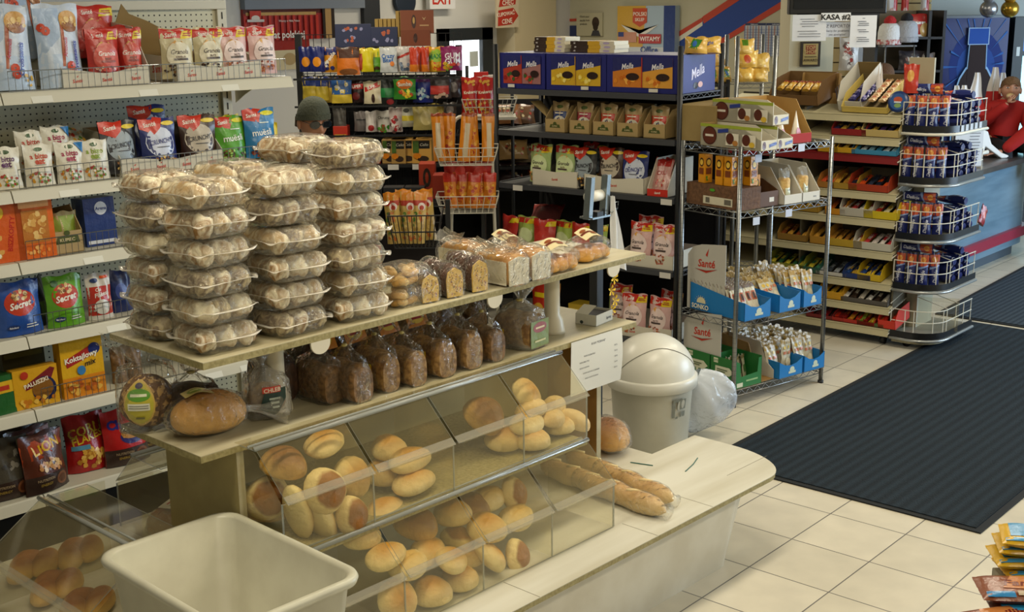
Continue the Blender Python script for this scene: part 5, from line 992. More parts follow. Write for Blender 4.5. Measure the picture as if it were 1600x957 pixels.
sthing(tray(.26, .32, .22, .05, '#a88448', [('r', -1, 0, 1, 1, M('#9c1c14', .75)), ('r', -.5, .4, -.2, .6, '#e8d8c8')], '#a88448', rise=.23), 'cone_carton', .42, .01, 3, 'tall brown carton with a red front lip on the rack top', 'carton')
for i, x in enumerate((.36, .48)): sthing(MB().grid(lambda u, v: ((1-v)*.038*cos(2*pi*u)*(1+.06*sin(9*u*pi)), (1-v)*.03*sin(2*pi*u), v*.16), 16, 8, film('#d8cdb8'), True, closeu=True).decal(lambda u, v, off: (u*.03*(1-v), -.031*(1-v)-off, v*.16), (.03, .16), [('e', 0, .3, .8, .15, '#a83a30'), ('n', 0, .2, .7, .1, ['#4a5aa0', '#c8a84a'], 6, .006)]), 'sweet_cone', x, .06, 3, 'cone shaped sweet bag standing in the red lipped carton, '+('left', 'right')[i]+' one', 'sweet bag', 'cone shaped sweet bags', dz=.006)
# shelf 3 of chrome rack
BK = M('#5a3c24', .7, kind='mottled', k2='#6e4c30', scale=50, bump=.4)
mb = carton(.16, .38, .115, '', [], m=BK, items_side=[('r', -.35, .12, .75, .48, '#d0c9b0'), ('r', .45, .18, .7, .42, '#6a665a'), ('r', -.25, .18, -.1, .42, '#6a665a'), ('e', .0, .78, .10, .07, '#4f9a2c')]); sthing(mb, 'basket_carton', .097, .015, 2, 'brown basket-print carton with a white label, holding orange packs', 'carton')
mb = tray(.14, .32, .13, .08, '#5a3c24', [('r', 0, .3, .5, .6, '#cfc9ba')]); sthing(mb, 'basket_carton', .25, .02, 2, 'smaller brown tray with an orange pack on the chrome rack', 'carton')
def juice(): return carton(.052, .05, .15, '#d8921c', [('e', 0, .72, .7, .16, '#4a2c14'), ('e', 0, .72, .5, .10, '#e8c04a'), ('r', -.7, .30, .7, .52, '#7a3c18'), ('n', 0, .15, .6, .1, ['#4f8a2c', '#e8b02c'], 5, .008)], m=film('#d8921c'), items_side=[('e', 0, .72, .7, .16, '#4a2c14'), ('e', 0, .72, .5, .10, '#e8c04a'), ('r', -.7, .30, .7, .52, '#7a3c18')])
for i, (x, y, dz, nm) in enumerate([(.06, .28, .117, 'leftmost on the basket carton'), (.065, .16, .117, 'second on the basket carton'), (.07, .10, .117, 'third on the basket carton'), (.235, .10, .01, 'low in the smaller brown tray'), (.16, .05, .117, 'by the corner post'), (.19, .13, .117, 'furthest right, upright')]):
    sthing(juice(), 'coffee_pack', x, y, 2, 'orange coffee pack, '+nm, 'pack', 'orange coffee packs', rz=.1*(i % 3)-.1, dz=dz)
for i, x in enumerate((.415, .56)):
    sthing(tray(.14, .30, .19, .05, '#cdc8ba', [('t', 'Spring', .4, .5, .007, '#55555a')] if i else None, '#b9b4a4', rise=.20), 'display_tray', x, .0, 2, ('left', 'right')[i]+' white tray holding a clear cookie bag on the chrome rack', 'display tray', 'white trays on the chrome rack')
    e = empty('cookie_bag', S, x, .07, SZ[2]+.008); tag(e, 'clear bag of pale cookies in the '+('left', 'right')[i]+' white tray', 'cookie bag', 'clear cookie bags')
    mb = MB(); mb.lathe([(.03, 0), (.034, .01), (.034, .115), (.028, .125)], M('#b08a4a', .6, kind='mottled', k2='#cfae6c', scale=40, bump=.3), 16); mb.obj('cookies', e)
    mb = pouch(.085, .175, .07, clear('bagfilm', '#f6f4ee', .12, .8, .1, bump=.8, scale=30), [('r', -.45, .08, .45, .52, '#c9cdb0'), ('t', 'OWS', 0, .36, .007, '#3a3a3a')], 140+i); mb.obj('bag', e)
# Santé back cards and SONKO trays
SONKO_B = '#1673b4'
def sonko_logo(u, v, s_, full=True):
    q = [('e', u, v+.20, s_*1.1, .20, '#d8cfa8'), ('r', u-s_*1.3, v-.02, u+s_*1.3, v+.18, SONKO_B)]
    for k in range(9):
        a = pi*(k+.5)/9; c, n = cos(a), sin(a); q.append(('p', [(u+c*s_*1.25-.006, v+.19+n*.22), (u+c*s_*1.25+.006, v+.19+n*.22), (u+c*s_*1.5+.005, v+.19+n*.28), (u+c*s_*1.5-.005, v+.19+n*.28)], '#d8cfa8'))
    return q+([('t', 'SONKO', u, v+.06, .025, '#e0dac0', 0, .03)] if full else [])
def sonko(w, L, h, hb, big=True):
    """tray whose long side (-x) carries the logo, low at the aisle end, high at the back"""
    m = M(SONKO_B, .45, bump=.02); mb = MB(); mi = M('#8a7448', .7)
    mb.box(-w/2, w/2, 0, L, 0, .003, mi); side = [(0, 0), (L, 0), (L, hb), (L*.15, h*1.02), (0, h)]
    for x in (-w/2, w/2-.003): mb.prism(side, x, x+.003, m, 'x')
    mb.prism([(-w/2, 0), (w/2, 0), (w/2, h), (w/4, h*.75), (0, h*.66), (-w/4, h*.75), (-w/2, h)], 0, .003, m, 'y'); mb.box(-w/2, w/2, L-.003, L, 0, hb, mi)
    if big: mb.decal(lambda u, v, off: (-w/2-off, L/2-u*L/2, v*hb), (L/2, hb), sonko_logo(-.58, .12, .15))
    mb.decal(lambda u, v, off: (u*w/2, -off, v*h), (w/2, h), [('e', .1, .42, .2, .18, '#c9d0b8'), ('r', -.2, .2, .4, .34, '#c9d0b8')]); return mb
for sh, nm in ((1, 'upper'), (0, 'lower')):
    mb = MB(); P = [(.02, 0), (.36, 0), (.36, .26), (.30, .29), (.02, .29)] if False else [(SD-.40, 0), (SD-.02, 0), (SD-.02, .33), (SD-.08, .37), (SD-.40, .40)]
    mb.prism([(.12, 0), (.40, 0), (.40, .30), (.36, .345), (.30, .365), (.12, .385)], 0, .003, M('#b9b6ac', .5), 'x')
    mb.decal(lambda u, v, off: (-off, .26-u*.14, v*.37), (.14, .37), [('t', 'Santé', .0, .72, .040, '#b8321e', .06, .025, .15), ('p', [(-.05, .84), (.12, .95), (.05, .82)], '#b8321e'), ('p', [(-.6, .62), (0, .58), (.6, .66), (0, .60)], '#b8321e')])
    sthing(mb, 'back_card', (.022, .042)[sh], .0, sh, 'white logo card at the back left of the chrome rack, '+nm+' one', 'display card', 'white logo cards', dz=.0)
sthing(sonko(.20, .40, .10, .15), 'snack_tray', .135, -.03, 1, 'blue snack tray with a sun logo, full of thin white bars', 'snack tray', 'blue snack trays')
sthing(sonko(.17, .38, .10, .12, False), 'snack_tray', .40, -.02, 1, 'blue snack tray on the right of the upper shelf pair, gold bags in it', 'snack tray', 'blue snack trays')
sthing(sonko(.15, .38, .10, .12, False), 'snack_tray', .585, -.02, 1, 'blue snack tray at the upper right end by the post, gold bags in it', 'snack tray', 'blue snack trays')
sthing(sonko(.19, .36, .095, .10, False), 'snack_tray', .43, -.02, 0, 'blue snack tray on the lowest shelf, left one of the pair', 'snack tray', 'blue snack trays')
sthing(sonko(.17, .36, .095, .10, False), 'snack_tray', .625, -.02, 0, 'blue snack tray on the lowest shelf, right one of the pair', 'snack tray', 'blue snack trays')
# thin bars, leaning
def bar(seed): return pouch(.045, .135, .014, '#cfc8b2', [('r', -.7, .45, .7, .75, '#a8522a'), ('r', -.4, .5, .4, .7, '#4a2c1c'), ('r', -.7, .08, .7, .2, '#b9ad8c'), ('r', -1, .88, 1, 1, '#6a5a50')], seed).mesh('snack_bar')
bars = [bar(1), bar(2)]; k = 0
for row, x in enumerate((.065, .115, .165, .205)):
    for i in range(11):
        y = .05+.028*i; o = link(bpy.data.objects.new('snack_bar', bars[(i+row) % 2])); place(o, S, x, y, SZ[1]+.008, pi/2*0-.0, -.38, 0, 1.0)
        place(o, S, x, y-.02, SZ[1]+.012, 0, -.42, .0, (1.15, 1.15, 1.25))
        tag(o, 'thin white snack bar leaning in the logo tray with the sun', 'snack bar', 'thin white snack bars in the blue tray'); k += 1
def goldbag(seed): return pouch(.088, .165, .020, '#bfb69c', [('r', -1, .84, 1, 1, '#a88a4a'), ('e', 0, .885, .14, .012, '#3a2c1c'), ('e', -.4, .72, .25, .06, '#d8b44a'), ('e', .4, .72, .25, .06, '#d8b44a'), ('r', -.7, .50, -.1, .60, '#b8704a'), ('r', .1, .50, .8, .60, '#b8704a'), ('e', 0, .25, .5, .14, '#dcd2b4')], seed, backc='#a8925c').mesh('wafer_bag')
GBM = [goldbag(1), goldbag(2), goldbag(3)]
def gold_row(x, n, y0, dy, sh, where, lean=-.3, j=0, w=1.0):
    for i in range(n):
        o = link(bpy.data.objects.new('wafer_bag', GBM[(i+j) % 3])); rn = random.Random(i*7+j); place(o, S, x+rn.uniform(-.012, .012), y0+dy*i, SZ[sh]+.010+rn.uniform(0, .02), rn.uniform(-.15, .15), lean+rn.uniform(-.08, .08), rn.uniform(-.06, .06))
        nm = 'front one' if i == 0 else 'last one at the back' if i == n-1 else None
        tag(o, ('silver bag with gold top, '+(nm or 'one of a row')+' '+where), 'wafer bag', 'gold topped bags '+where)
gold_row(.355, 10, .06, .032, 1, 'in the upper left gold tray', -.62, 0); gold_row(.445, 9, .10, .034, 1, 'amid the upper gold trays', -.5, 1)
gold_row(.545, 9, .05, .036, 1, 'in the upper right tray', -.25, 2); gold_row(.630, 9, .04, .037, 1, 'beside the right post, upper shelf', -.2, 3)
gold_row(.375, 10, .045, .034, 0, 'in the left lowest blue tray', -.18, 4); gold_row(.465, 10, .05, .034, 0, 'amid the lowest shelf', -.15, 5)
gold_row(.575, 9, .04, .037, 0, 'in the right lowest blue tray', -.2, 6); gold_row(.665, 9, .05, .037, 0, 'rightmost on the lowest shelf', -.1, 7)
# green boxes
GR = '#1d6a2c'
for i, (y, nm) in enumerate([(.19, 'rear one'), (.0, 'front one')]):
    mb = MB(); m = M(GR, .5, bump=.02); w_, d_, h_ = .20, .185, .155
    mb.box(-w_/2, w_/2, 0, d_, 0, .003, M('#96804e', .7)); mb.box(-w_/2, -w_/2+.003, 0, d_, 0, h_, m); mb.box(w_/2-.003, w_/2, 0, d_, 0, h_*(1 if i == 0 else 1), m); mb.prism([(-w_/2, 0), (w_/2, 0), (w_/2, h_*.95), (w_*.38, h_*.95), (w_*.34, h_*.45), (-w_*.3, h_*.40), (-w_*.34, h_*.9), (-w_/2, h_)], 0, .003, m, 'y'); mb.box(-w_/2, w_/2, d_-.003, d_, 0, h_, m)
    mb.decal(lambda u, v, off: (-w_/2-off, d_/2-u*d_/2, v*h_), (d_/2, h_), [('r', -.75, .78, -.4, .95, '#cfd2b4'), ('t', 'SYTI', -.57, .86, .011, GR, 0, .02), ('p', [(-.6, .40), (.5, .40), (.85, .55), (.5, .70), (-.6, .68)], '#c9cbb0'), ('r', -.1, .04, .1, .42, '#c9cbb0'), ('r', -.45, .56, .35, .60, '#5a6a4a'), ('r', -.45, .49, .2, .53, '#5a6a4a')])
    mb.decal(lambda u, v, off: (u*w_/2, -off, v*h_), (w_/2, h_), [('r', -.9, .05, -.45, .2, '#c9cbb0'), ('r', -.2, .2, .7, .26, '#8fb07a')])
    sthing(mb, 'green_box', .115, y, 0, 'green open snack box with a white arrow sign, '+nm+' on the lowest shelf', 'box', 'green snack boxes')
    for k in range(5): sthing(pouch(.055, .14, .014, '#b9b498', [('r', -.6, .3, .6, .6, '#4f7a3c'), ('r', -1, .86, 1, 1, '#8a7a50')], 150+k), 'snack_bar', .055+.032*k, y+.09, 0, 'pale bar in the '+nm.replace(' one', '')+' green box, '+('first', 'second', 'third', 'fourth', 'fifth')[k]+' from its left side', 'snack bar', 'bars in the green boxes', rz=.5, rx=-.15, dz=.006)
mb = MB(); mb.prism([(0, 0), (.34, 0), (.34, .22), (.10, .20), (.06, .10), (.0, .05)], 0, .003, M('#8f6c38', .7, bump=.03), 'x'); mb.box(0, .10, .337, .34, 0, .2, M('#8f6c38', .7)); mb.prism([(0, 0), (.34, 0), (.34, .20), (.10, .19), (.06, .09), (.0, .05)], .097, .10, M('#c4c0b4', .6), 'x'); mb.box(0, .10, 0, .34, 0, .003, M('#8f6c38', .7))
sthing(mb, 'open_carton', .225, .01, 0, 'open brown carton with a white outer side between green and blue trays', 'box')
sthing(pouch(.12, .10, .06, '#9a1c1c', [], 160), 'red_bag', .24, .24, 0, 'dark red bag lying in the open brown carton', 'snack bag', rx=-.8, dz=.05)
# ------------------------------------------------------------------ far walls: pillars, posters, doors
def wl(px, py, Y=8.49): p = W.at(px, py, Y=Y); return p.x, p.z
def wb(px, py, X=8.99): p = W.at(px, py, X=X); return p.y, p.z
def lpanel(name, px0, py0, px1, py1, m, th=.03, Y=8.498, items=None, label=None, cat=None, F_=None, kind=None, group=None):
    """panel on the left wall (faces -Y) covering the given part of the view"""
    x0 = wl(px0, 40)[0]; x1 = wl(px1, 40)[0]; z1 = wl((px0+px1)/2, py0)[1]; z0 = wl((px0+px1)/2, py1)[1]; w_, h_ = x1-x0, z1-z0
    mb = MB().box(-w_/2, w_/2, -th, 0, 0, h_, m)
    if items: mb.decal(lambda u, v, off: (u*w_/2, -th-off, v*h_), (w_/2, h_), items, .0015)
    o = mb.obj(name); place(o, W, (x0+x1)/2, Y, z0)
    if kind: o['kind'] = kind
    return tag(o, label, cat, group) if label else o
BW = Frame(8.998, 0, -pi/2)          # back wall: local x runs towards -Y (to the right in view), -y faces the camera
def bpanel(name, px0, py0, px1, py1, m, th=.03, items=None, label=None, cat=None, depth=0., kind=None, group=None):
    x0 = BW.at(px0, 40, Y=-depth).x; x1 = BW.at(px1, 40, Y=-depth).x; z1 = BW.at((px0+px1)/2, py0, Y=-depth).z; z0 = BW.at((px0+px1)/2, py1, Y=-depth).z; w_, h_ = x1-x0, z1-z0
    mb = MB().box(-w_/2, w_/2, -th, 0, 0, h_, m)
    if items: mb.decal(lambda u, v, off: (u*w_/2, -th-off, v*h_), (w_/2, h_), items, .0015)
    o = mb.obj(name); place(o, BW, (x0+x1)/2, -depth, z0)
    if kind: o['kind'] = kind
    return tag(o, label, cat, group) if label else o
def sz_l(px0, px1, k): return abs(wl(px1, 40)[0]-wl(px0, 40)[0])*k
# left wall
structure(MB().box(wl(777, 40)[0], wl(842, 40)[0], 8.2, 8.5, 0, 3.1, M('#c6b795', .8, bump=.02)), 'trim_1')
structure(MB().box(wl(842, 40)[0], wl(877, 40)[0], 8.28, 8.5, 0, 3.1, M('#c9c6c2', .8, bump=.02)), 'trim_2')
structure(MB().box(wl(565, 40)[0], wl(590, 40)[0], 8.44, 8.5, 0, 3.1, M('#23262c', .5)), 'trim_3')
structure(MB().box(wl(378, 40)[0], wl(565, 40)[0], 8.42, 8.5, wl(450, 14)[1], 3.1, M('#7f8794', .6)), 'trim_4')
wL = abs(wl(516, 40)[0]-wl(382, 40)[0])
lpanel('poster', 378, 14, 518, 62, M('#9c1c18', .5), .04, items=[('r', -1, .86, 1, 1, '#5a2018'), ('r', -.95, .8, .6, .9, '#c8a060')]+[('r', -1+.13*k, 0, -.94+.13*k, .8, '#c23026') for k in range(13)]+[('r', .72, 0, 1, 1, '#2a1c18'), ('r', .78, 0, .92, 1, '#b9925c'), ('t', 'Witamy w Małej Polsce', -.05, .62, wL*.018, '#f0e0d8', 0, .01),
       ('p', [(-.9, .95), (-.66, .95), (-.66, .7), (-.78, .58), (-.9, .7)], '#c83828'), ('e', -.78, .72, .09, .09, '#e8e0d8'), ('r', -.96, .60, -.60, .68, '#d8d4d0'), ('t', 'Świat polskiej', -.20, .18, wL*.062, '#f2ede6', 0, .02)], label='large red poster with white lettering behind the candy rack', cat='poster')
lpanel('poster', 378, 62, 480, 110, M('#d2c39c', .6), .03, items=[('r', -1, .65, 1, 1, '#9c2018'), ('e', .35, .35, .2, .2, '#b59a6a'), ('e', -.4, .3, .2, .25, '#7a4a28')], label='cream and red packaging poster under the large red one', cat='poster')
# clock
cx, cz = wl(630, 2); e = empty('wall_clock', W, cx, 8.49, cz); tag(e, 'round white wall clock with a dark rim above the candy rack', 'clock')
mb = MB(); rC = sz_l(630, 646, 1); mb.lathe([(rC, 0), (rC, .04), (rC*.86, .045)], M('#1e2a3a', .4), 32, mtx=Matrix.Rotation(pi/2, 4, 'X')); mb.obj('rim', e)
mb = MB(); mb.lathe([(rC*.86, .0), (rC*.86, .035)], M('#e2e4e8', .5), 32, mtx=Matrix.Rotation(pi/2, 4, 'X')); 
for k in range(12): a = k*pi/6; mb.box(-.006, .006, -.038, -.036, rC*.66, rC*.8, M('#22262c', .5), mtx=Matrix.Rotation(a, 4, 'Y'))
mb.obj('dial', e)
mb = MB(); mb.box(-.008, .008, -.042, -.039, 0, rC*.55, M('#1a1c20', .5), mtx=Matrix.Rotation(2.0, 4, 'Y')); mb.box(-.006, .006, -.044, -.042, 0, rC*.72, M('#1a1c20', .5), mtx=Matrix.Rotation(.05, 4, 'Y')); mb.obj('hands', e)
ex0, ex1 = wl(660, 0)[0], wl(700, 0)[0]; ez = wl(680, 14)[1]; we = ex1-ex0
e = empty('exit_sign', W, (ex0+ex1)/2, 8.40, ez); tag(e, 'white exit sign with red letters above the door', 'sign')
mb = MB().box(-we/2, we/2, -.03, .03, 0, we*.55, M('#e6e4e2', .4)); mb.decal(lambda u, v, off: (u*we/2, -.03-off, v*we*.55), (we/2, we*.55), [('t', 'EXIT', 0, .48, we*.27, '#c8301e', 0, .03)]); mb.obj('sign_box', e, bev=.004); MB().box(-.02, .02, -.01, .1, we*.55, we*.55+.05, M('#c9c6c2', .5)).obj('mount', e)
# door with daylight
dx0, dx1 = wl(683, 60)[0], wl(762, 60)[0]; zt = wl(720, 44)[1]
mb = MB(); DF = M('#20262a', .45)
ft = sz_l(683, 694, 1)
mb.box(dx0, dx0+ft, 8.40, 8.497, 0, zt, DF); mb.box(dx1-ft*1.6, dx1, 8.40, 8.497, 0, zt, DF); mb.box(dx0, dx1, 8.40, 8.497, zt-ft*1.2, zt, DF); mb.box(dx0, dx1, 8.42, 8.497, 0, .25, DF)
structure(mb, 'door_1'); structure(MB().box(dx0+ft, dx1-ft*1.6, 8.46, 8.48, .25, zt-ft*1.2, M('#e8f1f6', .3, em=2.2)), 'window_1')
x_, z_ = wl(728, 110); lpanel('door_notice', 729, 80, 742, 104, M('#c9d0cc', .6), .01, Y=8.455, label='small notice on the bright glass door', cat='notice')
w_ = sz_l(742, 777, 1)
lpanel('hanging_sign', 742, -8, 777, 43, M('#c9b99c', .6), .02, Y=8.15, items=[('p', [(-.8, .62), (.7, .70), (.8, .98), (-.6, .98)], '#b0301e'), ('p', [(-.9, .05), (.4, .10), (.95, .35), (.5, .60), (-.85, .52)], '#b0301e'), ('t', 'MIEĆ', .0, .90, w_*.13, '#ecdcc8', .05, .02), ('t', 'CHĘĆ', .0, .76, w_*.13, '#ecdcc8', .05, .02), ('t', 'KUPOWAĆ', -.2, .42, w_*.11, '#ecdcc8', .1, .02), ('t', 'CENĘ', -.1, .20, w_*.13, '#ecdcc8', .08, .02)], label='beige sign with red shapes and white words beside the door', cat='sign')
# back wall: stripes
def wstripe(pts, c, off, name):
    q = [(BW.at(a, b, Y=0).x, BW.at(a, b, Y=0).z) for a, b in pts]; mb = MB().prism(q, -off, 0, M(c, .7), 'y'); o = mb.obj(name); place(o, BW, 0, 0, 0); o['kind'] = 'structure'; return o
for i, (pts, c, off) in enumerate([([(1062, 62), (1098, 34), (1100, 34), (1165, -6), (1232, -6), (1232, 2), (1118, 66), (1100, 120), (1062, 120)], '#24438e', .004), ([(1098, 26), (1150, -8), (1168, -8), (1100, 37)], '#b8422c', .007), ([(1115, 68), (1228, -2), (1240, -4), (1240, 2), (1125, 70)], '#b8422c', .007), ([(1060, 58), (1098, 34), (1098, 40), (1060, 66)], '#d6d2c2', .007), ([(1060, 50), (1098, 27), (1098, 34), (1060, 58)], '#b8422c', .008),
                                   ([(876, 30), (903, 29), (903, 33), (876, 34)], '#b8422c', .007), ([(876, 40), (903, 40), (903, 84), (876, 84)], '#27335c', .007)]): wstripe(pts, c, off, f'trim_{5+i}')
wn = abs(BW.at(942, 40, Y=0).x-BW.at(903, 40, Y=0).x)
bpanel('poster', 903, 20, 943, 56, M('#b9b396', .6), .03, [('e', .5, .58, .28, .24, '#3a2a22'), ('e', .5, .40, .2, .18, '#2c211c'), ('p', [(.15, 0), (.9, 0), (.75, .24), (.3, .24)], '#3a3c44'), ('t', 'Check your', -.35, .84, wn*.055, '#3a3630', 0, .01), ('t', 'payslip from', -.32, .68, wn*.055, '#3a3630', 0, .01), ('t', 'products', -.42, .52, wn*.055, '#3a3630', 0, .01)], 'small beige poster with a dark-haired person and three lines of text', 'poster')
wo = abs(BW.at(1050, 40, Y=0).x-BW.at(972, 40, Y=0).x)
bpanel('poster', 972, 9, 1062, 82, M('#a9bccb', .5), .10, [('p', [(-1, .1), (-.1, .1), (.0, 1), (-1, 1)], '#cfa238'), ('r', -1, 0, 1, .12, '#c9ced0'), ('r', .62, 0, 1, 1, '#1f3876'), ('p', [(-.45, .95), (.05, .95), (.05, .65), (-.2, .55), (-.45, .65)], '#c64a22'), ('t', 'POLSKI', -.2, .83, wo*.06, '#eee4d4', 0, .02), ('t', 'SKLEP', -.2, .71, wo*.05, '#eee4d4', 0, .02), ('p', [(-.85, .60), (-.55, .52), (-.2, .40), (.15, .52), (.45, .60), (.15, .45), (-.2, .33), (-.6, .45)], '#e0dcd2'),
        ('r', -.95, .22, -.3, .44, '#c98a6a'), ('r', -.95, .34, -.75, .44, '#2a3a7a'), ('r', -.22, .2, .55, .40, '#b02a20'), ('t', 'WITAMY', .17, .30, wo*.07, '#f0e8e0', 0, .02), ('t', 'Office', .15, .07, wo*.10, '#28448c', 0, .02)], 'yellow and blue welcome poster with a red crest over the black rack', 'poster')
for i, (a, b) in enumerate(((1166, 1198), (1199, 1232))):
    wc = abs(BW.at(b, 40, Y=0).x-BW.at(a, 40, Y=0).x)
    bpanel('wall_calendar', a, 36, b, 88, M('#c3c8d0', .6), .02, [('r', -1, .93, 1, 1, '#26325a')]+[('r', -1, .08*k, 1, .08*k+.012, '#7a8ab0') for k in range(1, 11)]+[('r', -1+.28*k, 0, -.93+.28*k, .92, '#a8694a' if k % 2 else '#4a64a0') for k in range(7)]+[('t', 'Rozkład godzin', 0, .965, wc*.04, '#e0e2e8')], ('left' if i == 0 else 'right')+' one of two wall calendars with a blue and orange grid', 'calendar', group='wall calendars')
# white pillar with plaque, nearer than the wall
PX = 2.2

def near(px, py, d): return V.at(px, py, Y=d)
a_, b_ = near(1234, 60, 10.5), near(1303, 60, 10.5)
mb = MB().box(a_.x, b_.x, 10.5, 10.9, 0, 3.1, M('#c2b99c', .7, bump=.02)); o = mb.obj('pillar'); place(o, V, 0, 0, 0); o['kind'] = 'structure'
def vpanel(name, px0, py0, px1, py1, d, m, th=.01, items=None, label=None, cat=None, group=None, rz=0):
    p0, p1 = near(px0, (py0+py1)/2, d), near(px1, (py0+py1)/2, d); zt_, zb_ = near((px0+px1)/2, py0, d).z, near((px0+px1)/2, py1, d).z; w_, h_ = p1.x-p0.x, zt_-zb_
    mb = MB().box(-w_/2, w_/2, -th, 0, 0, h_, m)
    if items: mb.decal(lambda u, v, off: (u*w_/2, -th-off, v*h_), (w_/2, h_), items(w_, h_) if callable(items) else items, .0012)
    o = mb.obj(name); place(o, V, (p0.x+p1.x)/2, d, zb_, rz); return tag(o, label, cat, group) if label else o
vpanel('wall_plaque', 1250, 65, 1281, 104, 10.49, M('#2a2018', .4), .02, [('r', -.75, .08, .75, .92, '#a8925a'), ('r', -.5, .50, .5, .86, '#8a3a22'), ('t', 'TOP', 0, .76, .028, '#c8a86a', 0, .01), ('t', 'SHOP', 0, .60, .028, '#c8a86a', 0, .01), ('r', -.6, .38, .6, .41, '#4a3a20'), ('t', 'AWARD', 0, .26, .022, '#4a3a20')], 'dark wooden award plaque with a gold plate on the pillar', 'plaque')
# slat wall between pillar and toy shelf
a_, b_ = near(1303, 60, 11.6), near(1452, 60, 11.6); mb = MB()
for k in range(22): z0 = .25+k*.13; mb.box(a_.x, b_.x, 11.6, 11.63, z0, z0+.118, M('#b9a06c', .6))
mb.box(a_.x, b_.x, 11.63, 11.66, 0, 3.1, M('#6a5838', .7)); o = mb.obj('wall_slats'); place(o, V, 0, 0, 0); o['kind'] = 'structure'
a_, b_ = near(1466, 60, 11.6), near(1640, 60, 11.6); mb = MB().box(a_.x, b_.x+1.5, 12.2, 12.3, 0, 3.1, M('#a9aea8', .7)); o = mb.obj('wall_partition'); place(o, V, 0, 0, 0); o['kind'] = 'structure'
# hanging screen with notices
p0, p1 = near(1232, 0, 8.6), near(1384, 0, 8.6); zt_, zb_ = near(1300, -40, 8.6).z, near(1300, 22, 8.6).z
e = empty('hanging_screen', V, (p0.x+p1.x)/2, 8.6, zb_); tag(e, 'black ceiling-hung screen cut by the top edge over the till', 'screen'); w_ = p1.x-p0.x
MB().box(-w_/2, w_/2, -.04, .04, 0, .30, M('#0c0f12', .35)).obj('casing', e, bev=.008); MB().box(-w_*.46, w_*.46, -.047, -.04, .035, .28, M('#10151a', .12)).obj('display', e); mb = MB().tube([(0, .02, .28), (0, .02, 3.08-zb_)], .02, M('#1a1d20', .5), 8); mb.box(-w_*.42, w_*.42, -.042, -.038, -.035, .002, M('#15181c', .5)); mb.obj('mount', e)
lines = lambda n, a=.8, y0=.8, dy=.12, c='#6a6c70': [('r', -a+(.15 if k % 2 else .05), y0-dy*k, a-(.1 if k % 3 else .3), y0-dy*k+.022, c) for k in range(n)]
PW = M('#dcdcdc', .6)
vpanel('notice', 1238, 23, 1291, 64, 8.53, PW, .003, lines(4, .6, .82, .09)+lines(3, .75, .36, .1), 'white typed notice at the left under the hanging screen', 'notice', 'notices under the screen')
vpanel('notice', 1285, 34, 1332, 58, 8.54, M('#c9ccd2', .6), .003, lambda w_, h_: [('t', 'BEZ REPORTÓW', 0, .72, .020, '#4a4c5a', 0, .0), ('t', 'Sorry for problems', 0, .42, .014, '#4a4c5a', 0, 0, .2), ('t', 'we apologize!', 0, .18, .014, '#4a4c5a', 0, 0, .2)], 'greyish handwritten notice in the middle under the hanging screen', 'notice', 'notices under the screen')
vpanel('till_sign', 1283, 20, 1329, 33, 8.52, M('#e2e2e0', .6), .004, lambda w_, h_: [('t', 'KASA #2', 0, .5, h_*.62, '#15171a', 0, .03, 0, min(1.1, w_/(h_*.62*5.4)))], 'white sign with bold black till number', 'sign')
vpanel('notice', 1328, 24, 1369, 74, 8.51, PW, .003, [('r', -.1, .9, .1, .92, '#77787c')]+lines(3, .5, .80, .06)+lines(2, .5, .54, .06)+lines(3, .55, .30, .06), 'tall white typed notice at the right under the hanging screen', 'notice', 'notices under the screen')
mb = MB(); P = [(-.09, 0), (.10, .0), (.07, .14), (.05, .20), (.09, .24), (.03, .24), (0, .19), (-.03, .24), (-.09, .24), (-.05, .20)]; mb.prism(P, -.012, .012, M('#d8dade', .6, bump=.2), 'y')
mb.decal(lambda u, v, off: (u*.09, -.012-off, v*.24), (.09, .24), [('p', [(-.9, .95), (-.4, .98), (0, .74), (.4, .98), (.9, .95), (.3, .88), (0, .66), (-.3, .88)], '#1e2230'), ('r', .1, .38, .6, .44, '#4a5a9a'), ('e', .3, .22, .2, .08, '#b03a34')])
p = near(1350, 120, 11.58); o = mb.obj('cotton_bag'); place(o, V, p.x, 11.582, p.z, sc=1.28); tag(o, 'white cotton bag with a dark printed collar hanging by the toy shelf', 'bag')
p = near(1325, 110, 10.2); thing1(pouch(.16, .26, .06, '#a8a29a', [('n', 0, .5, .7, .4, ['#8a2a24', '#d8d4cc', '#5a4a44'], 24, .018)], 200), 'hanging_pack', V, p.x, 10.2, p.z, 'clear pack of red and grey items hanging on the slat wall', 'pack')
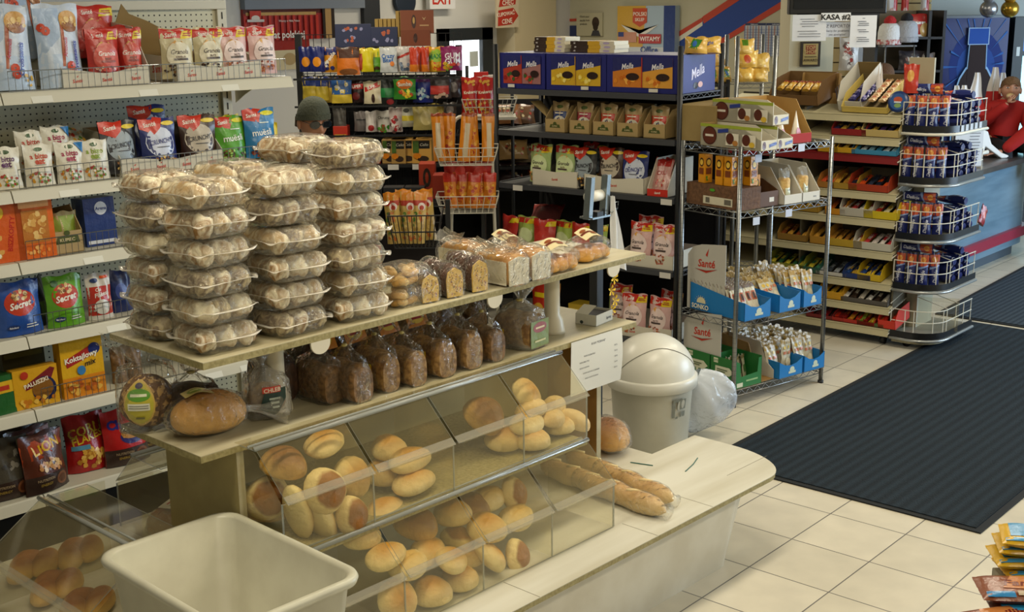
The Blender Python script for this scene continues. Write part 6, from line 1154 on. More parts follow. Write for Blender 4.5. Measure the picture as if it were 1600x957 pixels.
# toy and hat shelf unit
p0, p1 = near(1368, 100, 10.8), near(1472, 100, 10.8); e = empty('toy_shelf', V, (p0.x+p1.x)/2, 10.8, 0); tag(e, 'dark shelf unit with knitted hats and festive toys behind the till', 'shelf'); w_ = p1.x-p0.x; zt_ = near(1420, 17, 10.8).z
TS = M('#1e1c1c', .5)
for x in (-w_/2, .16, w_/2): MB().box(x-.012, x+.012, 0, .36, 0, zt_, TS).obj('post', e)
tz = [near(1420, y, 10.8).z for y in (162, 110, 58)]
for z in tz: MB().box(-w_/2, w_/2, 0, .36, z-.02, z, TS).obj('shelf_board', e)
MB().box(-w_/2, w_/2, .35, .36, 0, zt_, M('#8a7c66', .8)).obj('back_panel', e)
def tx(px): return near(px, 100, 10.72).x
def hat(px, py, c1, c2, label, pom):
    e = empty('knitted_hat', V, tx(px), 10.72, near(px, py, 10.72).z); tag(e, label, 'hat', 'knitted hats')
    MB().lathe([(.085, 0), (.095, .03), (.095, .10), (.085, .15), (.06, .175), (.001, .18)], M(c1, .9, bump=.8, scale=60), 20).obj('knit', e); MB().lathe([(.098, .0), (.101, .01), (.101, .04), (.096, .045)], M(c2, .9, kind='mottled', k2=c1, scale=40, bump=.6), 20).obj('brim', e)
    b = blob(.05, .05, .045, M(pom, .95, bump=1.0, scale=80), 3, .08, .9, 14).obj('pompom', e); b.location = (0, 0, .155)
hat(1387, 70, '#dcd8d4', '#a82a28', 'white knitted hat with a red pompom behind the till', '#b02424'); hat(1413, 66, '#a8a8ac', '#8f8f94', 'grey knitted hat with a dark pompom behind the till', '#1e1c20')

mb = MB().box(-.14, .14, -.0, .16, -.012, 0, M('#77797c', .4, metal=.6)); mb.tube([(-.12, .0, 0), (-.12, .0, -.42)], .006, M('#77797c', .4, metal=.6)); mb.tube([(.12, 0, 0), (.12, 0, -.42)], .006, M('#77797c', .4, metal=.6)); thing1(mb, 'wire_stand', V, tx(1399), 10.62, near(1399, 70, 10.72).z-.002, 'small chrome stand carrying the two knitted hats', 'stand')
for i, (px, py, c, it, wd, hh, nm) in enumerate([(1440, 57, '#b02a24', [('r', -1, .55, 1, .66, '#e8e4de'), ('r', -1, .0, 1, .1, '#e8e4de'), ('e', .5, .3, .5, .3, '#c09a5a')], .20, .19, 'red festive hat with white trim on the toy shelf'), (1432, 108, '#3a3438', [('n', 0, .5, .8, .4, ['#a8a29a', '#6a3030', '#d8d4cc'], 12, .02)], .22, .16, 'dark soft toys on the middle of the toy shelf'), (1458, 108, '#8a8486', [('n', 0, .5, .8, .4, ['#b02a28', '#d8d4cc', '#5a4a44'], 8, .02)], .12, .14, 'grey soft toy at the right of the toy shelf'),
        (1437, 158, '#d8d4d4', [('e', 0, .6, .5, .25, '#d8a83a'), ('p', [(-.7, .3), (-.3, .9), (-.4, .2)], '#b83a2c'), ('r', -.2, .05, .2, .3, '#4a4aa0')], .12, .15, 'white boxed toy figure, left of the pair'), (1460, 158, '#d8d4d4', [('e', .2, .6, .4, .25, '#c8b08a'), ('p', [(-.7, .3), (-.2, .95), (-.4, .2)], '#b83a2c'), ('r', -.2, .05, .2, .3, '#4a4aa0')], .12, .15, 'white boxed toy figure, right of the pair')]):
    thing1(pouch(wd, hh, .09, c, it, 210+i), 'soft_toy', V, tx(px), 10.87, tz[(2, 1, 1, 0, 0)[i]]+.001 if i else tz[2]+.001, nm, 'toy', 'toys behind the till')
for i, (px, w2) in enumerate(((1392, .10), (1412, .07), (1443, .08))):
    thing1(pouch(w2, .34, .04, '#d6d2d0' if i != 1 else '#b82c28', [('r', .2, 0, 1, .9, '#b82c28'), ('e', 0, .2, .6, .1, '#c89a8a')], 220+i), 'hanging_scarf', V, near(px, 40, 11.5).x, 11.5, near(px, 30, 11.5).z, 'red and white scarf hanging on the slat wall, '+('left', 'middle', 'right')[i]+' one', 'scarf', 'hanging scarves')
# tall drink cooler panel with a bottle picture
p0, p1 = near(1474, 100, 11.4), near(1574, 100, 11.4); zt_ = near(1520, 28, 11.4).z; w_ = p1.x-p0.x
e = empty('drink_cooler', V, (p0.x+p1.x)/2-.01, 11.4, 0); tag(e, 'tall blue drink cooler side with a dark bottle picture and light rays', 'cooler')
mb = MB().box(-w_/2, w_/2, 0, .6, 0, zt_, M('#10205c', .35)); H_ = zt_
def ray_(a, l0, l1, wd): 
    c, s_ = cos(a), sin(a); u0, v0 = .05+c*l0, .62+s_*l0*.5; u1, v1 = .05+c*l1, .62+s_*l1*.5; n_ = (-s_*wd, c*wd*.5); return [(max(-.99, min(.99, a)), max(.01, min(.99, b))) for a, b in ((u0, v0), (u1+n_[0], v1+n_[1]), (u1-n_[0], v1-n_[1]))]
its = [('e', .05, .62, .85, .28, '#132c70'), ('e', .05, .60, .6, .2, '#1c448c')]+[('p', ray_(.25+k*.29, .5, .85+.2*(k % 3), .02), '#2f62a8') for k in range(22)]
CO = lambda c: M(c, .8)
its = [tuple(CO(q) if isinstance(q, str) and q.startswith('#') else q for q in t) for t in its]
GLW, DKB = CO('#8fb6dc'), CO('#24100e')
its += [('e', .05, .30, .68, .36, GLW), ('r', -.63, 0, .73, .3, GLW), ('p', [(-.27, .5), (.37, .5), (.33, .80), (-.23, .80)], GLW), ('e', .05, .30, .63, .34, DKB), ('r', -.58, 0, .68, .3, DKB), ('p', [(-.24, .5), (.34, .5), (.30, .80), (-.20, .80)], DKB), ('r', -.28, .79, .38, .925, CO('#9ab4d0')), ('r', -.25, .797, .35, .917, CO('#1a4a9c'))]
mb.decal(lambda u, v, off: (u*w_/2, -off, H_*.42+v*H_*.58), (w_/2, H_*.58), its, .0009); mb.obj('cooler_body', e); MB().box(-w_/2-.02, w_/2+.02, -.01, .6, zt_, zt_+.02, M('#6a7076', .4)).obj('top_trim', e)
p0, p1 = near(1576, 100, 11.4), near(1625, 100, 11.4); w_ = p1.x-p0.x; zt_ = near(1590, 27, 11.4).z
e = empty('glass_fridge', V, (p0.x+p1.x)/2+.03, 11.4, 0); tag(e, 'dark framed glass door fridge glowing cold blue at the right edge', 'fridge')
MB().box(-w_/2, w_/2, .1, .6, 0, zt_, M('#1a2022', .5)).obj('body', e); mb = MB().box(-w_/2, -w_/2+.09, 0, .1, 0, zt_, M('#16201f', .4)); mb.box(-w_/2+.09, w_/2, 0, .1, zt_-.34, zt_-.30, M('#16201f', .4)); mb.box(-w_/2+.03, -w_/2+.06, -.003, 0, zt_-.34, zt_-.26, M('#c9d0cc', .5)); mb.obj('door_frame', e)
MB().box(-w_/2+.10, w_/2-.02, .04, .06, .4, zt_-.34, M('#9fdce4', .2, em=1.3)).obj('lit_door', e); mb = MB().box(-w_/2+.10, w_/2-.02, .04, .06, zt_-.30, zt_-.03, M('#3468b0', .3, em=.5)); mb.obj('header_panel', e)
for px, c, nm in ((1545, '#9a9a9e', 'silver'), (1578, '#b08a30', 'gold')):
    p = near(px, 14, 11.0); e = empty('ornament_ball', V, p.x, 11.0, p.z); tag(e, f'{nm} ornament ball hanging near the ceiling above the cooler', 'ornament', 'hanging ornaments')
    MB().lathe([(.075*cos(radians(a))+.0005, .075*sin(radians(a))) for a in range(-90, 91, 15)], M(c, .25, metal=.8), 20).obj('ball', e); b = blob(.06, .06, .06, M(c, .5, metal=.5, bump=1.0, scale=60), 2, .12, .9, 14).obj('ribbon_bow', e); b.location = (0, 0, .05); MB().tube([(0, 0, .1), (0, 0, 3.09-p.z)], .0015, M('#c9c9c9', .4), 4).obj('string', e)

# ------------------------------------------------------------------ checkout counter
e = empty('checkout_counter', W, 5.0, 1.6, 0); tag(e, 'blue-grey wood look checkout counter with a red bumper rail', 'counter'); RC = (5.0, 1.6, 0)
CBL = M('#6a8494', .28, kind='streak', k2='#587282', scale=14, bump=.15); P = rrect(3.75, 6.52, 1.35, 1.78, .2, 8, (1, .01, .01, 1))
mb = MB().prism(P, .10, .80, CBL); local(W, RC, mb).obj('body', e); mb = MB().prism(rrect(3.78, 6.46, 1.41, 1.74, .15, 8, (1, .01, .01, 1)), 0, .10, M('#3a4650', .6)); local(W, RC, mb).obj('plinth', e)
mb = MB().prism(rrect(3.70, 6.58, 1.28, 1.84, .25, 8, (1, .01, .01, 1)), .80, .84, M('#3a3634', .3, kind='mottled', k2='#4a4440', scale=6)); local(W, RC, mb).obj('worktop', e)
mb = MB().prism(rrect(3.73, 6.55, 1.315, 1.78, .22, 8, (1, .01, .01, 1)), .17, .25, M('#8a2438', .4)); local(W, RC, mb).obj('bumper_rail', e)
# things on the counter
def cp(px, py, Y): p = W.at(px, py, Y=Y); return p.x
e = empty('sign_holder', W, cp(1512, 250, 1.42), 1.42, .8405, -.75); tag(e, 'clear counter sign holder with a printed sheet next to the cookie stand', 'sign holder')
MB().box(-.11, .11, -.002, .002, .01, .33, M('#c9ccd0', .4)).decal(lambda u, v, off: (u*.11, -.002-off, v*.33), (.11, .33), [('r', .1, .9, .5, .93, '#77797c')]+[('r', .0+.03*(k % 2), .78-.07*k, .8-.06*(k % 3), .80-.07*k, '#77797c') for k in range(9)]).obj('sheet', e); MB().box(-.11, .11, -.05, .05, 0, .008, clear('acrylic')).obj('foot', e)
e = empty('porcelain_shoe', W, cp(1545, 240, 1.50), 1.5, .8405, -.6); tag(e, 'white high-heeled shoe figurine on the counter', 'figurine')
mb = MB(); mb.prism([(-.09, 0), (-.075, 0), (-.055, .10), (.10, .0), (.17, .0), (.17, .02), (.10, .045), (.0, .12), (-.04, .22), (-.09, .24), (-.09, .10)], -.03, .03, M('#d6d4ce', .35), 'y'); mb.obj('shoe', e, bev=.008)
for i, (px, hh) in enumerate(((1502, .36), (1521, .44), (1548, .46), (1560, .40), (1490, .34))):
    x = cp(px, 200, 1.60+.04*i); e = empty('table_flag', W, x, 1.60+.04*i, .8405, -.8); tag(e, 'small white and red pennant on a stick on the counter, '+('second from left', 'middle', 'second from right', 'rightmost', 'leftmost')[i], 'flag', 'small white and red pennants')
    MB().lathe([(.025, 0), (.022, .01), (.003, .015), (.003, hh+.24)], M('#c9c4b4', .5), 10).obj('stick', e)
    def fl(u, v, i=i, hh=hh): return ((u-.5)*.16*(.25+.75*(1-v))+.004*sin(9*v), .012*sin(u*9+i)*(1-v*.4), hh-.10+v*.34)
    mb = MB(); mb.grid(lambda u, v: fl(u, .42+.58*v), 12, 8, M('#d9d5d2', .8, bump=.05)); mb.grid(lambda u, v: fl(u, .42*v), 12, 6, M('#b62420', .8, bump=.05)); mb.obj('cloth', e)
thing1(MB().tube([(0, 0, 0), (0, 0, .05), (.05, 0, .10), (.12, 0, .11)], .016, M('#cfcabc', .4), 8), 'card_reader', W, cp(1537, 205, 1.34), 1.40, .8405, 'small white bracket arm at the edge of the cookie stand', 'bracket', rz=-.6)
# ------------------------------------------------------------------ black candy rack facing the camera (frame V)
d0 = 8.3
def vx(px, d, py=120): return near(px, py, d).x
def vz(py, d, px=600): return near(px, py, d).z
x0, x1 = vx(468, d0), vx(722, d0); cxr = (x0+x1)/2
e = empty('candy_rack', V, cxr, d0, 0); tag(e, 'black wire grid rack hung with rows of sweet bags behind the man', 'rack'); RV = (cxr, d0, 0)
for x in (x0, x1-.02): local(V, RV, MB().box(x-.02, x+.02, d0+.0, d0+.05, 0, vz(52, d0) if x < cxr else vz(72, d0), DKM)).obj('upright', e)
mb = MB(); zt_ = vz(53, d0)
for k in range(22): x = x0+(x1-x0)*k/21; mb.tube([(x, d0+.01, .1), (x, d0+.01, zt_)], .003, DKM, 4)
for k in range(14): z = .3+(zt_-.3)*k/13; mb.tube([(x0, d0+.005, z), (x1, d0+.005, z)], .003, DKM, 4)
local(V, RV, mb).obj('wire_grid', e); local(V, RV, MB().box(x0, x1, d0+.05, d0+.07, 0, vz(118, d0), M('#15161a', .8))).obj('back_panel', e)
for y in (118, 160, 205, 250): 
    z = vz(y, d0); mb = MB().box(x0, x1, d0-.25, d0-.235, z-.012, z, DKM)
    for k in range(16): x = x0+(x1-x0)*(k+.5)/16; mb.tube([(x, d0, z+.01), (x, d0-.24, z-.004)], .003, DKM, 4)
    local(V, RV, mb).obj('hook_bar', e)
for px in (601, 640): local(V, RV, MB().box(vx(px, d0-.26), vx(px, d0-.26)+.07, d0-.262, d0-.258, vz(258, d0), vz(250, d0), M('#d6d4cc', .5))).obj('price_tag', e)
z = vz(250, d0); local(V, RV, MB().box(x0, x1, d0-.26, d0, z-.02, z-.001, DKM)).obj('shelf_board', e)
SW_ = {'g': ['#3a9a2c', '#e8d83a'], }
CAND = [  # px centre, top y, bottom y, width px, colour, items, label
 (480, 73, 112, 22, '#1c2668', [('e', 0, .4, .6, .2, '#d88a1c')], 'navy and orange, first of the top row'), (497, 73, 112, 22, '#1c2668', [('e', 0, .4, .6, .2, '#d88a1c')], 'navy and orange, second of the top row'), (516, 74, 113, 26, '#c8861c', [('r', -1, .7, 1, 1, '#1c2668'), ('t', 'Oreole', 0, .55, .026, '#e8e2d4', .9, .03), ('n', 0, .3, .7, .2, ['#e8e2d4', '#1c2668'], 6, .014)], 'amber with white lettering, third of the top row'),
 (545, 74, 117, 34, '#d0701c', [('r', -1, .62, 1, 1, '#4a2c20'), ('e', 0, .12, .8, .12, '#7a4a24')], 'orange and brown, top row'), (562, 75, 110, 18, '#a83a1c', [('r', -1, .75, 1, 1, '#e0c42c')], 'narrow red and yellow, top row'), (574, 76, 112, 20, '#d8c81c', [], 'plain yellow, top row'), (586, 75, 112, 28, '#5fa02a', [('r', -1, .62, 1, 1, '#e0d42c'), ('n', 0, .15, .6, .1, ['#4a3420'], 6, .012)], 'green with a yellow head, top row'),
 (608, 74, 113, 26, '#c9ced0', [('t', 'Crazy', 0, .66, .026, '#3a6ab0', .05, .03), ('t', 'Bites', 0, .50, .026, '#3a6ab0', .05, .03), ('e', .5, .35, .25, .1, '#d8781c')], 'white with blue lettering, top row'), (630, 73, 112, 26, '#c9c4c0', [('p', [(-.6, .5), (.8, .7), (.8, .8), (-.6, .62)], '#b83a2c'), ('n', 0, .2, .8, .15, ['#55647a', '#8a9ab0'], 8, .012)], 'white with a red slash, top row'),
 (648, 74, 112, 14, '#c23a1c', [('r', -1, 0, 1, .3, '#d8781c')], 'thin orange-red, top row left'), (656, 74, 112, 14, '#c8441c', [('r', -1, 0, 1, .3, '#d8781c')], 'thin orange-red, top row middle'), (664, 74, 112, 14, '#c23a1c', [('r', -1, 0, 1, .3, '#d8781c')], 'thin orange-red, top row right'), (681, 73, 112, 30, '#d8a01c', [('p', [(-.8, .6), (0, 1), (.9, .7), (.6, .4), (-.6, .4)], '#9ac43a'), ('t', 'MAXI', 0, .62, .028, '#2a8a3a', .1, .04), ('n', 0, .2, .7, .15, ['#e0501c', '#e8c83a'], 8, .014)], 'amber with a green patch, top row'),
 (706, 72, 110, 32, '#8a1c5a', [('t', 'GUM', .1, .62, .034, '#ece6ea', .05, .02), ('t', 'GUM', .1, .40, .034, '#ece6ea', .05, .02), ('n', 0, .2, .8, .15, ['#e0a02c', '#c8402c', '#6aa02c'], 12, .014)], 'magenta with white lettering, last of the top row'),
 (484, 120, 155, 24, '#c9b03a', [('r', -1, .6, 1, 1, '#1c2c68')], 'yellow and navy, first of the second row'), (500, 120, 157, 24, '#c9b03a', [('r', -1, .6, 1, 1, '#1c2c68')], 'yellow and navy, second of the second row'), (516, 121, 160, 24, '#c9a83a', [('r', -1, .6, 1, 1, '#1c2c68')], 'yellow and navy, third of the second row'), (533, 122, 161, 30, '#cdb23a', [('r', -1, .35, 1, 1, '#2c5a9a'), ('n', 0, .6, .7, .2, ['#c9b03a', '#d8d4c4'], 8, .014)], 'yellow and blue, fourth of the second row'),
 (556, 126, 160, 24, '#2a1616', [('r', -.9, .62, .9, .86, '#b82a24'), ('t', 'SUPER', 0, .74, .018, '#ece6e0', .12, .03), ('e', 0, .3, .5, .18, '#6a1c1c')], 'black with a red band, second row'), (581, 127, 162, 26, '#cfc4a4', [('p', [(-.9, .52), (.9, .78), (.9, 1), (-.9, .74)], '#b82a24'), ('t', 'SUPER', 0, .76, .018, '#ece6e0', .2, .03), ('e', .1, .25, .2, .2, '#3a2420')], 'cream with a red slanted band, second row'), (604, 121, 164, 28, '#2c3230', [('r', -1, .28, 1, .62, '#2c8a4a'), ('e', .3, .12, .4, .1, '#b0343a')], 'dark with a green band, second row'),
 (632, 120, 155, 34, '#3a8a2c', [('e', 0, .68, .75, .22, '#d8701c'), ('t', 'Samba', 0, .68, .024, '#f0ead8', .05, .03), ('n', 0, .25, .7, .18, ['#d8a03a', '#b0341c', '#e8d83a'], 12, .014)], 'green with an orange oval, second row'), (660, 120, 160, 30, '#24348a', [('r', -1, .8, 1, 1, '#6a2c7a'), ('n', 0, .4, .7, .25, ['#7aa8c8', '#c8d8e0'], 14, .012)], 'blue and violet, second row'), (688, 119, 154, 32, '#3a3232', [('r', -1, .2, .8, .58, '#b0342c'), ('n', 0, .15, .7, .1, ['#c8a890'], 8, .012)], 'dark with a red middle, second row'), (708, 120, 152, 22, '#3a3434', [('e', 0, .5, .6, .25, '#77706c')], 'dark grey, right end of the second row'),
 (528, 168, 203, 20, '#55524e', [], 'grey behind the sunglasses, third row'), (562, 174, 205, 22, '#77706e', [('r', -.7, .55, .7, .62, '#3a3a3a')], 'dull grey, third row'), (577, 174, 206, 16, '#d0cac4', [('e', 0, .2, .6, .15, '#a82a2c')], 'narrow white with cherry, third row'), (598, 173, 206, 28, '#d6d2c8', [('t', 'Chruma', 0, .68, .018, '#3a3a3a', 0, .01), ('n', 0, .18, .7, .14, ['#3a8a2c', '#b0242c', '#5aa03a'], 10, .014)], 'white with green leaves, third row'), (616, 168, 206, 20, '#b9aaa4', [('n', 0, .4, .8, .4, ['#a8242c', '#5a3a34', '#d8d0c8'], 14, .014)], 'clear red and white, third row'),
 (633, 166, 198, 30, '#c9c9b4', [('r', -.8, .3, .8, .55, '#d0bc2c'), ('e', 0, .8, .3, .1, '#4a4a40')], 'pale with a yellow label, third row'), (662, 166, 203, 36, '#a89a5a', [('e', .1, .5, .5, .3, '#c8b87a')], 'straw coloured, third row left'), (684, 162, 198, 32, '#b0983a', [('e', 0, .5, .6, .3, '#c9b04a')], 'golden, third row right'), (702, 160, 182, 20, '#4a4440', [('e', 0, .5, .6, .3, '#8a8078')], 'dark speckled, right end of the third row')]
for i, (px, ya, yb, wp, c, it, nm) in enumerate(CAND):
    d = d0-.12-.012*(i % 5)-.05*(i % 2); zb_ = vz(yb, d, px); h_ = vz(ya, d, px)-zb_; w_ = wp/FPX*d
    thing1(pouch(w_*1.05, h_, .045, c, it, 300+i, lay=.001), 'sweet_bag', V, vx(px, d), d, zb_, 'sweet bag on the candy rack, '+nm, 'sweet bag', 'sweet bags on the candy rack', .25*((i*37 % 7)/7-.4), .02)
# boxes on its shelf and on top
for i, (px, c) in enumerate(((604, '#a8854a'), (619, '#b08a4a'), (631, '#c89a4a'), (656, '#cf9c48'))):
    w_ = (30 if i > 1 else 22)/FPX*d0; z = vz(250, d0)
    thing1(carton(w_, .16, .155, c, [('r', -.3, .62, .8, .95, '#1e1e1a'), ('t', 'Celio', .25, .79, .018, '#cfc9b4', .0, .01, .3), ('e', .1, .2, .6, .12, '#3a2a20'), ('r', -.9, .45, -.3, .95, '#4a6a2c'), ('n', -.5, .3, .3, .2, ['#d8801c'], 4, .016)]), 'plum_box', V, vx(px, d0-.2)+.0, d0-.22+.02*(1-i % 2), z, 'beige and orange fruit sweet box on the candy rack shelf, '+('first', 'second', 'third', 'last')[i]+' from the left', 'sweet box', 'fruit sweet boxes', bev=.002)
for i, (px, c, w2) in enumerate(((545, '#1a2860', 30), (575, '#a82a1c', 28), (528, '#b8301e', 22))):
    thing1(carton(w2/FPX*d0, .12, .075 if i < 2 else .13, c, [('r', -.8, .3, .8, .6, '#c9a03a')]), 'sweet_carton', V, vx(px, d0-.2), d0-.2, vz(250, d0)+(.115 if i == 2 else .0), ('navy', 'red', 'bright red')[i]+' sweet carton on the candy rack shelf by the man', 'carton', 'small cartons by the man', bev=.002)
for i, (pa, pb, ya, yb, c, its, nm) in enumerate([(528, 583, 38, 73, '#16224a', [('n', 0, .75, .8, .1, ['#b0583a', '#8a8ab0'], 6, .012), ('n', 0, .35, .8, .1, ['#b0583a', '#8a8ab0'], 6, .012)], 'larger navy praline box on top of the candy rack'), (583, 624, 43, 72, '#16224a', [('n', 0, .7, .8, .1, ['#b0583a'], 5, .012), ('n', 0, .3, .8, .1, ['#8a8ab0'], 5, .012)], 'smaller navy praline box on top of the candy rack')]):
    w_ = (pb-pa)/FPX*d0; h_ = (yb-ya)/FPX*d0; thing1(carton(w_, .04, h_, c, its), 'praline_box', V, vx((pa+pb)/2, d0), d0-.05, vz(yb, d0), nm, 'box', 'navy praline boxes', 0, -.12, bev=.002)
for k in range(7):
    w_ = .022; thing1(carton(w_, .12, .165, '#a88a4a', []), 'chocolate_box', V, vx(592+6.5*k, d0), d0-.03, vz(70 if k < 5 else 58, d0)+.0, f'upright thin tan box on top of the candy rack, {("first", "second", "third", "fourth", "fifth", "sixth", "last")[k]} from the left', 'box', 'upright thin tan boxes', -.1)
thing1(carton(.215, .05, .145, '#7a3e22', [('e', -.2, .5, .14, .3, '#3a1c14'), ('e', -.2, .55, .07, .15, '#b08a4a'), ('p', [(.3, .7), (.42, .55), (.54, .7), (.42, .6)], '#c8a87a'), ('r', .15, .3, .7, .36, '#b0885a')]), 'coffee_box', V, vx(655, d0), d0-.05, vz(52, d0), 'upper brown chocolate box leaning on top of the candy rack', 'box', 'brown chocolate boxes', .05, -.1)
thing1(carton(.19, .06, .10, '#74391f', [('e', .0, .5, .14, .3, '#3a1c14')]), 'coffee_box', V, vx(652, d0), d0-.06, vz(72, d0), 'lower brown chocolate box on top of the candy rack', 'box', 'brown chocolate boxes', 0, -.05)

# ------------------------------------------------------------------ white hoop stand with orange snack bags
d1 = 7.2
xa, xb = vx(707, d1), vx(766, d1); zt_ = vz(182, d1, 736); e = empty('hoop_stand', V, (xa+xb)/2, d1, 0); tag(e, 'white tubular hoop stand holding orange snack bags in wire baskets', 'stand'); RH = ((xa+xb)/2, d1, 0)
xa0 = vx(697, d1)
mb = MB(); r = .05; mb.tube([(xa0-.03, d1, .02), (xa-.01, d1, zt_-.3), (xa, d1, zt_-r*1.5)]+[(xa+r-r*cos(radians(t)), d1, zt_-r+r*sin(radians(t))) for t in (20, 45, 70, 90)]+[(xb-r+r*sin(radians(t)), d1, zt_-r+r*cos(radians(t))) for t in (0, 20, 45, 70)]+[(xb, d1, zt_-r*1.5), (xb+.03, d1, .02)], .011, M('#c9c6b8', .35), 8)
mb.tube([(xa0-.05, d1-.14, .02), (xa0-.03, d1, .02), (xb+.03, d1, .02), (xb+.05, d1-.14, .02)], .011, M('#c9c6b8', .35), 8); local(V, RH, mb).obj('hoop_frame', e)
def wbask(xl, xr, ya, yb, z, h, m, nx=9, ny=4, fl=.03, r=.0028):
    mb = MB()
    for zz, g in ((z, 0), (z+h*.5, fl*.5), (z+h, fl)): mb.tube([(xl-g, ya-g, zz), (xr+g, ya-g, zz), (xr+g, yb, zz), (xl-g, yb, zz)], r, m, 5, True)
    for i in range(nx+1): 
        x = xl+(xr-xl)*i/nx; xt = xl-fl+(xr-xl+2*fl)*i/nx; mb.tube([(x, yb, z), (x, ya, z), (xt, ya-fl, z+h)], r*.75, m, 4)
    for j in range(ny+1):
        y = ya+(yb-ya)*j/ny; mb.tube([(xl-fl, y, z+h), (xl, y, z), (xr, y, z), (xr+fl, y, z+h)], r*.75, m, 4)
    return mb
WM = M('#c9c6b8', .35)
for py in (252, 325): z = vz(py, d1, 730); local(V, RH, wbask(vx(682, d1)+.02, xb+.01, d1-.20, d1-.02, z, .10, WM)).obj('wire_basket', e)
for row, (pyb, cols) in enumerate(((250, (684, 697, 722, 738, 760)), (322, (700, 716, 733, 748, 762)))):
    for i, px in enumerate(cols):
        c = '#cf7f1c' if row == 0 else '#c8741c'; it = [('r', -.3, .1, .5, .8, '#c9b89a')] if (row == 0 and i % 2 == 0) else [('n', 0, .4, .7, .3, ['#d8a03a', '#a8321c'], 10, .012)]
        thing1(pouch(.075, .27 if row == 0 else .20, .05, c, it+([('r', -1, .75, 1, 1, '#b0281c')] if row else [('r', -1, .94, 1, 1, '#8a3a1c')]), 360+i+10*row), 'snack_bag', V, vx(px, d1-.12), d1-.11+.02*(i % 2), vz(pyb, d1, px)+.006, 'long orange snack bag in the '+('upper', 'lower')[row]+' basket of the hoop stand, '+('first', 'second', 'third', 'fourth', 'last')[i]+' from the left', 'snack bag', 'orange snack bags', .1*i-.2, -.06, ry=.08*(i % 3)-.05)
for i, px in enumerate((712, 742)): thing1(pouch(.17, .16, .08, '#a81c18', [('e', .2, .6, .5, .3, '#c03028')], 380+i), 'red_snack_bag', V, vx(px, d1-.04), d1-.03, vz(300, d1, px)+.03, 'shiny red snack bag behind the orange ones, '+('left', 'right')[i]+' one', 'snack bag', 'shiny red snack bags', .1, .3)
# top wire shelf with red noodle packs, and dark basket with noodle bags
d2 = 8.0; xl, xr_ = vx(728, d2), vx(800, d2); z = vz(180, d2, 745); e = empty('wire_shelf_rack', V, (xl+xr_)/2, d2+.1, 0); tag(e, 'white wire shelf rack with red snack packs behind the hoop stand', 'rack'); R_ = ((xl+xr_)/2, d2+.1, 0)
local(V, R_, wbask(xl, xr_, d2, d2+.2, z, .10, WM, 12)).obj('wire_basket', e); local(V, R_, MB().box(xl-.02, xr_+.02, d2-.03, d2+.24, z-.03, z-.012, M('#c4c0b0', .5))).obj('shelf_board', e)
for x in (xl, xr_): local(V, R_, MB().tube([(x, d2+.22, 0), (x, d2+.22, z+.3)], .012, DKM, 8)).obj('post', e)
for i, px in enumerate((735, 758)): thing1(pouch(.12, .23, .07, '#b8241c', [('n', 0, .22, .8, .2, ['#d8a03a', '#e0c45a', '#8a3a1c'], 26, .010), ('t', 'Krakersy', 0, .60, .018, '#f0e4c8', .1, .03), ('n', 0, .85, .8, .1, ['#d8a03a'], 8, .01)], 390+i), 'pretzel_bag', V, vx(px, d2+.06), d2+.08, z+.004, 'red and yellow pretzel bag on the white wire shelf, '+('left', 'right')[i]+' one', 'snack bag', 'red pretzel bags')
thing1(carton(.09, .06, .07, '#b8241c', [('r', -.7, .3, .7, .6, '#e0d8cc')]), 'red_tin', V, vx(752, d2+.16), d2+.17, z+.19, 'small red and white carton above the pretzel bags', 'box', rz=.1)
thing1(carton(.10, .06, .05, '#cfcac0', []), 'white_carton', V, vx(766, d2+.16), d2+.17, z+.19, 'small white carton above the pretzel bags', 'box', rz=.0)
d3 = 6.5; xl, xr_ = vx(612, d3), vx(680, d3); z = vz(380, d3, 640); e = empty('dump_basket', V, (xl+xr_)/2, d3, 0); tag(e, 'black wire basket stand full of noodle bags behind the fruit cakes', 'basket'); R_ = ((xl+xr_)/2, d3, 0)
local(V, R_, wbask(xl, xr_-.01, d3-.15, d3+.12, z, .175, DKM, 11, 4, .03, .004)).obj('wire_basket', e)
local(V, R_, MB().box(xr_+.035, xr_+.06, d3-.02, d3+.02, 0, vz(312, d3, 700), DKM)).obj('post', e); local(V, R_, MB().box(xl-.1, xr_+.08, d3+.13, d3+.16, 0, .9, M('#1a1214', .8))).obj('back_panel', e)
for i, (px, py) in enumerate(((610, 372), (632, 372), (645, 372), (662, 374), (622, 374))):
    thing1(pouch(.085, .27, .06, '#c8a85a', [('r', -1, .84, 1, 1, '#d8841c'), ('r', -1, .74, 1, .84, '#b0341e'), ('e', .3, .72, .5, .08, '#e0d0c8'), ('e', .3, .70, .3, .05, '#b0341e'), ('n', 0, .35, .8, .3, ['#dcc27a', '#b8944a', '#4f7a2c', '#c86a2c'], 30, .010)], 400+i), 'noodle_bag', V, vx(px, d3-.02), d3-.06+.10*(i > 2), z+.01, 'tall noodle bag with an orange top in the black basket, '+('leftmost', 'second', 'third', 'rightmost', 'behind the second')[i]+('' if i in (0, 3, 4) else ' from the left'), 'noodle bag', 'noodle bags', .2*(i % 3)-.2, -.05, ry=.08*(i % 3)-.08)
for i, (pa, pb, ya, yb, c, d, nm) in enumerate([(650, 675, 257, 300, '#a8361a', 7.4, 'upright orange-red carton with a dark oval between the racks'), (672, 705, 275, 312, '#9a2e18', 7.3, 'low orange-red carton between the racks')]):
    w_ = (pb-pa)/FPX*d; h_ = (yb-ya)/FPX*d; thing1(carton(w_, .15, h_, c, [('e', 0, .5, .5, .35, '#2a1c18'), ('e', 0, .5, .2, .2, '#a8361a')] if i == 0 else []), 'orange_carton', V, vx((pa+pb)/2, d), d, vz(yb, d), nm, 'carton', 'orange-red cartons', bev=.002)
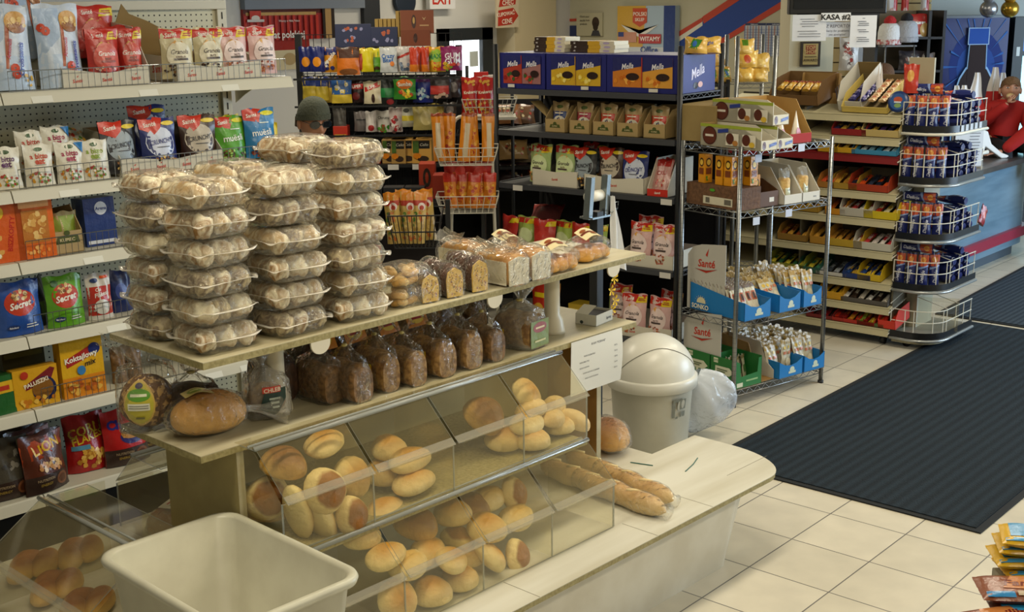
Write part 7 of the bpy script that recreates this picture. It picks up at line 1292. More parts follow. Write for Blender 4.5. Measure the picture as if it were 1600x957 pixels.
zc = vz(312, 7.35, 680); e = empty('low_shelf', V, vx(672, 7.4), 7.4, 0); tag(e, 'dark low shelf unit with packaged goods beneath the candy rack', 'shelf')
for z in (zc-.002, zc-.38, .25): MB().box(-.55, .30, -.16, .16, z-.02, z, DKM).obj('shelf_board', e)
for x in (-.55, .30): MB().box(x-.012, x+.012, -.16, .16, 0, zc+.05, DKM).obj('side_panel', e)
MB().box(-.55, .30, .15, .17, 0, zc, M('#141214', .8)).obj('back_panel', e)
for i in range(9):
    c = ('#8a1c1c', '#7a6a5c', '#b0281c', '#5a3420', '#a82a2c', '#8f8474', '#3a2a24', '#b03a2c', '#6a4a34')[i]
    thing1(pouch(.10, .12, .07, c, [('n', 0, .5, .7, .4, ['#c8b8a0', '#a82a24', '#4a3a30'], 12, .012)], 420+i), 'biscuit_bag', V, vx(672, 7.4)-.50+.09*i, 7.30, zc-.379, f'reddish clear biscuit bag on the low dark shelf, {("first", "second", "third", "fourth", "fifth", "sixth", "seventh", "eighth", "last")[i]} from the left', 'biscuit bag', 'biscuit bags on the low shelf', .2*(i % 3)-.2, -.2)
for i in range(3): thing1(carton(.12, .1, .08, '#24262a', [('r', -.6, .3, .6, .6, '#6a6c70')]), 'dark_pack', V, vx(575+34*i, 7.35), 7.32, zc, 'dark glossy pack on the low shelf top, '+('left', 'middle', 'right')[i]+' one', 'pack', 'dark glossy packs', bev=.003)
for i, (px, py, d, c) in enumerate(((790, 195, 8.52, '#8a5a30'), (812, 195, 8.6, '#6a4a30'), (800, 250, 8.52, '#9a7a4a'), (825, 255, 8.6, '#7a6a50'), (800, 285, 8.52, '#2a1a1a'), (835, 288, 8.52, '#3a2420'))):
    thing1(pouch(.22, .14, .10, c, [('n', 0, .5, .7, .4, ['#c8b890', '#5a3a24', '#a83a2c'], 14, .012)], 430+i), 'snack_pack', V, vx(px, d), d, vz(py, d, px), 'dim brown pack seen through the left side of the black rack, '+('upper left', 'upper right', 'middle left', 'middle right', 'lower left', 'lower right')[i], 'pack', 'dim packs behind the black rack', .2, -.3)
e = empty('back_shelf', V, vx(815, 8.2), 8.7, 0); tag(e, 'dark shelf unit standing behind the left half of the black rack', 'shelf')
for py in (197, 256, 289): MB().box(-.35, .55, -.26, .2, vz(py, 8.6, 815)-.02, vz(py, 8.6, 815)-.002, DKM).obj('shelf_board', e)
MB().box(-.35, .55, .2, .22, 0, vz(160, 8.6, 815), M('#1c1a1a', .8)).obj('back_panel', e)
for x in (-.35, .55): MB().box(x-.012, x+.012, -.26, .2, 0, vz(160, 8.6, 815), DKM).obj('side_panel', e)

# ------------------------------------------------------------------ chip bags behind the chrome rack
d = 7.35; z = vz(130, d, 1180)
e = empty('rear_wire_rack', V, vx(1180, d), d+.15, 0); tag(e, 'second chrome wire rack behind, loaded with yellow bread bags', 'rack'); R_ = (vx(1180, d), d+.15, 0)
xa, xb = vx(1151, d), vx(1210, d)
for x in (xa, xb):
    for y in (d, d+.36): local(V, R_, MB().tube([(x, y, 0), (x, y, vz(56, d, 1180))], .013, CH2, 10)).obj('post', e)
for zz in (z, .95, .5, .1):
    mb = MB()
    for y in (d, d+.36):
        for o_2 in (0, -.028): mb.tube([(xa, y, zz+o_2), (xb, y, zz+o_2)], .003, CH2, 5)
        mb.tube([(xa+(xb-xa)*i/8, y, zz-.003-.022*(i % 2)) for i in range(9)], .002, CH2, 4)
    for i in range(9): x = xa+(xb-xa)*i/8; mb.tube([(x, d, zz), (x, d+.36, zz)], .0015, CH2, 4)
    local(V, R_, mb).obj('wire_shelf', e)
YB = '#cfa64a'
for i, (px, py, w_, h_, rz, dd, nm) in enumerate([(1168, 128, .11, .08, .1, .06, 'lower left'), (1190, 128, .11, .08, -.2, .08, 'lower right'), (1172, 106, .14, .10, .2, .10, 'middle left'), (1192, 110, .12, .10, -.1, .14, 'middle right'), (1168, 88, .12, .10, 0, .12, 'topmost with the green label'), (1205, 112, .06, .10, 0, .2, 'furthest right')]):
    thing1(pouch(w_, h_, .10, YB, [('e', -.2, .5, .3, .25, '#b8481e') if i == 2 else ('e', .1, .4, .5, .25, '#d8b868'), ('r', -.3, .6, .3, .95, '#4f7a1c')][:2 if i in (4,) else 1], 440+i), 'bread_bag', V, vx(px, d), d+dd, vz(py, d+dd, px), 'crinkled yellow bread bag on the rear chrome rack, '+nm, 'bread bag', 'yellow bread bags', rz, -.1)
e = empty('dark_wire_rack', V, vx(1122, 7.45)-.03, 7.45, 0); tag(e, 'dark wire rack half hidden behind the blue chocolate cases', 'rack')
zc = vz(130, 7.45, 1122)
for x in (-.10, .09):
    for y in (0, .3): MB().tube([(x, y, 0), (x, y, zc+.02)], .012, DKM, 8).obj('post', e)
for z_ in (zc-.002, 1.0, .4): MB().box(-.11, .10, -.01, .31, z_-.02, z_, DKM).obj('shelf_board', e)
for i, (px, zb_, d_, nm, gl) in enumerate([(1086, KZ[4]+.209, 6.86, 'lying across the blue case, left', 1), (1107, KZ[4]+.209, 6.90, 'lying across the blue case, right', 0), (1112, zc+.001, 7.5, 'lower left on the dark wire rack', 1), (1132, zc+.001, 7.5, 'lower right on the dark wire rack', 1), (1122, zc+.095, 7.55, 'topmost on the dark wire rack', 0)]):
    thing1(pouch(.13 if i < 2 else .11, .09, .08, YB, [('p', [(-.5, .3), (.3, .2), (.6, .8), (-.2, .9)], '#3a7a2c'), ('e', 0, .55, .2, .2, '#3a6ab0')] if gl else [('t', 'light', 0, .6, .02, '#3a5aa0', 0, .02)], 450+i), 'chip_bag', V, vx(px, d_), d_, zb_, 'yellow crisp bag '+nm, 'crisp bag', 'yellow crisp bags by the blue case', .3*i-.4, -.2)
# ------------------------------------------------------------------ till-side snack shelving (frame IF, front faces -y towards the camera side)
IF = Frame(2.93, .95, -pi/2+.02)
e = empty('snack_shelving', IF, -.62, .25, 0); tag(e, 'cream multi-tier snack shelving in front of the till, boxes of bars on sloping shelves', 'shelving'); RI = (-.62, .25, 0)
IZ = [.105, .243, .393, .588, .786, .95, 1.175, 1.285, 1.42]; IXL = -1.30
CR = M('#bdb490', .5, bump=.02); RD = M('#7a1a1c', .45)
for i, z in enumerate(IZ):
    m = RD if i == 6 else CR
    mb = MB(); mb.prism([(0, z-.045), (.004, z), (.0, z-.002), (.40, z+.07), (.40, z+.06), (.012, z-.012), (.006, z-.045)], IXL, 0, m, 'x'); local(IF, RI, mb).obj('sloping_shelf', e)
    mb = MB(); mb.tube([(0, -.004, z-.028), (0, .38, z+.04)], .004, WIREW, 5); mb.tube([(0, .02, z+.03), (0, .36, z+.10)], .003, WIREW, 5); local(IF, RI, mb).obj('end_wire', e)
for x in (IXL, -.65, -.012): local(IF, RI, MB().box(x, x+.012, .05, .42, .07, 1.45, M('#6a624c', .6))).obj('side_panel', e)
local(IF, RI, MB().box(IXL, 0, .42, .44, .07, 1.5, M('#3a352c', .8))).obj('back_panel', e); local(IF, RI, MB().box(IXL, 0, .02, .42, .05, .075, DKM)).obj('base_frame', e)
for x in (-.05, IXL+.05): local(IF, RI, MB().lathe([(.03, -.012), (.03, .012)], M('#101112', .5), 16, mtx=Matrix.Translation((x, .06, .03)) @ Matrix.Rotation(pi/2, 4, 'Y'))).obj('caster_wheel', e)
def ix(px, py): return IF.at(px, py, Y=.02).x
def openbox(w, d, h, c, inner, cut=.5):
    mb = MB(); m = M(c, .55, bump=.02); mi = M(inner, .7); t = .003
    mb.box(-w/2, w/2, 0, d, 0, t, mi); mb.box(-w/2, w/2, 0, t, 0, h*cut, m); mb.box(-w/2, w/2, d-t, d, 0, h, mi)
    for x in (-w/2, w/2-t): mb.prism([(0, 0), (d, 0), (d, h), (d*.25, h), (0, h*cut)], x, x+t, m, 'x')
    return mb
ROWS = [  # shelf, px centre, width px, height m, box colour, contents colours, words
 (0, 1290, 50, .05, '#7a1c1c', ['#8a1c20', '#5a2a2c'], 'dark red packs, bottom shelf left'), (0, 1335, 55, .05, '#b02a1c', ['#c8301c', '#8a1c18', '#d8902c'], 'red and orange packs, bottom shelf middle'), (0, 1362, 34, .05, '#4a5a2c', ['#8aa03a', '#c8c43a'], 'green packs, bottom shelf right'), (0, 1388, 22, .11, '#c8301c', ['#c8301c'], 'bright red pack standing at the bottom shelf end'),
 (1, 1300, 32, .10, '#cf9a1c', ['#d8a82c'], 'yellow box on the second lowest shelf'), (1, 1352, 60, .06, '#55504a', ['#d8d4cc', '#3a2c24', '#c8c0b0'], 'black and white bars on the second lowest shelf'),
 (2, 1300, 40, .05, '#c9c6be', ['#8f9498', '#3a4048'], 'grey-white packs on the third shelf'), (2, 1340, 36, .07, '#1c3470', ['#24407a', '#c8a03a'], 'blue pack on the third shelf'), (2, 1360, 30, .09, '#cfae1c', ['#24407a', '#d8b82c'], 'yellow and blue bars on the third shelf'), (2, 1228, 50, .09, '#8a8a2c', ['#c8b83a', '#2c5a3a'], 'olive box seen through the chrome rack, third shelf'), (2, 1265, 30, .08, '#2c5a4a', ['#3a7a5a', '#c8b83a'], 'green box seen through the chrome rack, third shelf'),
 (3, 1320, 46, .10, '#bf9c2c', ['#a8762c', '#c8943a', '#8a5a24'], 'yellow box of wafer sticks, fourth shelf'), (3, 1364, 48, .10, '#c4c0b2', ['#d8d0c8', '#b8343a', '#cfc4bc'], 'white box of red and white bars, fourth shelf'), (3, 1280, 24, .10, '#b8862c', ['#c8943a'], 'orange-brown box, fourth shelf left'), (3, 1238, 40, .09, '#96702c', ['#7a3c1c', '#c8943a'], 'brown box seen through the chrome rack, fourth shelf'),
 (4, 1338, 42, .11, '#bdb8aa', ['#d8d0c8', '#b83a3a', '#e0dcd4'], 'white box of striped candy, fifth shelf'), (4, 1376, 42, .10, '#d0b81c', ['#c8a83a', '#a82a1c', '#d8cfa0'], 'bright yellow box of bars, fifth shelf'), (4, 1305, 26, .08, '#c8881c', ['#a8541c'], 'small orange box, fifth shelf'), (4, 1255, 40, .09, '#a8842c', ['#d8b04a', '#8a5a2c'], 'yellowish box seen through the chrome rack, fifth shelf'), (4, 1215, 36, .09, '#5a4424', ['#7a2c24'], 'brown box seen through the chrome rack, fifth shelf'),
 (5, 1318, 34, .08, '#a8842c', ['#c89a3a', '#a8762c'], 'tan box of biscuits, sixth shelf'), (5, 1356, 50, .09, '#a83a1c', ['#1c2230', '#c8481c', '#2a3040'], 'red-brown box of dark bars, sixth shelf'), (5, 1290, 22, .08, '#a8702c', ['#c8502c'], 'small tan box, sixth shelf'),
 (6, 1292, 26, .07, '#c89a1c', ['#d8a82c', '#7a5a1c'], 'yellow box, left on the red shelf'), (6, 1318, 28, .07, '#c89a1c', ['#5a3a24', '#d8b04a'], 'yellow and brown box, middle of the red shelf'), (6, 1364, 56, .06, '#3a88b0', ['#3a88b0', '#c8d8dc', '#8ab8cc'], 'light blue tray of coconut bars on the red shelf'),
 (7, 1325, 44, .08, '#8a1c1c', ['#2a2a4a', '#b8923a'], 'dark red edged box of navy bars, eighth shelf'), (7, 1374, 46, .09, '#bfa86a', ['#2c2448', '#b8923a', '#4a3468'], 'cream box of purple bars, eighth shelf')]
CNT = {}
for i, (sh, px, wp, h, c, cc, nm) in enumerate(ROWS):
    z = IZ[sh]; x = ix(px, 480-300*sh/9); w_ = wp/FPX*8.0/.80; 
    mb = openbox(w_, .22, h, c, '#5a5240'); rn = random.Random(i)
    o = thing1(mb, 'snack_box', IF, x, .012, z+.004, nm, 'snack box', 'snack boxes on the cream shelving', 0, .174)
    n = max(2, int(w_/.045))
    key = (tuple(cc), round(h, 2))
    for k in range(n):
        kk = (cc[k % len(cc)], cc[(k+1) % len(cc)])
        if kk not in CNT: CNT[kk] = pouch(.036, .15, .02, kk[0], [('r', -.7, .3, .7, .6, kk[1]), ('r', -.5, .7, .5, .76, kk[1])], 500+len(CNT)).mesh('snack_bar')
        b = link(bpy.data.objects.new('snack_bar', CNT[kk])); place(b, IF, x-w_/2+w_*(k+.5)/n, .020, z+.013+h*.30, rn.uniform(-.04, .04), -pi/2+.30+rn.uniform(-.05, .05))
        tag(b, 'thin wrapped bar in the '+nm, 'snack bar', 'bars in the '+nm.split(',')[0].split(' on the')[0].split(' seen')[0])
# big open boxes on the top shelf
def slantbox(w, d, h, c, inner, stripes=None):
    mb = openbox(w, d, h, c, inner, .45)
    if stripes: mb.decal(lambda u, v, off: (-w/2-off, d/2-u*d/2, v*h), (d/2, h), stripes)
    return mb
for x_, (px, wp, d, h, c, inn, st, nm, rx) in enumerate([(1350, 58, .34, .09, '#c9b05a', '#6a5a3a', None, 'pale yellow tilted box full of small purple and tan bars', .42), (1322, 30, .34, .16, '#c9c6bc', '#7a6438', [('r', -1+.14*k, .1, -.94+.14*k, .9, '#2a3048') for k in range(14)], 'empty carton with a striped navy side', .45), (1238, 66, .30, .14, '#6a4c28', '#7a5c34', None, 'dark brown carton of golden wafers next to the red lipped one', .2), (1255, 50, .05, .22, '#8f6f3c', '#8f6f3c', None, 'upright brown carton panel behind the golden wafers', 0)]):
    o = thing1(slantbox(wp/FPX*7.9/.8, d, h, c, inn, st), 'open_box', IF, ix(px, 170), .03+(.2 if x_ == 3 else 0)+(.05 if x_ == 1 else 0), IZ[8]+.008+(.03 if x_ == 2 else 0), nm, 'box', 'open boxes on the top of the cream shelving', 0, rx)
kk = pouch(.05, .075, .02, '#2c2a6a', [('r', -.6, .3, .6, .7, '#8a84b8')], 61).mesh('small_bar'); k3 = pouch(.05, .075, .02, '#c8a880', [('e', 0, .5, .5, .25, '#a85a3a')], 62).mesh('small_bar')
for r in range(4):
    for c in range(4):
        b = link(bpy.data.objects.new('small_bar', kk if c < 2 else k3)); a = .42; place(b, IF, ix(1350, 170)-.10+.065*c, .03+(.05+.07*r)*cos(a)-.045*sin(a), IZ[8]+.010+(.05+.07*r)*sin(a)+.045*cos(a)+.01, 0, -pi/2+a)
        tag(b, ('purple' if c < 2 else 'tan')+' wrapped small bar in the pale yellow tilted box', 'snack bar', ('purple' if c < 2 else 'tan')+' bars in the tilted yellow box')
kw = pouch(.05, .10, .025, '#c89a3a', [('r', -.5, .2, .5, .5, '#e0c88a'), ('r', -1, .8, 1, 1, '#8a2c1c')], 63).mesh('wafer_pack')
for c in range(5):
    b = link(bpy.data.objects.new('wafer_pack', kw)); place(b, IF, ix(1238, 170)-.12+.06*c, .07, IZ[8]+.13, .05*(c-2), -pi/2+.5); tag(b, 'golden wafer pack in the dark brown carton, '+('first', 'second', 'third', 'fourth', 'last')[c]+' from the left', 'wafer pack', 'golden wafer packs')
b = link(bpy.data.objects.new('x', None)); bpy.data.objects.remove(b)
for i, (px, dz, nm) in enumerate(((1400, 0, 'front one'), (1406, .0, 'behind the front one'), (1412, .0, 'furthest back'))):
    mb = MB(); mb.lathe([(.062, 0), (.064, .006), (.064, .026), (.060, .032)], M('#1e3468', .35), 28); mb.lathe([(.0655, .010), (.0655, .022)], M('#b9b08a', .4), 28, cap=False)
    mb.decal(lambda u, v, off: (u*.055, (v-.5)*.11, .032+off), (.055, .11), [('e', 0, .5, .9, .45, '#27518c'), ('e', 0, .6, .5, .16, '#b04a2c'), ('e', .05, .28, .4, .12, '#7a9a5a'), ('r', -.4, .42, .4, .5, '#c8d0d8')]); 
    thing1(mb, 'round_tin', IF, ix(px, 190)+.01*i, .06+.05*i, IZ[8]+.078, 'round navy sweet tin standing on edge on the cream shelving, '+nm, 'tin', 'round navy tins', 0, pi/2-.25)
thing1(carton(.16, .02, .26, '#a89f84', []), 'grey_panel_box', IF, ix(1402, 150), .36, IZ[8]+.07, 'grey-beige box panel rising behind the round tins', 'box')
for i, px in enumerate((1372, 1384, 1420, 1432)):
    q_ = IF.at(px, 170, Y=.24); thing1(MB().grid(lambda u, v: ((1-v)*.028*cos(2*pi*u), (1-v)*.02*sin(2*pi*u), v*.24), 12, 8, film('#c83020') if i > 1 else film('#d8d4d0'), True, closeu=True), 'paper_flag', IF, min(-.04, q_.x)-.05*(i % 2), .22+.04*(i % 2), IZ[8]+.055, ('red' if i > 1 else 'white')+' pointed flag behind the tins, '+('left', 'right')[i % 2]+' one', 'flag', 'small pointed flags')

# ------------------------------------------------------------------ curved wire cookie stand at its end
def dpath(x0, x1, y0, y1, r, z, n=6): return [(x0, y1, z), (x0, y0+r, z)]+[(x0+r-r*cos(radians(t)), y0+r-r*sin(radians(t)), z) for t in range(10, 90, 80//n)]+[(x0+r, y0, z), (x1, y0, z)]
e = empty('cookie_stand', W, 3.2, .8, 0); tag(e, 'rounded wire cookie stand with black rimmed tiers beside the checkout counter', 'stand'); RE = (3.2, .8, 0)
EX0, EX1, EY0, EY1 = 2.95, 3.50, .66, .942; EZ = [.085, .39, .70, 1.04, 1.345]
BLK = M('#0e0f11', .35); BEAD = M('#a8aaa8', .3, metal=.5)
def fillp(z0, z1, m, grow=0.): 
    P = [(p[0], p[1]) for p in dpath(EX0-grow, EX1+grow, EY0-grow, EY1, .17, 0)]+[(EX1+grow, EY1)]; return MB().prism(P, z0, z1, m)
for i, z in enumerate(EZ):
    local(W, RE, fillp(z-.006, z, M('#8d8a7c', .5))).obj('tier_board', e)
    mb = MB(); q = dpath(EX0-.01, EX1+.01, EY0-.01, EY1, .18, 0); vs = [(a, b, z-.014) for a, b, _ in q]+[(a, b, z+.026) for a, b, _ in q]; n = len(q); mb.add(vs, [(k, k+1, n+k+1, n+k) for k in range(n-1)], BLK, True); local(W, RE, mb).obj('black_rim', e)
    mb = MB().tube([(a, b, z-.024) for a, b, _ in dpath(EX0-.014, EX1+.014, EY0-.014, EY1, .18, 0)], .009, BEAD if i < 4 else WIREW, 8); local(W, RE, mb).obj('bead_edge', e)
    mb = MB(); hh = .16
    for zz in (z+hh, z+hh*.55): mb.tube([(a, b, zz) for a, b, _ in dpath(EX0-.004, EX1, EY0-.004, EY1, .17, 0)], .0032, WIREW, 5)
    q = dpath(EX0-.004, EX1, EY0-.004, EY1, .17, 0)
    for a, b in [(EX0-.004, EY1), (EX0-.004, EY1-.09)]+[(q[k][0], q[k][1]) for k in (2, 5, 7, 8)]+[(EX0+.30, EY0-.004), (EX0+.42, EY0-.004), (EX1, EY0)]: mb.tube([(a, b, z), (a, b, z+hh)], .0028, WIREW, 4)
    mb.tube([(EX0+.18, EY0, z+hh), (EX0+.18, EY0+.2, z+hh+.05), (EX0+.36, EY0+.2, z+hh+.05), (EX0+.36, EY0, z+hh)], .0028, WIREW, 4); local(W, RE, mb).obj('wire_guard', e)
local(W, RE, MB().box(3.18, 3.42, .88, .95, .02, 1.5, M('#a39c84', .6))).obj('core_column', e)
local(W, RE, fillp(.03, .05, M('#b0a888', .5), -.02)).obj('base_plate', e)
for x, y in ((3.02, .86), (3.42, .74)): local(W, RE, MB().lathe([(.028, -.012), (.028, .012)], M('#101112', .5), 16, mtx=Matrix.Translation((x, y, .028)) @ Matrix.Rotation(pi/2, 4, 'Y'))).obj('caster_wheel', e)
for k in range(5): local(W, RE, MB().box(EX0+.15+.07*k, EX0+.19+.07*k, EY0-.013, EY0-.0115, EZ[4]-.012, EZ[4]+.024, M('#b9bcc0', .5))).obj('price_tag', e)
def cookie_pack(L, seed): return pouch(.062, L, .055, '#1b2560', [('r', -1, .62, 1, .96, '#b5481e'), ('e', 0, .82, .55, .08, '#d8a048'), ('e', .0, .80, .3, .05, '#c87a2c'), ('p', [(-1, .50), (1, .62), (1, .66), (-1, .58)], '#7a90c0'), ('t', 'Delicje', 0, .32, .020, '#cdd0dc', 1.45, .02, .2), ('r', -.8, .03, .8, .06, '#c8ccd8')], seed)
CP = [cookie_pack(.205, 1).mesh('cookie_pack'), cookie_pack(.205, 2).mesh('cookie_pack')]
ntag = ('lowest', 'second', 'third', 'fourth', 'top')
for t in range(1, 5):
    z = EZ[t]; spots = [(EX0+.045, .925, -pi/2), (EX0+.045, .855, -pi/2), (EX0+.06, .785, -1.3), (EX0+.11, .735, -.9)]
    for i, (x, y, rz) in enumerate(spots):
        o = link(bpy.data.objects.new('cookie_pack', CP[(i+t) % 2])); place(o, W, x, y, z+.001, rz, -.04); tag(o, f'long navy and orange cookie pack upright on the {ntag[t]} tier, {("leftmost", "second", "third", "at the rounded corner")[i]}', 'cookie pack', 'upright navy cookie packs')
    for c, (x, nst) in enumerate(((EX0+.27, 3 if t != 3 else 4), (EX0+.38, 4), (EX0+.48, 2 if t == 2 else 3))):
        for k in range(nst):
            o = link(bpy.data.objects.new('cookie_pack', CP[(k+c) % 2])); place(o, W, x, EY0+.02, z+.030+.053*k, 0, -pi/2+.0, 0); o.rotation_euler = Euler((-pi/2, 0, 0)); o.location = (x, EY0+.015, z+.030+.053*k)
            tag(o, f'navy cookie pack lying end-on, {ntag[t]} tier, {("first", "second", "last")[c]} pile, {("bottom", "second", "third", "fourth")[k]}', 'cookie pack', 'stacked navy cookie packs')
    o = link(bpy.data.objects.new('cookie_pack', CP[0])); place(o, W, EX0+.08, .94, z+.235, -pi/2, 0, pi/2-.02); tag(o, f'navy and orange cookie pack lying across the upright ones, {ntag[t]} tier', 'cookie pack', 'crosswise navy cookie packs')
o = thing1(pouch(.10, .12, .03, '#8f1c1c', [('e', 0, .5, .6, .2, '#b8482c')], 620), 'red_snack_bag', W, EX1+.03, EY0-.01, EZ[2]+.02, 'dark red bag sticking out at the right of the third tier', 'snack bag', ry=.5)
thing1(pouch(.09, .17, .05, '#b8321e', [('e', 0, .6, .5, .2, '#d8a048')], 621), 'red_snack_bag', W, EX0+.05, .93, EZ[4]+.21, 'red cookie bag on top of the top tier', 'snack bag', rz=-1.4)
MB_ = MB(); o = thing1(MB().box(-.12, .12, 0, .004, 0, .21, clear('acrylic', '#f4f4f0')), 'acrylic_leaflet', W, 3.18, .74, EZ[0]+.001, 'clear acrylic holder standing on the empty lowest tier', 'holder', rz=-1.1)

# ------------------------------------------------------------------ people
SKIN = M('#b98568', .5, bump=.03, kind='mottled', k2='#b07a5e', scale=9)
def head_mesh(skin, w=.072, dp=.092, h=.115, child=0):
    """face towards -y, centre of the skull at the origin"""
    def g(x, c, s_): return math.exp(-((x-c)/s_)**2)
    def fn(u, v):
        a = 2*pi*u; p = pi*(v-.5); x, y, z = sin(a)*cos(p), -cos(a)*cos(p), sin(p)
        jaw = 1 if z > -.1 else 1-.38*(min(1, (-.1-z)/.9))**1.2*(1-.2*child)
        X = x*w*jaw; Y = y*dp*(1 if y > 0 else .93)*(1 if z > -.2 else 1-.12*(-.2-z)); Z = z*h
        if y < 0:
            f = -y; nx = X/w
            Y -= .026*g(nx, 0, .17)*g(Z, -.022, .020)*(1-.4*child)+.010*g(nx, 0, .14)*g(Z, .004, .022)       # nose
            Y += .011*(g(nx, .42, .22)+g(nx, -.42, .22))*g(Z, .012, .015)                                      # eye sockets
            Y -= .006*(g(nx, .40, .3)+g(nx, -.40, .3))*g(Z, .036, .012)                                        # brows
            Y -= .006*g(nx, 0, .34)*g(Z, -.055, .007)+.005*g(nx, 0, .30)*g(Z, -.070, .007); Y += .004*g(nx, 0, .36)*g(Z, -.062, .004)
            Y -= .008*g(nx, 0, .3)*g(Z, -.094, .014)-.0; X += .004*child*(1 if X > 0 else -1)*(g(nx, .6, .3)+g(nx, -.6, .3))*g(Z, -.035, .03)
        return (X, Y, Z)
    mb = MB(); mb.grid(fn, 48, 40, skin, True, closeu=True)
    for sx in (-1, 1):
        def ear(u, v): a = 2*pi*u; p = pi*(v-.5); return (sx*(w*.98+.010*cos(p)*cos(a)+.004), .012+.016*cos(p)*sin(a)+.004*sin(p), -.012+.028*sin(p))
        mb.grid(ear, 12, 8, skin, True, closeu=True)
    lip = M('#9a5548', .5); mb.add([(x*.022, -dp*.93*.99-.006-.001, -.0615+.004*s_*(1-x*x)) for s_ in (1, -1) for x in (-1, -.5, 0, .5, 1)], [(0, 1, 6, 5), (1, 2, 7, 6), (2, 3, 8, 7), (3, 4, 9, 8)], lip)
    return mb
def skinned(joints, edges, radii, sub=2):
    me = bpy.data.meshes.new('s'); me.from_pydata(joints, edges, []); o = bpy.data.objects.new('s', me); coll.objects.link(o)
    m = o.modifiers.new('skin', 'SKIN'); me2 = o.data
    for i, r in enumerate(radii):
        r = r if isinstance(r, tuple) else (r, r); me2.skin_vertices[0].data[i].radius = r
    me2.skin_vertices[0].data[0].use_root = True; m.use_smooth_shade = True
    s_ = o.modifiers.new('sub', 'SUBSURF'); s_.levels = sub; s_.render_levels = sub
    ev = bpy.data.meshes.new_from_object(o.evaluated_get(bpy.context.evaluated_depsgraph_get()))
    vs = [tuple(v.co) for v in ev.vertices]; fs = [tuple(p.vertices) for p in ev.polygons]
    bpy.data.objects.remove(o); bpy.data.meshes.remove(me); bpy.data.meshes.remove(ev); return vs, fs
def hand(mb, wrist, dirv, palm_n, skin, sc=1., curl=.5):
    """palm with four fingers and a thumb, growing from the wrist along dirv, closing towards palm_n"""
    d = Vector(dirv).normalized(); n = Vector(palm_n).normalized(); s_ = d.cross(n).normalized(); w0 = Vector(wrist)
    J = [w0, w0+d*.045*sc, w0+d*.085*sc]; vs, fs = skinned([tuple(q) for q in J], [(0, 1), (1, 2)], [(.022*sc, .020*sc), (.036*sc, .018*sc), (.036*sc, .014*sc)], 2); mb.add(vs, fs, skin, True)
    for k, (off, L) in enumerate(((-.030, .068), (-.010, .076), (.010, .072), (.029, .058))):
        b = w0+d*.082*sc+s_*off*sc; p1 = b+(d*.5+n*.2*curl)*L*.8*sc; p2 = p1+(d*(.42-.3*curl)+n*.5*curl)*L*sc; p3 = p2+(d*(.3-.4*curl)+n*.45*curl)*L*.8*sc
        vs, fs = skinned([tuple(b-d*.02*sc), tuple(b), tuple(p1), tuple(p2), tuple(p3)], [(0, 1), (1, 2), (2, 3), (3, 4)], [.010*sc, .0105*sc, .0095*sc, .0088*sc, .0075*sc], 1); mb.add(vs, fs, skin, True)
    b = w0+d*.025*sc-s_*.030*sc; p1 = b+(d*.5-s_*.6+n*.3)*.040*sc; p2 = p1+(d*.8+n*.6*curl-s_*.1)*.035*sc
    vs, fs = skinned([tuple(w0+d*.02*sc), tuple(b), tuple(p1), tuple(p2)], [(0, 1), (1, 2), (2, 3)], [.014*sc, .013*sc, .011*sc, .0095*sc], 1); mb.add(vs, fs, skin, True)
def add_head(mb, hm, M_): mb.add([tuple(M_ @ Vector(q)) for q in hm.v], hm.f[:], hm.slots[0], True) if len(hm.slots) == 1 else [mb.add([tuple(M_ @ Vector(q)) for q in hm.v], [f for f, k in zip(hm.f, hm.mi) if k == s_], hm.slots[s_], True) for s_ in range(len(hm.slots))]
# --- man in a knitted cap and sunglasses
dm = 6.55; p = near(487, 152, dm); top = p.z
hx = near(489, 180, dm).x; HC = top-.115
e = empty('person', V, hx, dm, 0); tag(e, 'person in a grey-green knitted cap and dark sunglasses standing behind the pastry boxes', 'person')
yaw_ = .60                        # face turned to the picture's right
Hm = Matrix.Translation((0, 0, HC-.012)) @ Matrix.Rotation(yaw_, 4, 'Z') @ Matrix.Rotation(.22, 4, 'X')
body = MB(); s_ = HC-.20
J = [(0, .03, .95), (0, .04, 1.15), (0, .045, s_-.10), (0, .03, s_+.01), (0, 0, HC-.07), (-.19, .04, s_-.06), (-.25, .02, s_-.33), (-.20, -.16, s_-.50), (.19, .04, s_-.06), (.25, .0, s_-.33), (.18, -.20, s_-.46), (-.10, .03, .88), (-.11, .02, .48), (-.11, .05, .08), (-.12, -.10, .03), (.10, .03, .88), (.11, .02, .48), (.11, .05, .08), (.12, -.10, .03)]
E_ = [(0, 1), (1, 2), (2, 3), (3, 4), (2, 5), (5, 6), (6, 7), (2, 8), (8, 9), (9, 10), (0, 11), (11, 12), (12, 13), (13, 14), (0, 15), (15, 16), (16, 17), (17, 18)]
Rr = [(.15, .11), (.15, .11), (.16, .11), (.055, .055), (.055, .06), (.065, .06), (.048, .048), (.034, .034), (.065, .06), (.048, .048), (.034, .034), (.085, .085), (.06, .06), (.042, .042), (.04, .03), (.085, .085), (.06, .06), (.042, .042), (.04, .03)]
vs, fs = skinned(J, E_, Rr); body.add(vs, fs, SKIN, True); add_head(body, head_mesh(SKIN), Hm)
hand(body, J[7], (.3, -.9, .1), (.2, 0, -1), SKIN); hand(body, J[10], (-.3, -.9, .1), (-.2, 0, -1), SKIN); body.obj('body', e)
vs, fs = skinned(J[:11], E_[:3]+E_[4:10], [(.205, .165), (.205, .165), (.20, .15), (.075, .075), (.03, .03), (.085, .08), (.064, .064), (.05, .05), (.085, .08), (.064, .064), (.05, .05)]); MB().add(vs, fs, M('#2a3834', .85, bump=.2), True).obj('jacket', e)
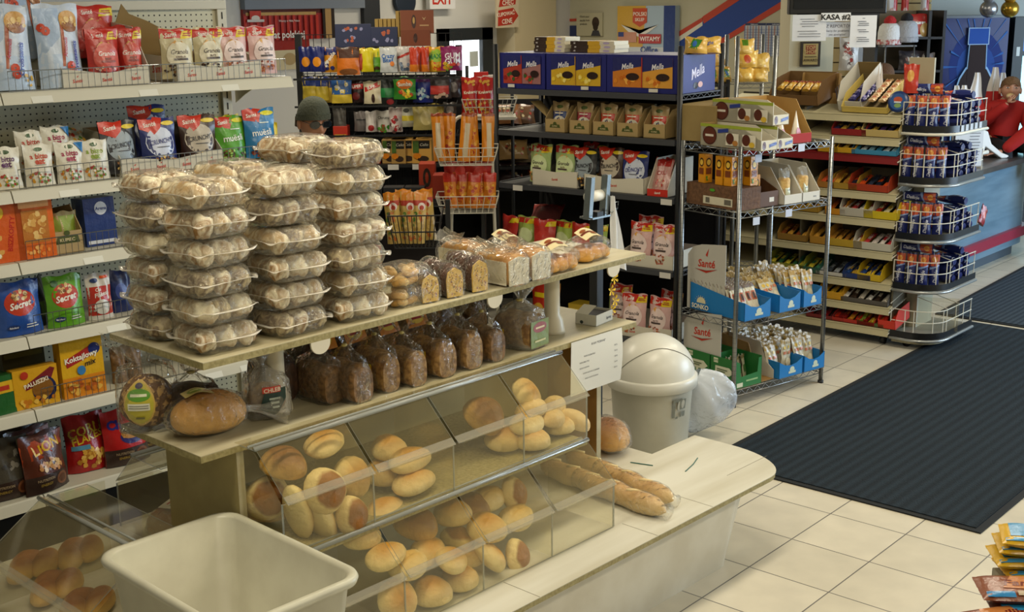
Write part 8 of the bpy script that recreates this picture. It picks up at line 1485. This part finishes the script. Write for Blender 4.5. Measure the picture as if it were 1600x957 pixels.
vs, fs = skinned([J[0]]+J[11:14]+J[15:18], [(0, 1), (1, 2), (2, 3), (0, 4), (4, 5), (5, 6)], [(.18, .14), (.11, .11), (.08, .08), (.062, .062), (.11, .11), (.08, .08), (.062, .062)]); MB().add(vs, fs, M('#23262c', .85, bump=.1), True).obj('trousers', e)
mb = MB()
def cap(u, v):
    a = 2*pi*u; p_ = pi/2*v; k = 1+.012*cos(a*36)*(1-v); zz = .022+.108*sin(p_)
    return (sin(a)*.082*cos(p_)**.75*k, -cos(a)*.100*cos(p_)**.75*k+.004, zz+.004+.026*cos(a)*(1-v))
mb.grid(cap, 72, 16, M('#55594c', .95, bump=.6, scale=90), True, closeu=True)
mb.grid(lambda u, v: (sin(2*pi*u)*.086*(1+.01*cos(2*pi*u*36)), -cos(2*pi*u)*.104+.004, .012+.030*v+.026*cos(2*pi*u)), 72, 3, M('#505447', .95, bump=.6, scale=90), True, closeu=True)
o = mb.obj('knitted_cap', e); o.matrix_local = Hm
mb = MB(); LENS = M('#0c0c0e', .08, coat=1)
for sx in (-1, 1): mb.add([(sx*.034+.029*cos(t)*(1 if abs(cos(t)) < 2 else 1), -.094-.004*cos(t)*sx*0+.006*abs((sx*.034+.029*cos(t))/.06)**2, .012+.021*sin(t)*(1 if sin(t) > 0 else 1.05)) for t in [2*pi*k/18 for k in range(18)]], [tuple(range(18))], LENS); mb.tube([(sx*.062, -.088, .018), (sx*.074, -.04, .018), (sx*.076, .02, .010)], .0022, LENS, 5)
mb.tube([(-.008, -.099, .014), (.008, -.099, .014)], .003, LENS, 5); o = mb.obj('sunglasses', e); o.matrix_local = Hm
mb = MB(); mb.grid(lambda u, v: (sin(pi*(.25+1.5*u)+pi*.0)*.0775*(1), cos(pi*(.25+1.5*u)-pi*0)*-.0+ (.02+.068*sin(pi*u)), -.035+.05*v), 20, 3, M('#5a4a3a', .9, bump=.6, scale=90), True); o = mb.obj('hair', e); o.matrix_local = Hm
# --- child in a red hooded jacket sitting on the counter
RED = M('#b21c18', .75, bump=.25, scale=30); SKC = M('#c8957a', .5, bump=.02)
bx = W.at(1566, 250, Y=1.55); zc = .8405
e = empty('person', W, bx.x, 1.55, zc, -.85, sc=(1.15, 1.15, 1.02)); tag(e, 'small child in a red hooded jacket sitting on the counter, holding bread to the mouth', 'person')
ztop = .62; HCc = ztop-.105
Hc = Matrix.Translation((.015, -.01, HCc)) @ Matrix.Rotation(-.25, 4, 'Z') @ Matrix.Rotation(-.12, 4, 'X')
body = MB(); J = [(0, .03, .07), (0, .04, .20), (0, .04, .34), (0, .02, .43), (.01, 0, HCc-.06), (-.12, .03, .36), (-.19, -.05, .24), (-.06, -.17, .42), (.12, .03, .36), (.17, -.02, .22), (.15, -.14, .12), (-.07, .0, .065), (-.09, -.26, .07), (-.08, -.30, -.16), (.07, .0, .065), (.09, -.26, .07), (.10, -.30, -.16)]
E_ = [(0, 1), (1, 2), (2, 3), (3, 4), (2, 5), (5, 6), (6, 7), (2, 8), (8, 9), (9, 10), (0, 11), (11, 12), (12, 13), (0, 14), (14, 15), (15, 16)]
Rc = [(.085, .07), (.085, .07), (.085, .065), (.036, .036), (.036, .04), (.042, .04), (.032, .032), (.023, .023), (.042, .04), (.032, .032), (.023, .023), (.055, .055), (.045, .045), (.035, .035), (.055, .055), (.045, .045), (.035, .035)]
vs, fs = skinned(J, E_, Rc); body.add(vs, fs, SKC, True); add_head(body, head_mesh(SKC, .068, .080, .098, 1), Hc)
hand(body, J[7], (.35, .1, .6), (.3, .6, -.2), SKC, .62, .8); hand(body, J[10], (.1, -.8, -.3), (0, -.2, -1), SKC, .62); body.obj('body', e)
vs, fs = skinned(J[:11], E_[:3]+E_[4:10], [(.115, .10), (.115, .10), (.105, .09), (.055, .055), (.02, .02), (.062, .06), (.052, .052), (.036, .036), (.062, .06), (.052, .052), (.036, .036)]); MB().add(vs, fs, RED, True).obj('jacket', e)
vs, fs = skinned([J[0]]+J[11:], [(0, 1), (1, 2), (2, 3), (0, 4), (4, 5), (5, 6)], [(.10, .085), (.065, .065), (.055, .055), (.045, .045), (.065, .065), (.055, .055), (.045, .045)]); MB().add(vs, fs, M('#15161c', .85, bump=.1), True).obj('trousers', e)
mb = MB(); mb.grid(lambda u, v: (sin(2*pi*u)*.075*(.75+.25*sin(pi*v)), .03-cos(2*pi*u)*.07*(.8+.2*sin(pi*v)), .375+.06*v), 20, 5, RED, True, closeu=True); mb.obj('hood', e)
HAIR = M('#7a5a3c', .85, bump=1.0, scale=120)
mb = MB(); mb.grid(lambda u, v: (sin(2*pi*u)*.0715*cos(pi/2*v)**.8, -cos(2*pi*u)*.084*cos(pi/2*v)**.8+.004, .100*sin(pi/2*v)+(1-v)*(.035*max(0, cos(2*pi*u))-.045*max(0, -cos(2*pi*u))+.006*sin(14*pi*u))), 40, 12, HAIR, True, closeu=True); o = mb.obj('hair', e); o.matrix_local = Hc
mb = MB()
for sx in (-1, 1):
    c0 = (sx*.028, -.0705, .010); mb.add([(c0[0]+.011*cos(t), c0[1]-.002, c0[2]+.005*sin(t)) for t in [2*pi*k/12 for k in range(12)]], [tuple(range(12))], M('#d8d2cc', .3)); mb.add([(c0[0]+.005*cos(t), c0[1]-.0035, c0[2]+.005*sin(t)) for t in [2*pi*k/12 for k in range(12)]], [tuple(range(12))], M('#2a1c14', .2)); mb.tube([(c0[0]-.014, c0[1]-.003, c0[2]+.016), (c0[0], c0[1]-.006, c0[2]+.020), (c0[0]+.014, c0[1]-.003, c0[2]+.016)], .002, HAIR, 5)
o = mb.obj('eyes', e); o.matrix_local = Hc
o = blob(.055, .028, .030, bread_mat('bite', '#c8a268', '#e6d3a4', .2, 10), 5, .08, .9, 16).obj('bread_piece'); q = e.matrix_basis @ Vector((-.035, -.125, HCc-.075)); o.location = q; o.rotation_euler = (.3, .4, -.3); tag(o, 'pale bread roll held to the mouth of the red jacketed child', 'bread roll')
# --- adult in red at the right edge, arm on the counter
ax = W.at(1640, 250, Y=1.18)
e = empty('person', W, ax.x, 1.02, 0, 0); tag(e, 'person in a red jacket cut by the right picture edge, hand resting on the counter', 'person')
J = [(0, 0, .95), (0, 0, 1.12), (0, 0, 1.36), (0, .02, 1.48), (0, .05, 1.60), (-.14, .10, 1.40), (-.30, .16, 1.14), (-.40, .40, .895), (.16, -.10, 1.40), (.24, -.10, 1.12), (.22, .10, .95), (-.09, 0, .86), (-.10, .02, .47), (-.10, -.02, .06), (-.10, .12, .03), (.09, 0, .86), (.10, .02, .47), (.10, -.02, .06), (.10, .12, .03)]
E_ = [(0, 1), (1, 2), (2, 3), (3, 4), (2, 5), (5, 6), (6, 7), (2, 8), (8, 9), (9, 10), (0, 11), (11, 12), (12, 13), (13, 14), (0, 15), (15, 16), (16, 17), (17, 18)]
body = MB(); vs, fs = skinned(J, E_, Rr); body.add(vs, fs, SKC, True); add_head(body, head_mesh(SKC), Matrix.Translation((0, .07, 1.67)) @ Matrix.Rotation(pi+.3, 4, 'Z')); hand(body, J[7], (-.5, .8, -.12), (0, .1, -1), SKC, 1.0, .25); hand(body, J[10], (0, 1, -.2), (0, 0, -1), SKC); body.obj('body', e)
vs, fs = skinned(J[:11], E_[:3]+E_[4:10], [(.205, .165), (.205, .165), (.20, .15), (.075, .075), (.03, .03), (.085, .08), (.066, .066), (.048, .048), (.085, .08), (.066, .066), (.05, .05)]); MB().add(vs, fs, RED, True).obj('jacket', e)
vs, fs = skinned([J[0]]+J[11:14]+J[15:18], [(0, 1), (1, 2), (2, 3), (0, 4), (4, 5), (5, 6)], [(.18, .14), (.11, .11), (.08, .08), (.062, .062), (.11, .11), (.08, .08), (.062, .062)]); MB().add(vs, fs, M('#1c2338', .85, bump=.1), True).obj('trousers', e)
mb = MB(); mb.grid(lambda u, v: (sin(2*pi*u)*.078*cos(pi/2*v)**.8, cos(2*pi*u)*.098*cos(pi/2*v)**.8-.006, .122*sin(pi/2*v)-(1-v)*.02), 40, 12, HAIR, True, closeu=True); o = mb.obj('hair', e); o.matrix_local = Matrix.Translation((0, .07, 1.67)) @ Matrix.Rotation(.3, 4, 'Z')
# --- till assistant: only the bowed head shows over the boxes
dh = 10.05; p = near(1378, 99, dh); e = empty('person', V, p.x, dh, 0); tag(e, 'person with short brown hair bent low behind the till, only the head showing', 'person'); HH = p.z-.11
J = [(0, .10, .80), (0, .12, .98), (0, .12, HH-.26), (0, .06, HH-.16), (0, .01, HH-.06), (-.17, .12, HH-.27), (-.24, -.02, HH-.56), (-.14, -.20, HH-.62), (.17, .12, HH-.27), (.24, -.02, HH-.56), (.14, -.20, HH-.62), (-.09, .10, .74), (-.10, .05, .42), (-.10, .12, .08), (-.10, -.02, .03), (.09, .10, .74), (.10, .05, .42), (.10, .12, .08), (.10, -.02, .03)]
body = MB(); vs, fs = skinned(J, E_, Rr); body.add(vs, fs, SKC, True); Hb = Matrix.Translation((0, 0, HH)) @ Matrix.Rotation(.5, 4, 'Z') @ Matrix.Rotation(.5, 4, 'X'); add_head(body, head_mesh(SKC, .082, .098, .115), Hb); hand(body, J[7], (.2, -.9, -.2), (0, 0, -1), SKC); hand(body, J[10], (-.2, -.9, -.2), (0, 0, -1), SKC); body.obj('body', e)
vs, fs = skinned(J[:11], E_[:3]+E_[4:10], [(.205, .165), (.205, .165), (.20, .15), (.07, .07), (.03, .03), (.08, .075), (.06, .06), (.048, .048), (.08, .075), (.06, .06), (.048, .048)]); MB().add(vs, fs, M('#8f8878', .8, bump=.1), True).obj('shirt', e)
vs, fs = skinned([J[0]]+J[11:14]+J[15:18], [(0, 1), (1, 2), (2, 3), (0, 4), (4, 5), (5, 6)], [(.18, .14), (.11, .11), (.08, .08), (.062, .062), (.11, .11), (.08, .08), (.062, .062)]); MB().add(vs, fs, M('#23262c', .85, bump=.1), True).obj('trousers', e)
mb = MB(); mb.grid(lambda u, v: (sin(2*pi*u)*.088*cos(pi/2*v)**.8, -cos(2*pi*u)*.104*cos(pi/2*v)**.8+.004, .122*sin(pi/2*v)+(1-v)*(.02*max(0, cos(2*pi*u))-.05*max(0, -cos(2*pi*u)))), 40, 12, M('#5c3f28', .8, bump=1.0, scale=120), True, closeu=True); o = mb.obj('hair', e); o.matrix_local = Hb

# ------------------------------------------------------------------ wafer packs on a low stand, bottom right
p = W.at(1580, 940, D=1); dW = 2.75; q = near(1590, 950, dW); zt = q.z+.025
e = empty('low_stand', V, q.x+.22, dW-.05, 0); tag(e, 'low stand below the picture edge carrying piled wafer packs', 'stand'); MB().box(-.22, .5, -.32, .22, zt-.03, zt, M('#8a8472', .5)).obj('stand_top', e, bev=.003)
for x, y in ((-.19, -.29), (.47, -.29), (-.19, .19), (.47, .19)): MB().box(x-.015, x+.015, y-.015, y+.015, 0, zt-.03, M('#6a6454', .5)).obj('leg', e)
def wafer(c, c2, band, w_=.20, l_=.12, t=.028, word=None):
    mb = MB()
    def f(u, v, s_): x = (u-.5)*w_; y = (v-.5)*l_; e_ = max(0, 1-abs(2*u-1)**5)**.6*(max(0, 1-abs(2*v-1)**8))**.5; return (x, y+.002*sin(30*u)*(abs(2*u-1) > .85), t/2+s_*t/2*e_+.0015*sin(40*v)*(abs(2*u-1) > .8))
    mb.grid(lambda u, v: f(u, v, 1), 20, 14, film(c)); mb.grid(lambda u, v: f(1-u, v, -1), 14, 10, film(c2))
    Sq = lambda u, v, off: (lambda q: (q[0], q[1], q[2]+off))(f((u+1)/2, v, 1)); its = [('r', -.92, .04, .92, .16, band)]
    if word: its = [('r', -.9, .03, -.3, .20, '#2a7ab0'), ('p', [(-.5, .35), (.9, .25), (.9, .85), (-.2, .9)], '#b8743c'), ('t', 'Familijne', .25, .58, .030, '#6a1c14', .05, .02, .3), ('t', 'Wafers', .15, .12, .016, '#e8e4f0', 0, .03), ('r', -.25, .05, .9, .19, '#b9a890'), ('t', 'Wafers', .25, .12, .015, '#2c3a8a', 0, .03)]
    else: its += [('r', -.8, .22, -.2, .9, '#2a86b8'), ('t', 'Wafers', .3, .5, .022, '#f0e8d0', 0, .03, .2)]
    mb.decal(Sq, (w_/2, l_), its); return mb
def wp(px, py, d, mb, nm, rz=0, rx=0, dz=0, gr='wafer packs at the lower right'):
    c = near(px, py, d); return thing1(mb, 'wafer_pack', V, c.x, d, c.z+dz, nm, 'wafer pack', gr, rz, rx)
BRc, YLc = '#6a3018', '#cfa41c'
zz = zt+.001
for (px, d, lv, c, nm, wd, rz) in [(1552, 2.60, 0, BRc, 'brown wafer pack cut by the bottom edge, nearest', 'w', .25), (1610, 2.66, 0, BRc, 'brown wafer pack partly hidden under the others', None, -.1), (1600, 2.70, 1, BRc, 'brown wafer pack with script lettering on top of the pile', 'w', -.12), (1612, 2.88, 0, YLc, 'yellow wafer pack, lowest of the yellow pile', None, .0), (1612, 2.88, 1, YLc, 'yellow wafer pack, second of the yellow pile', None, -.1), (1618, 2.88, 2, YLc, 'yellow wafer pack, third of the yellow pile', None, -.2), (1626, 2.86, 3, YLc, 'yellow wafer pack, topmost of the yellow pile', None, -.28)]:
    x = near(px, 920, d).x; thing1(wafer('#7c401e' if wd else c, c, '#3a88b8', word=wd, w_=.21), 'wafer_pack', V, x+(.02 if lv == 0 else 0), d, zz+.030*lv+(0), nm, 'wafer pack', 'wafer packs at the lower right', rz)
bad = [(k, v) for k, v in LABELS.items() if len(k.split()) > 16 or len(k.split()) < 4]
for k, v in bad: print('LABEL', len(k.split()), k)
for k, v in LABELS.items():
    if len(v) > 1: print('SHARED', len(v), k)
print('OBJS', len([o for o in bpy.data.objects if o.parent is None]), len(bpy.data.objects))
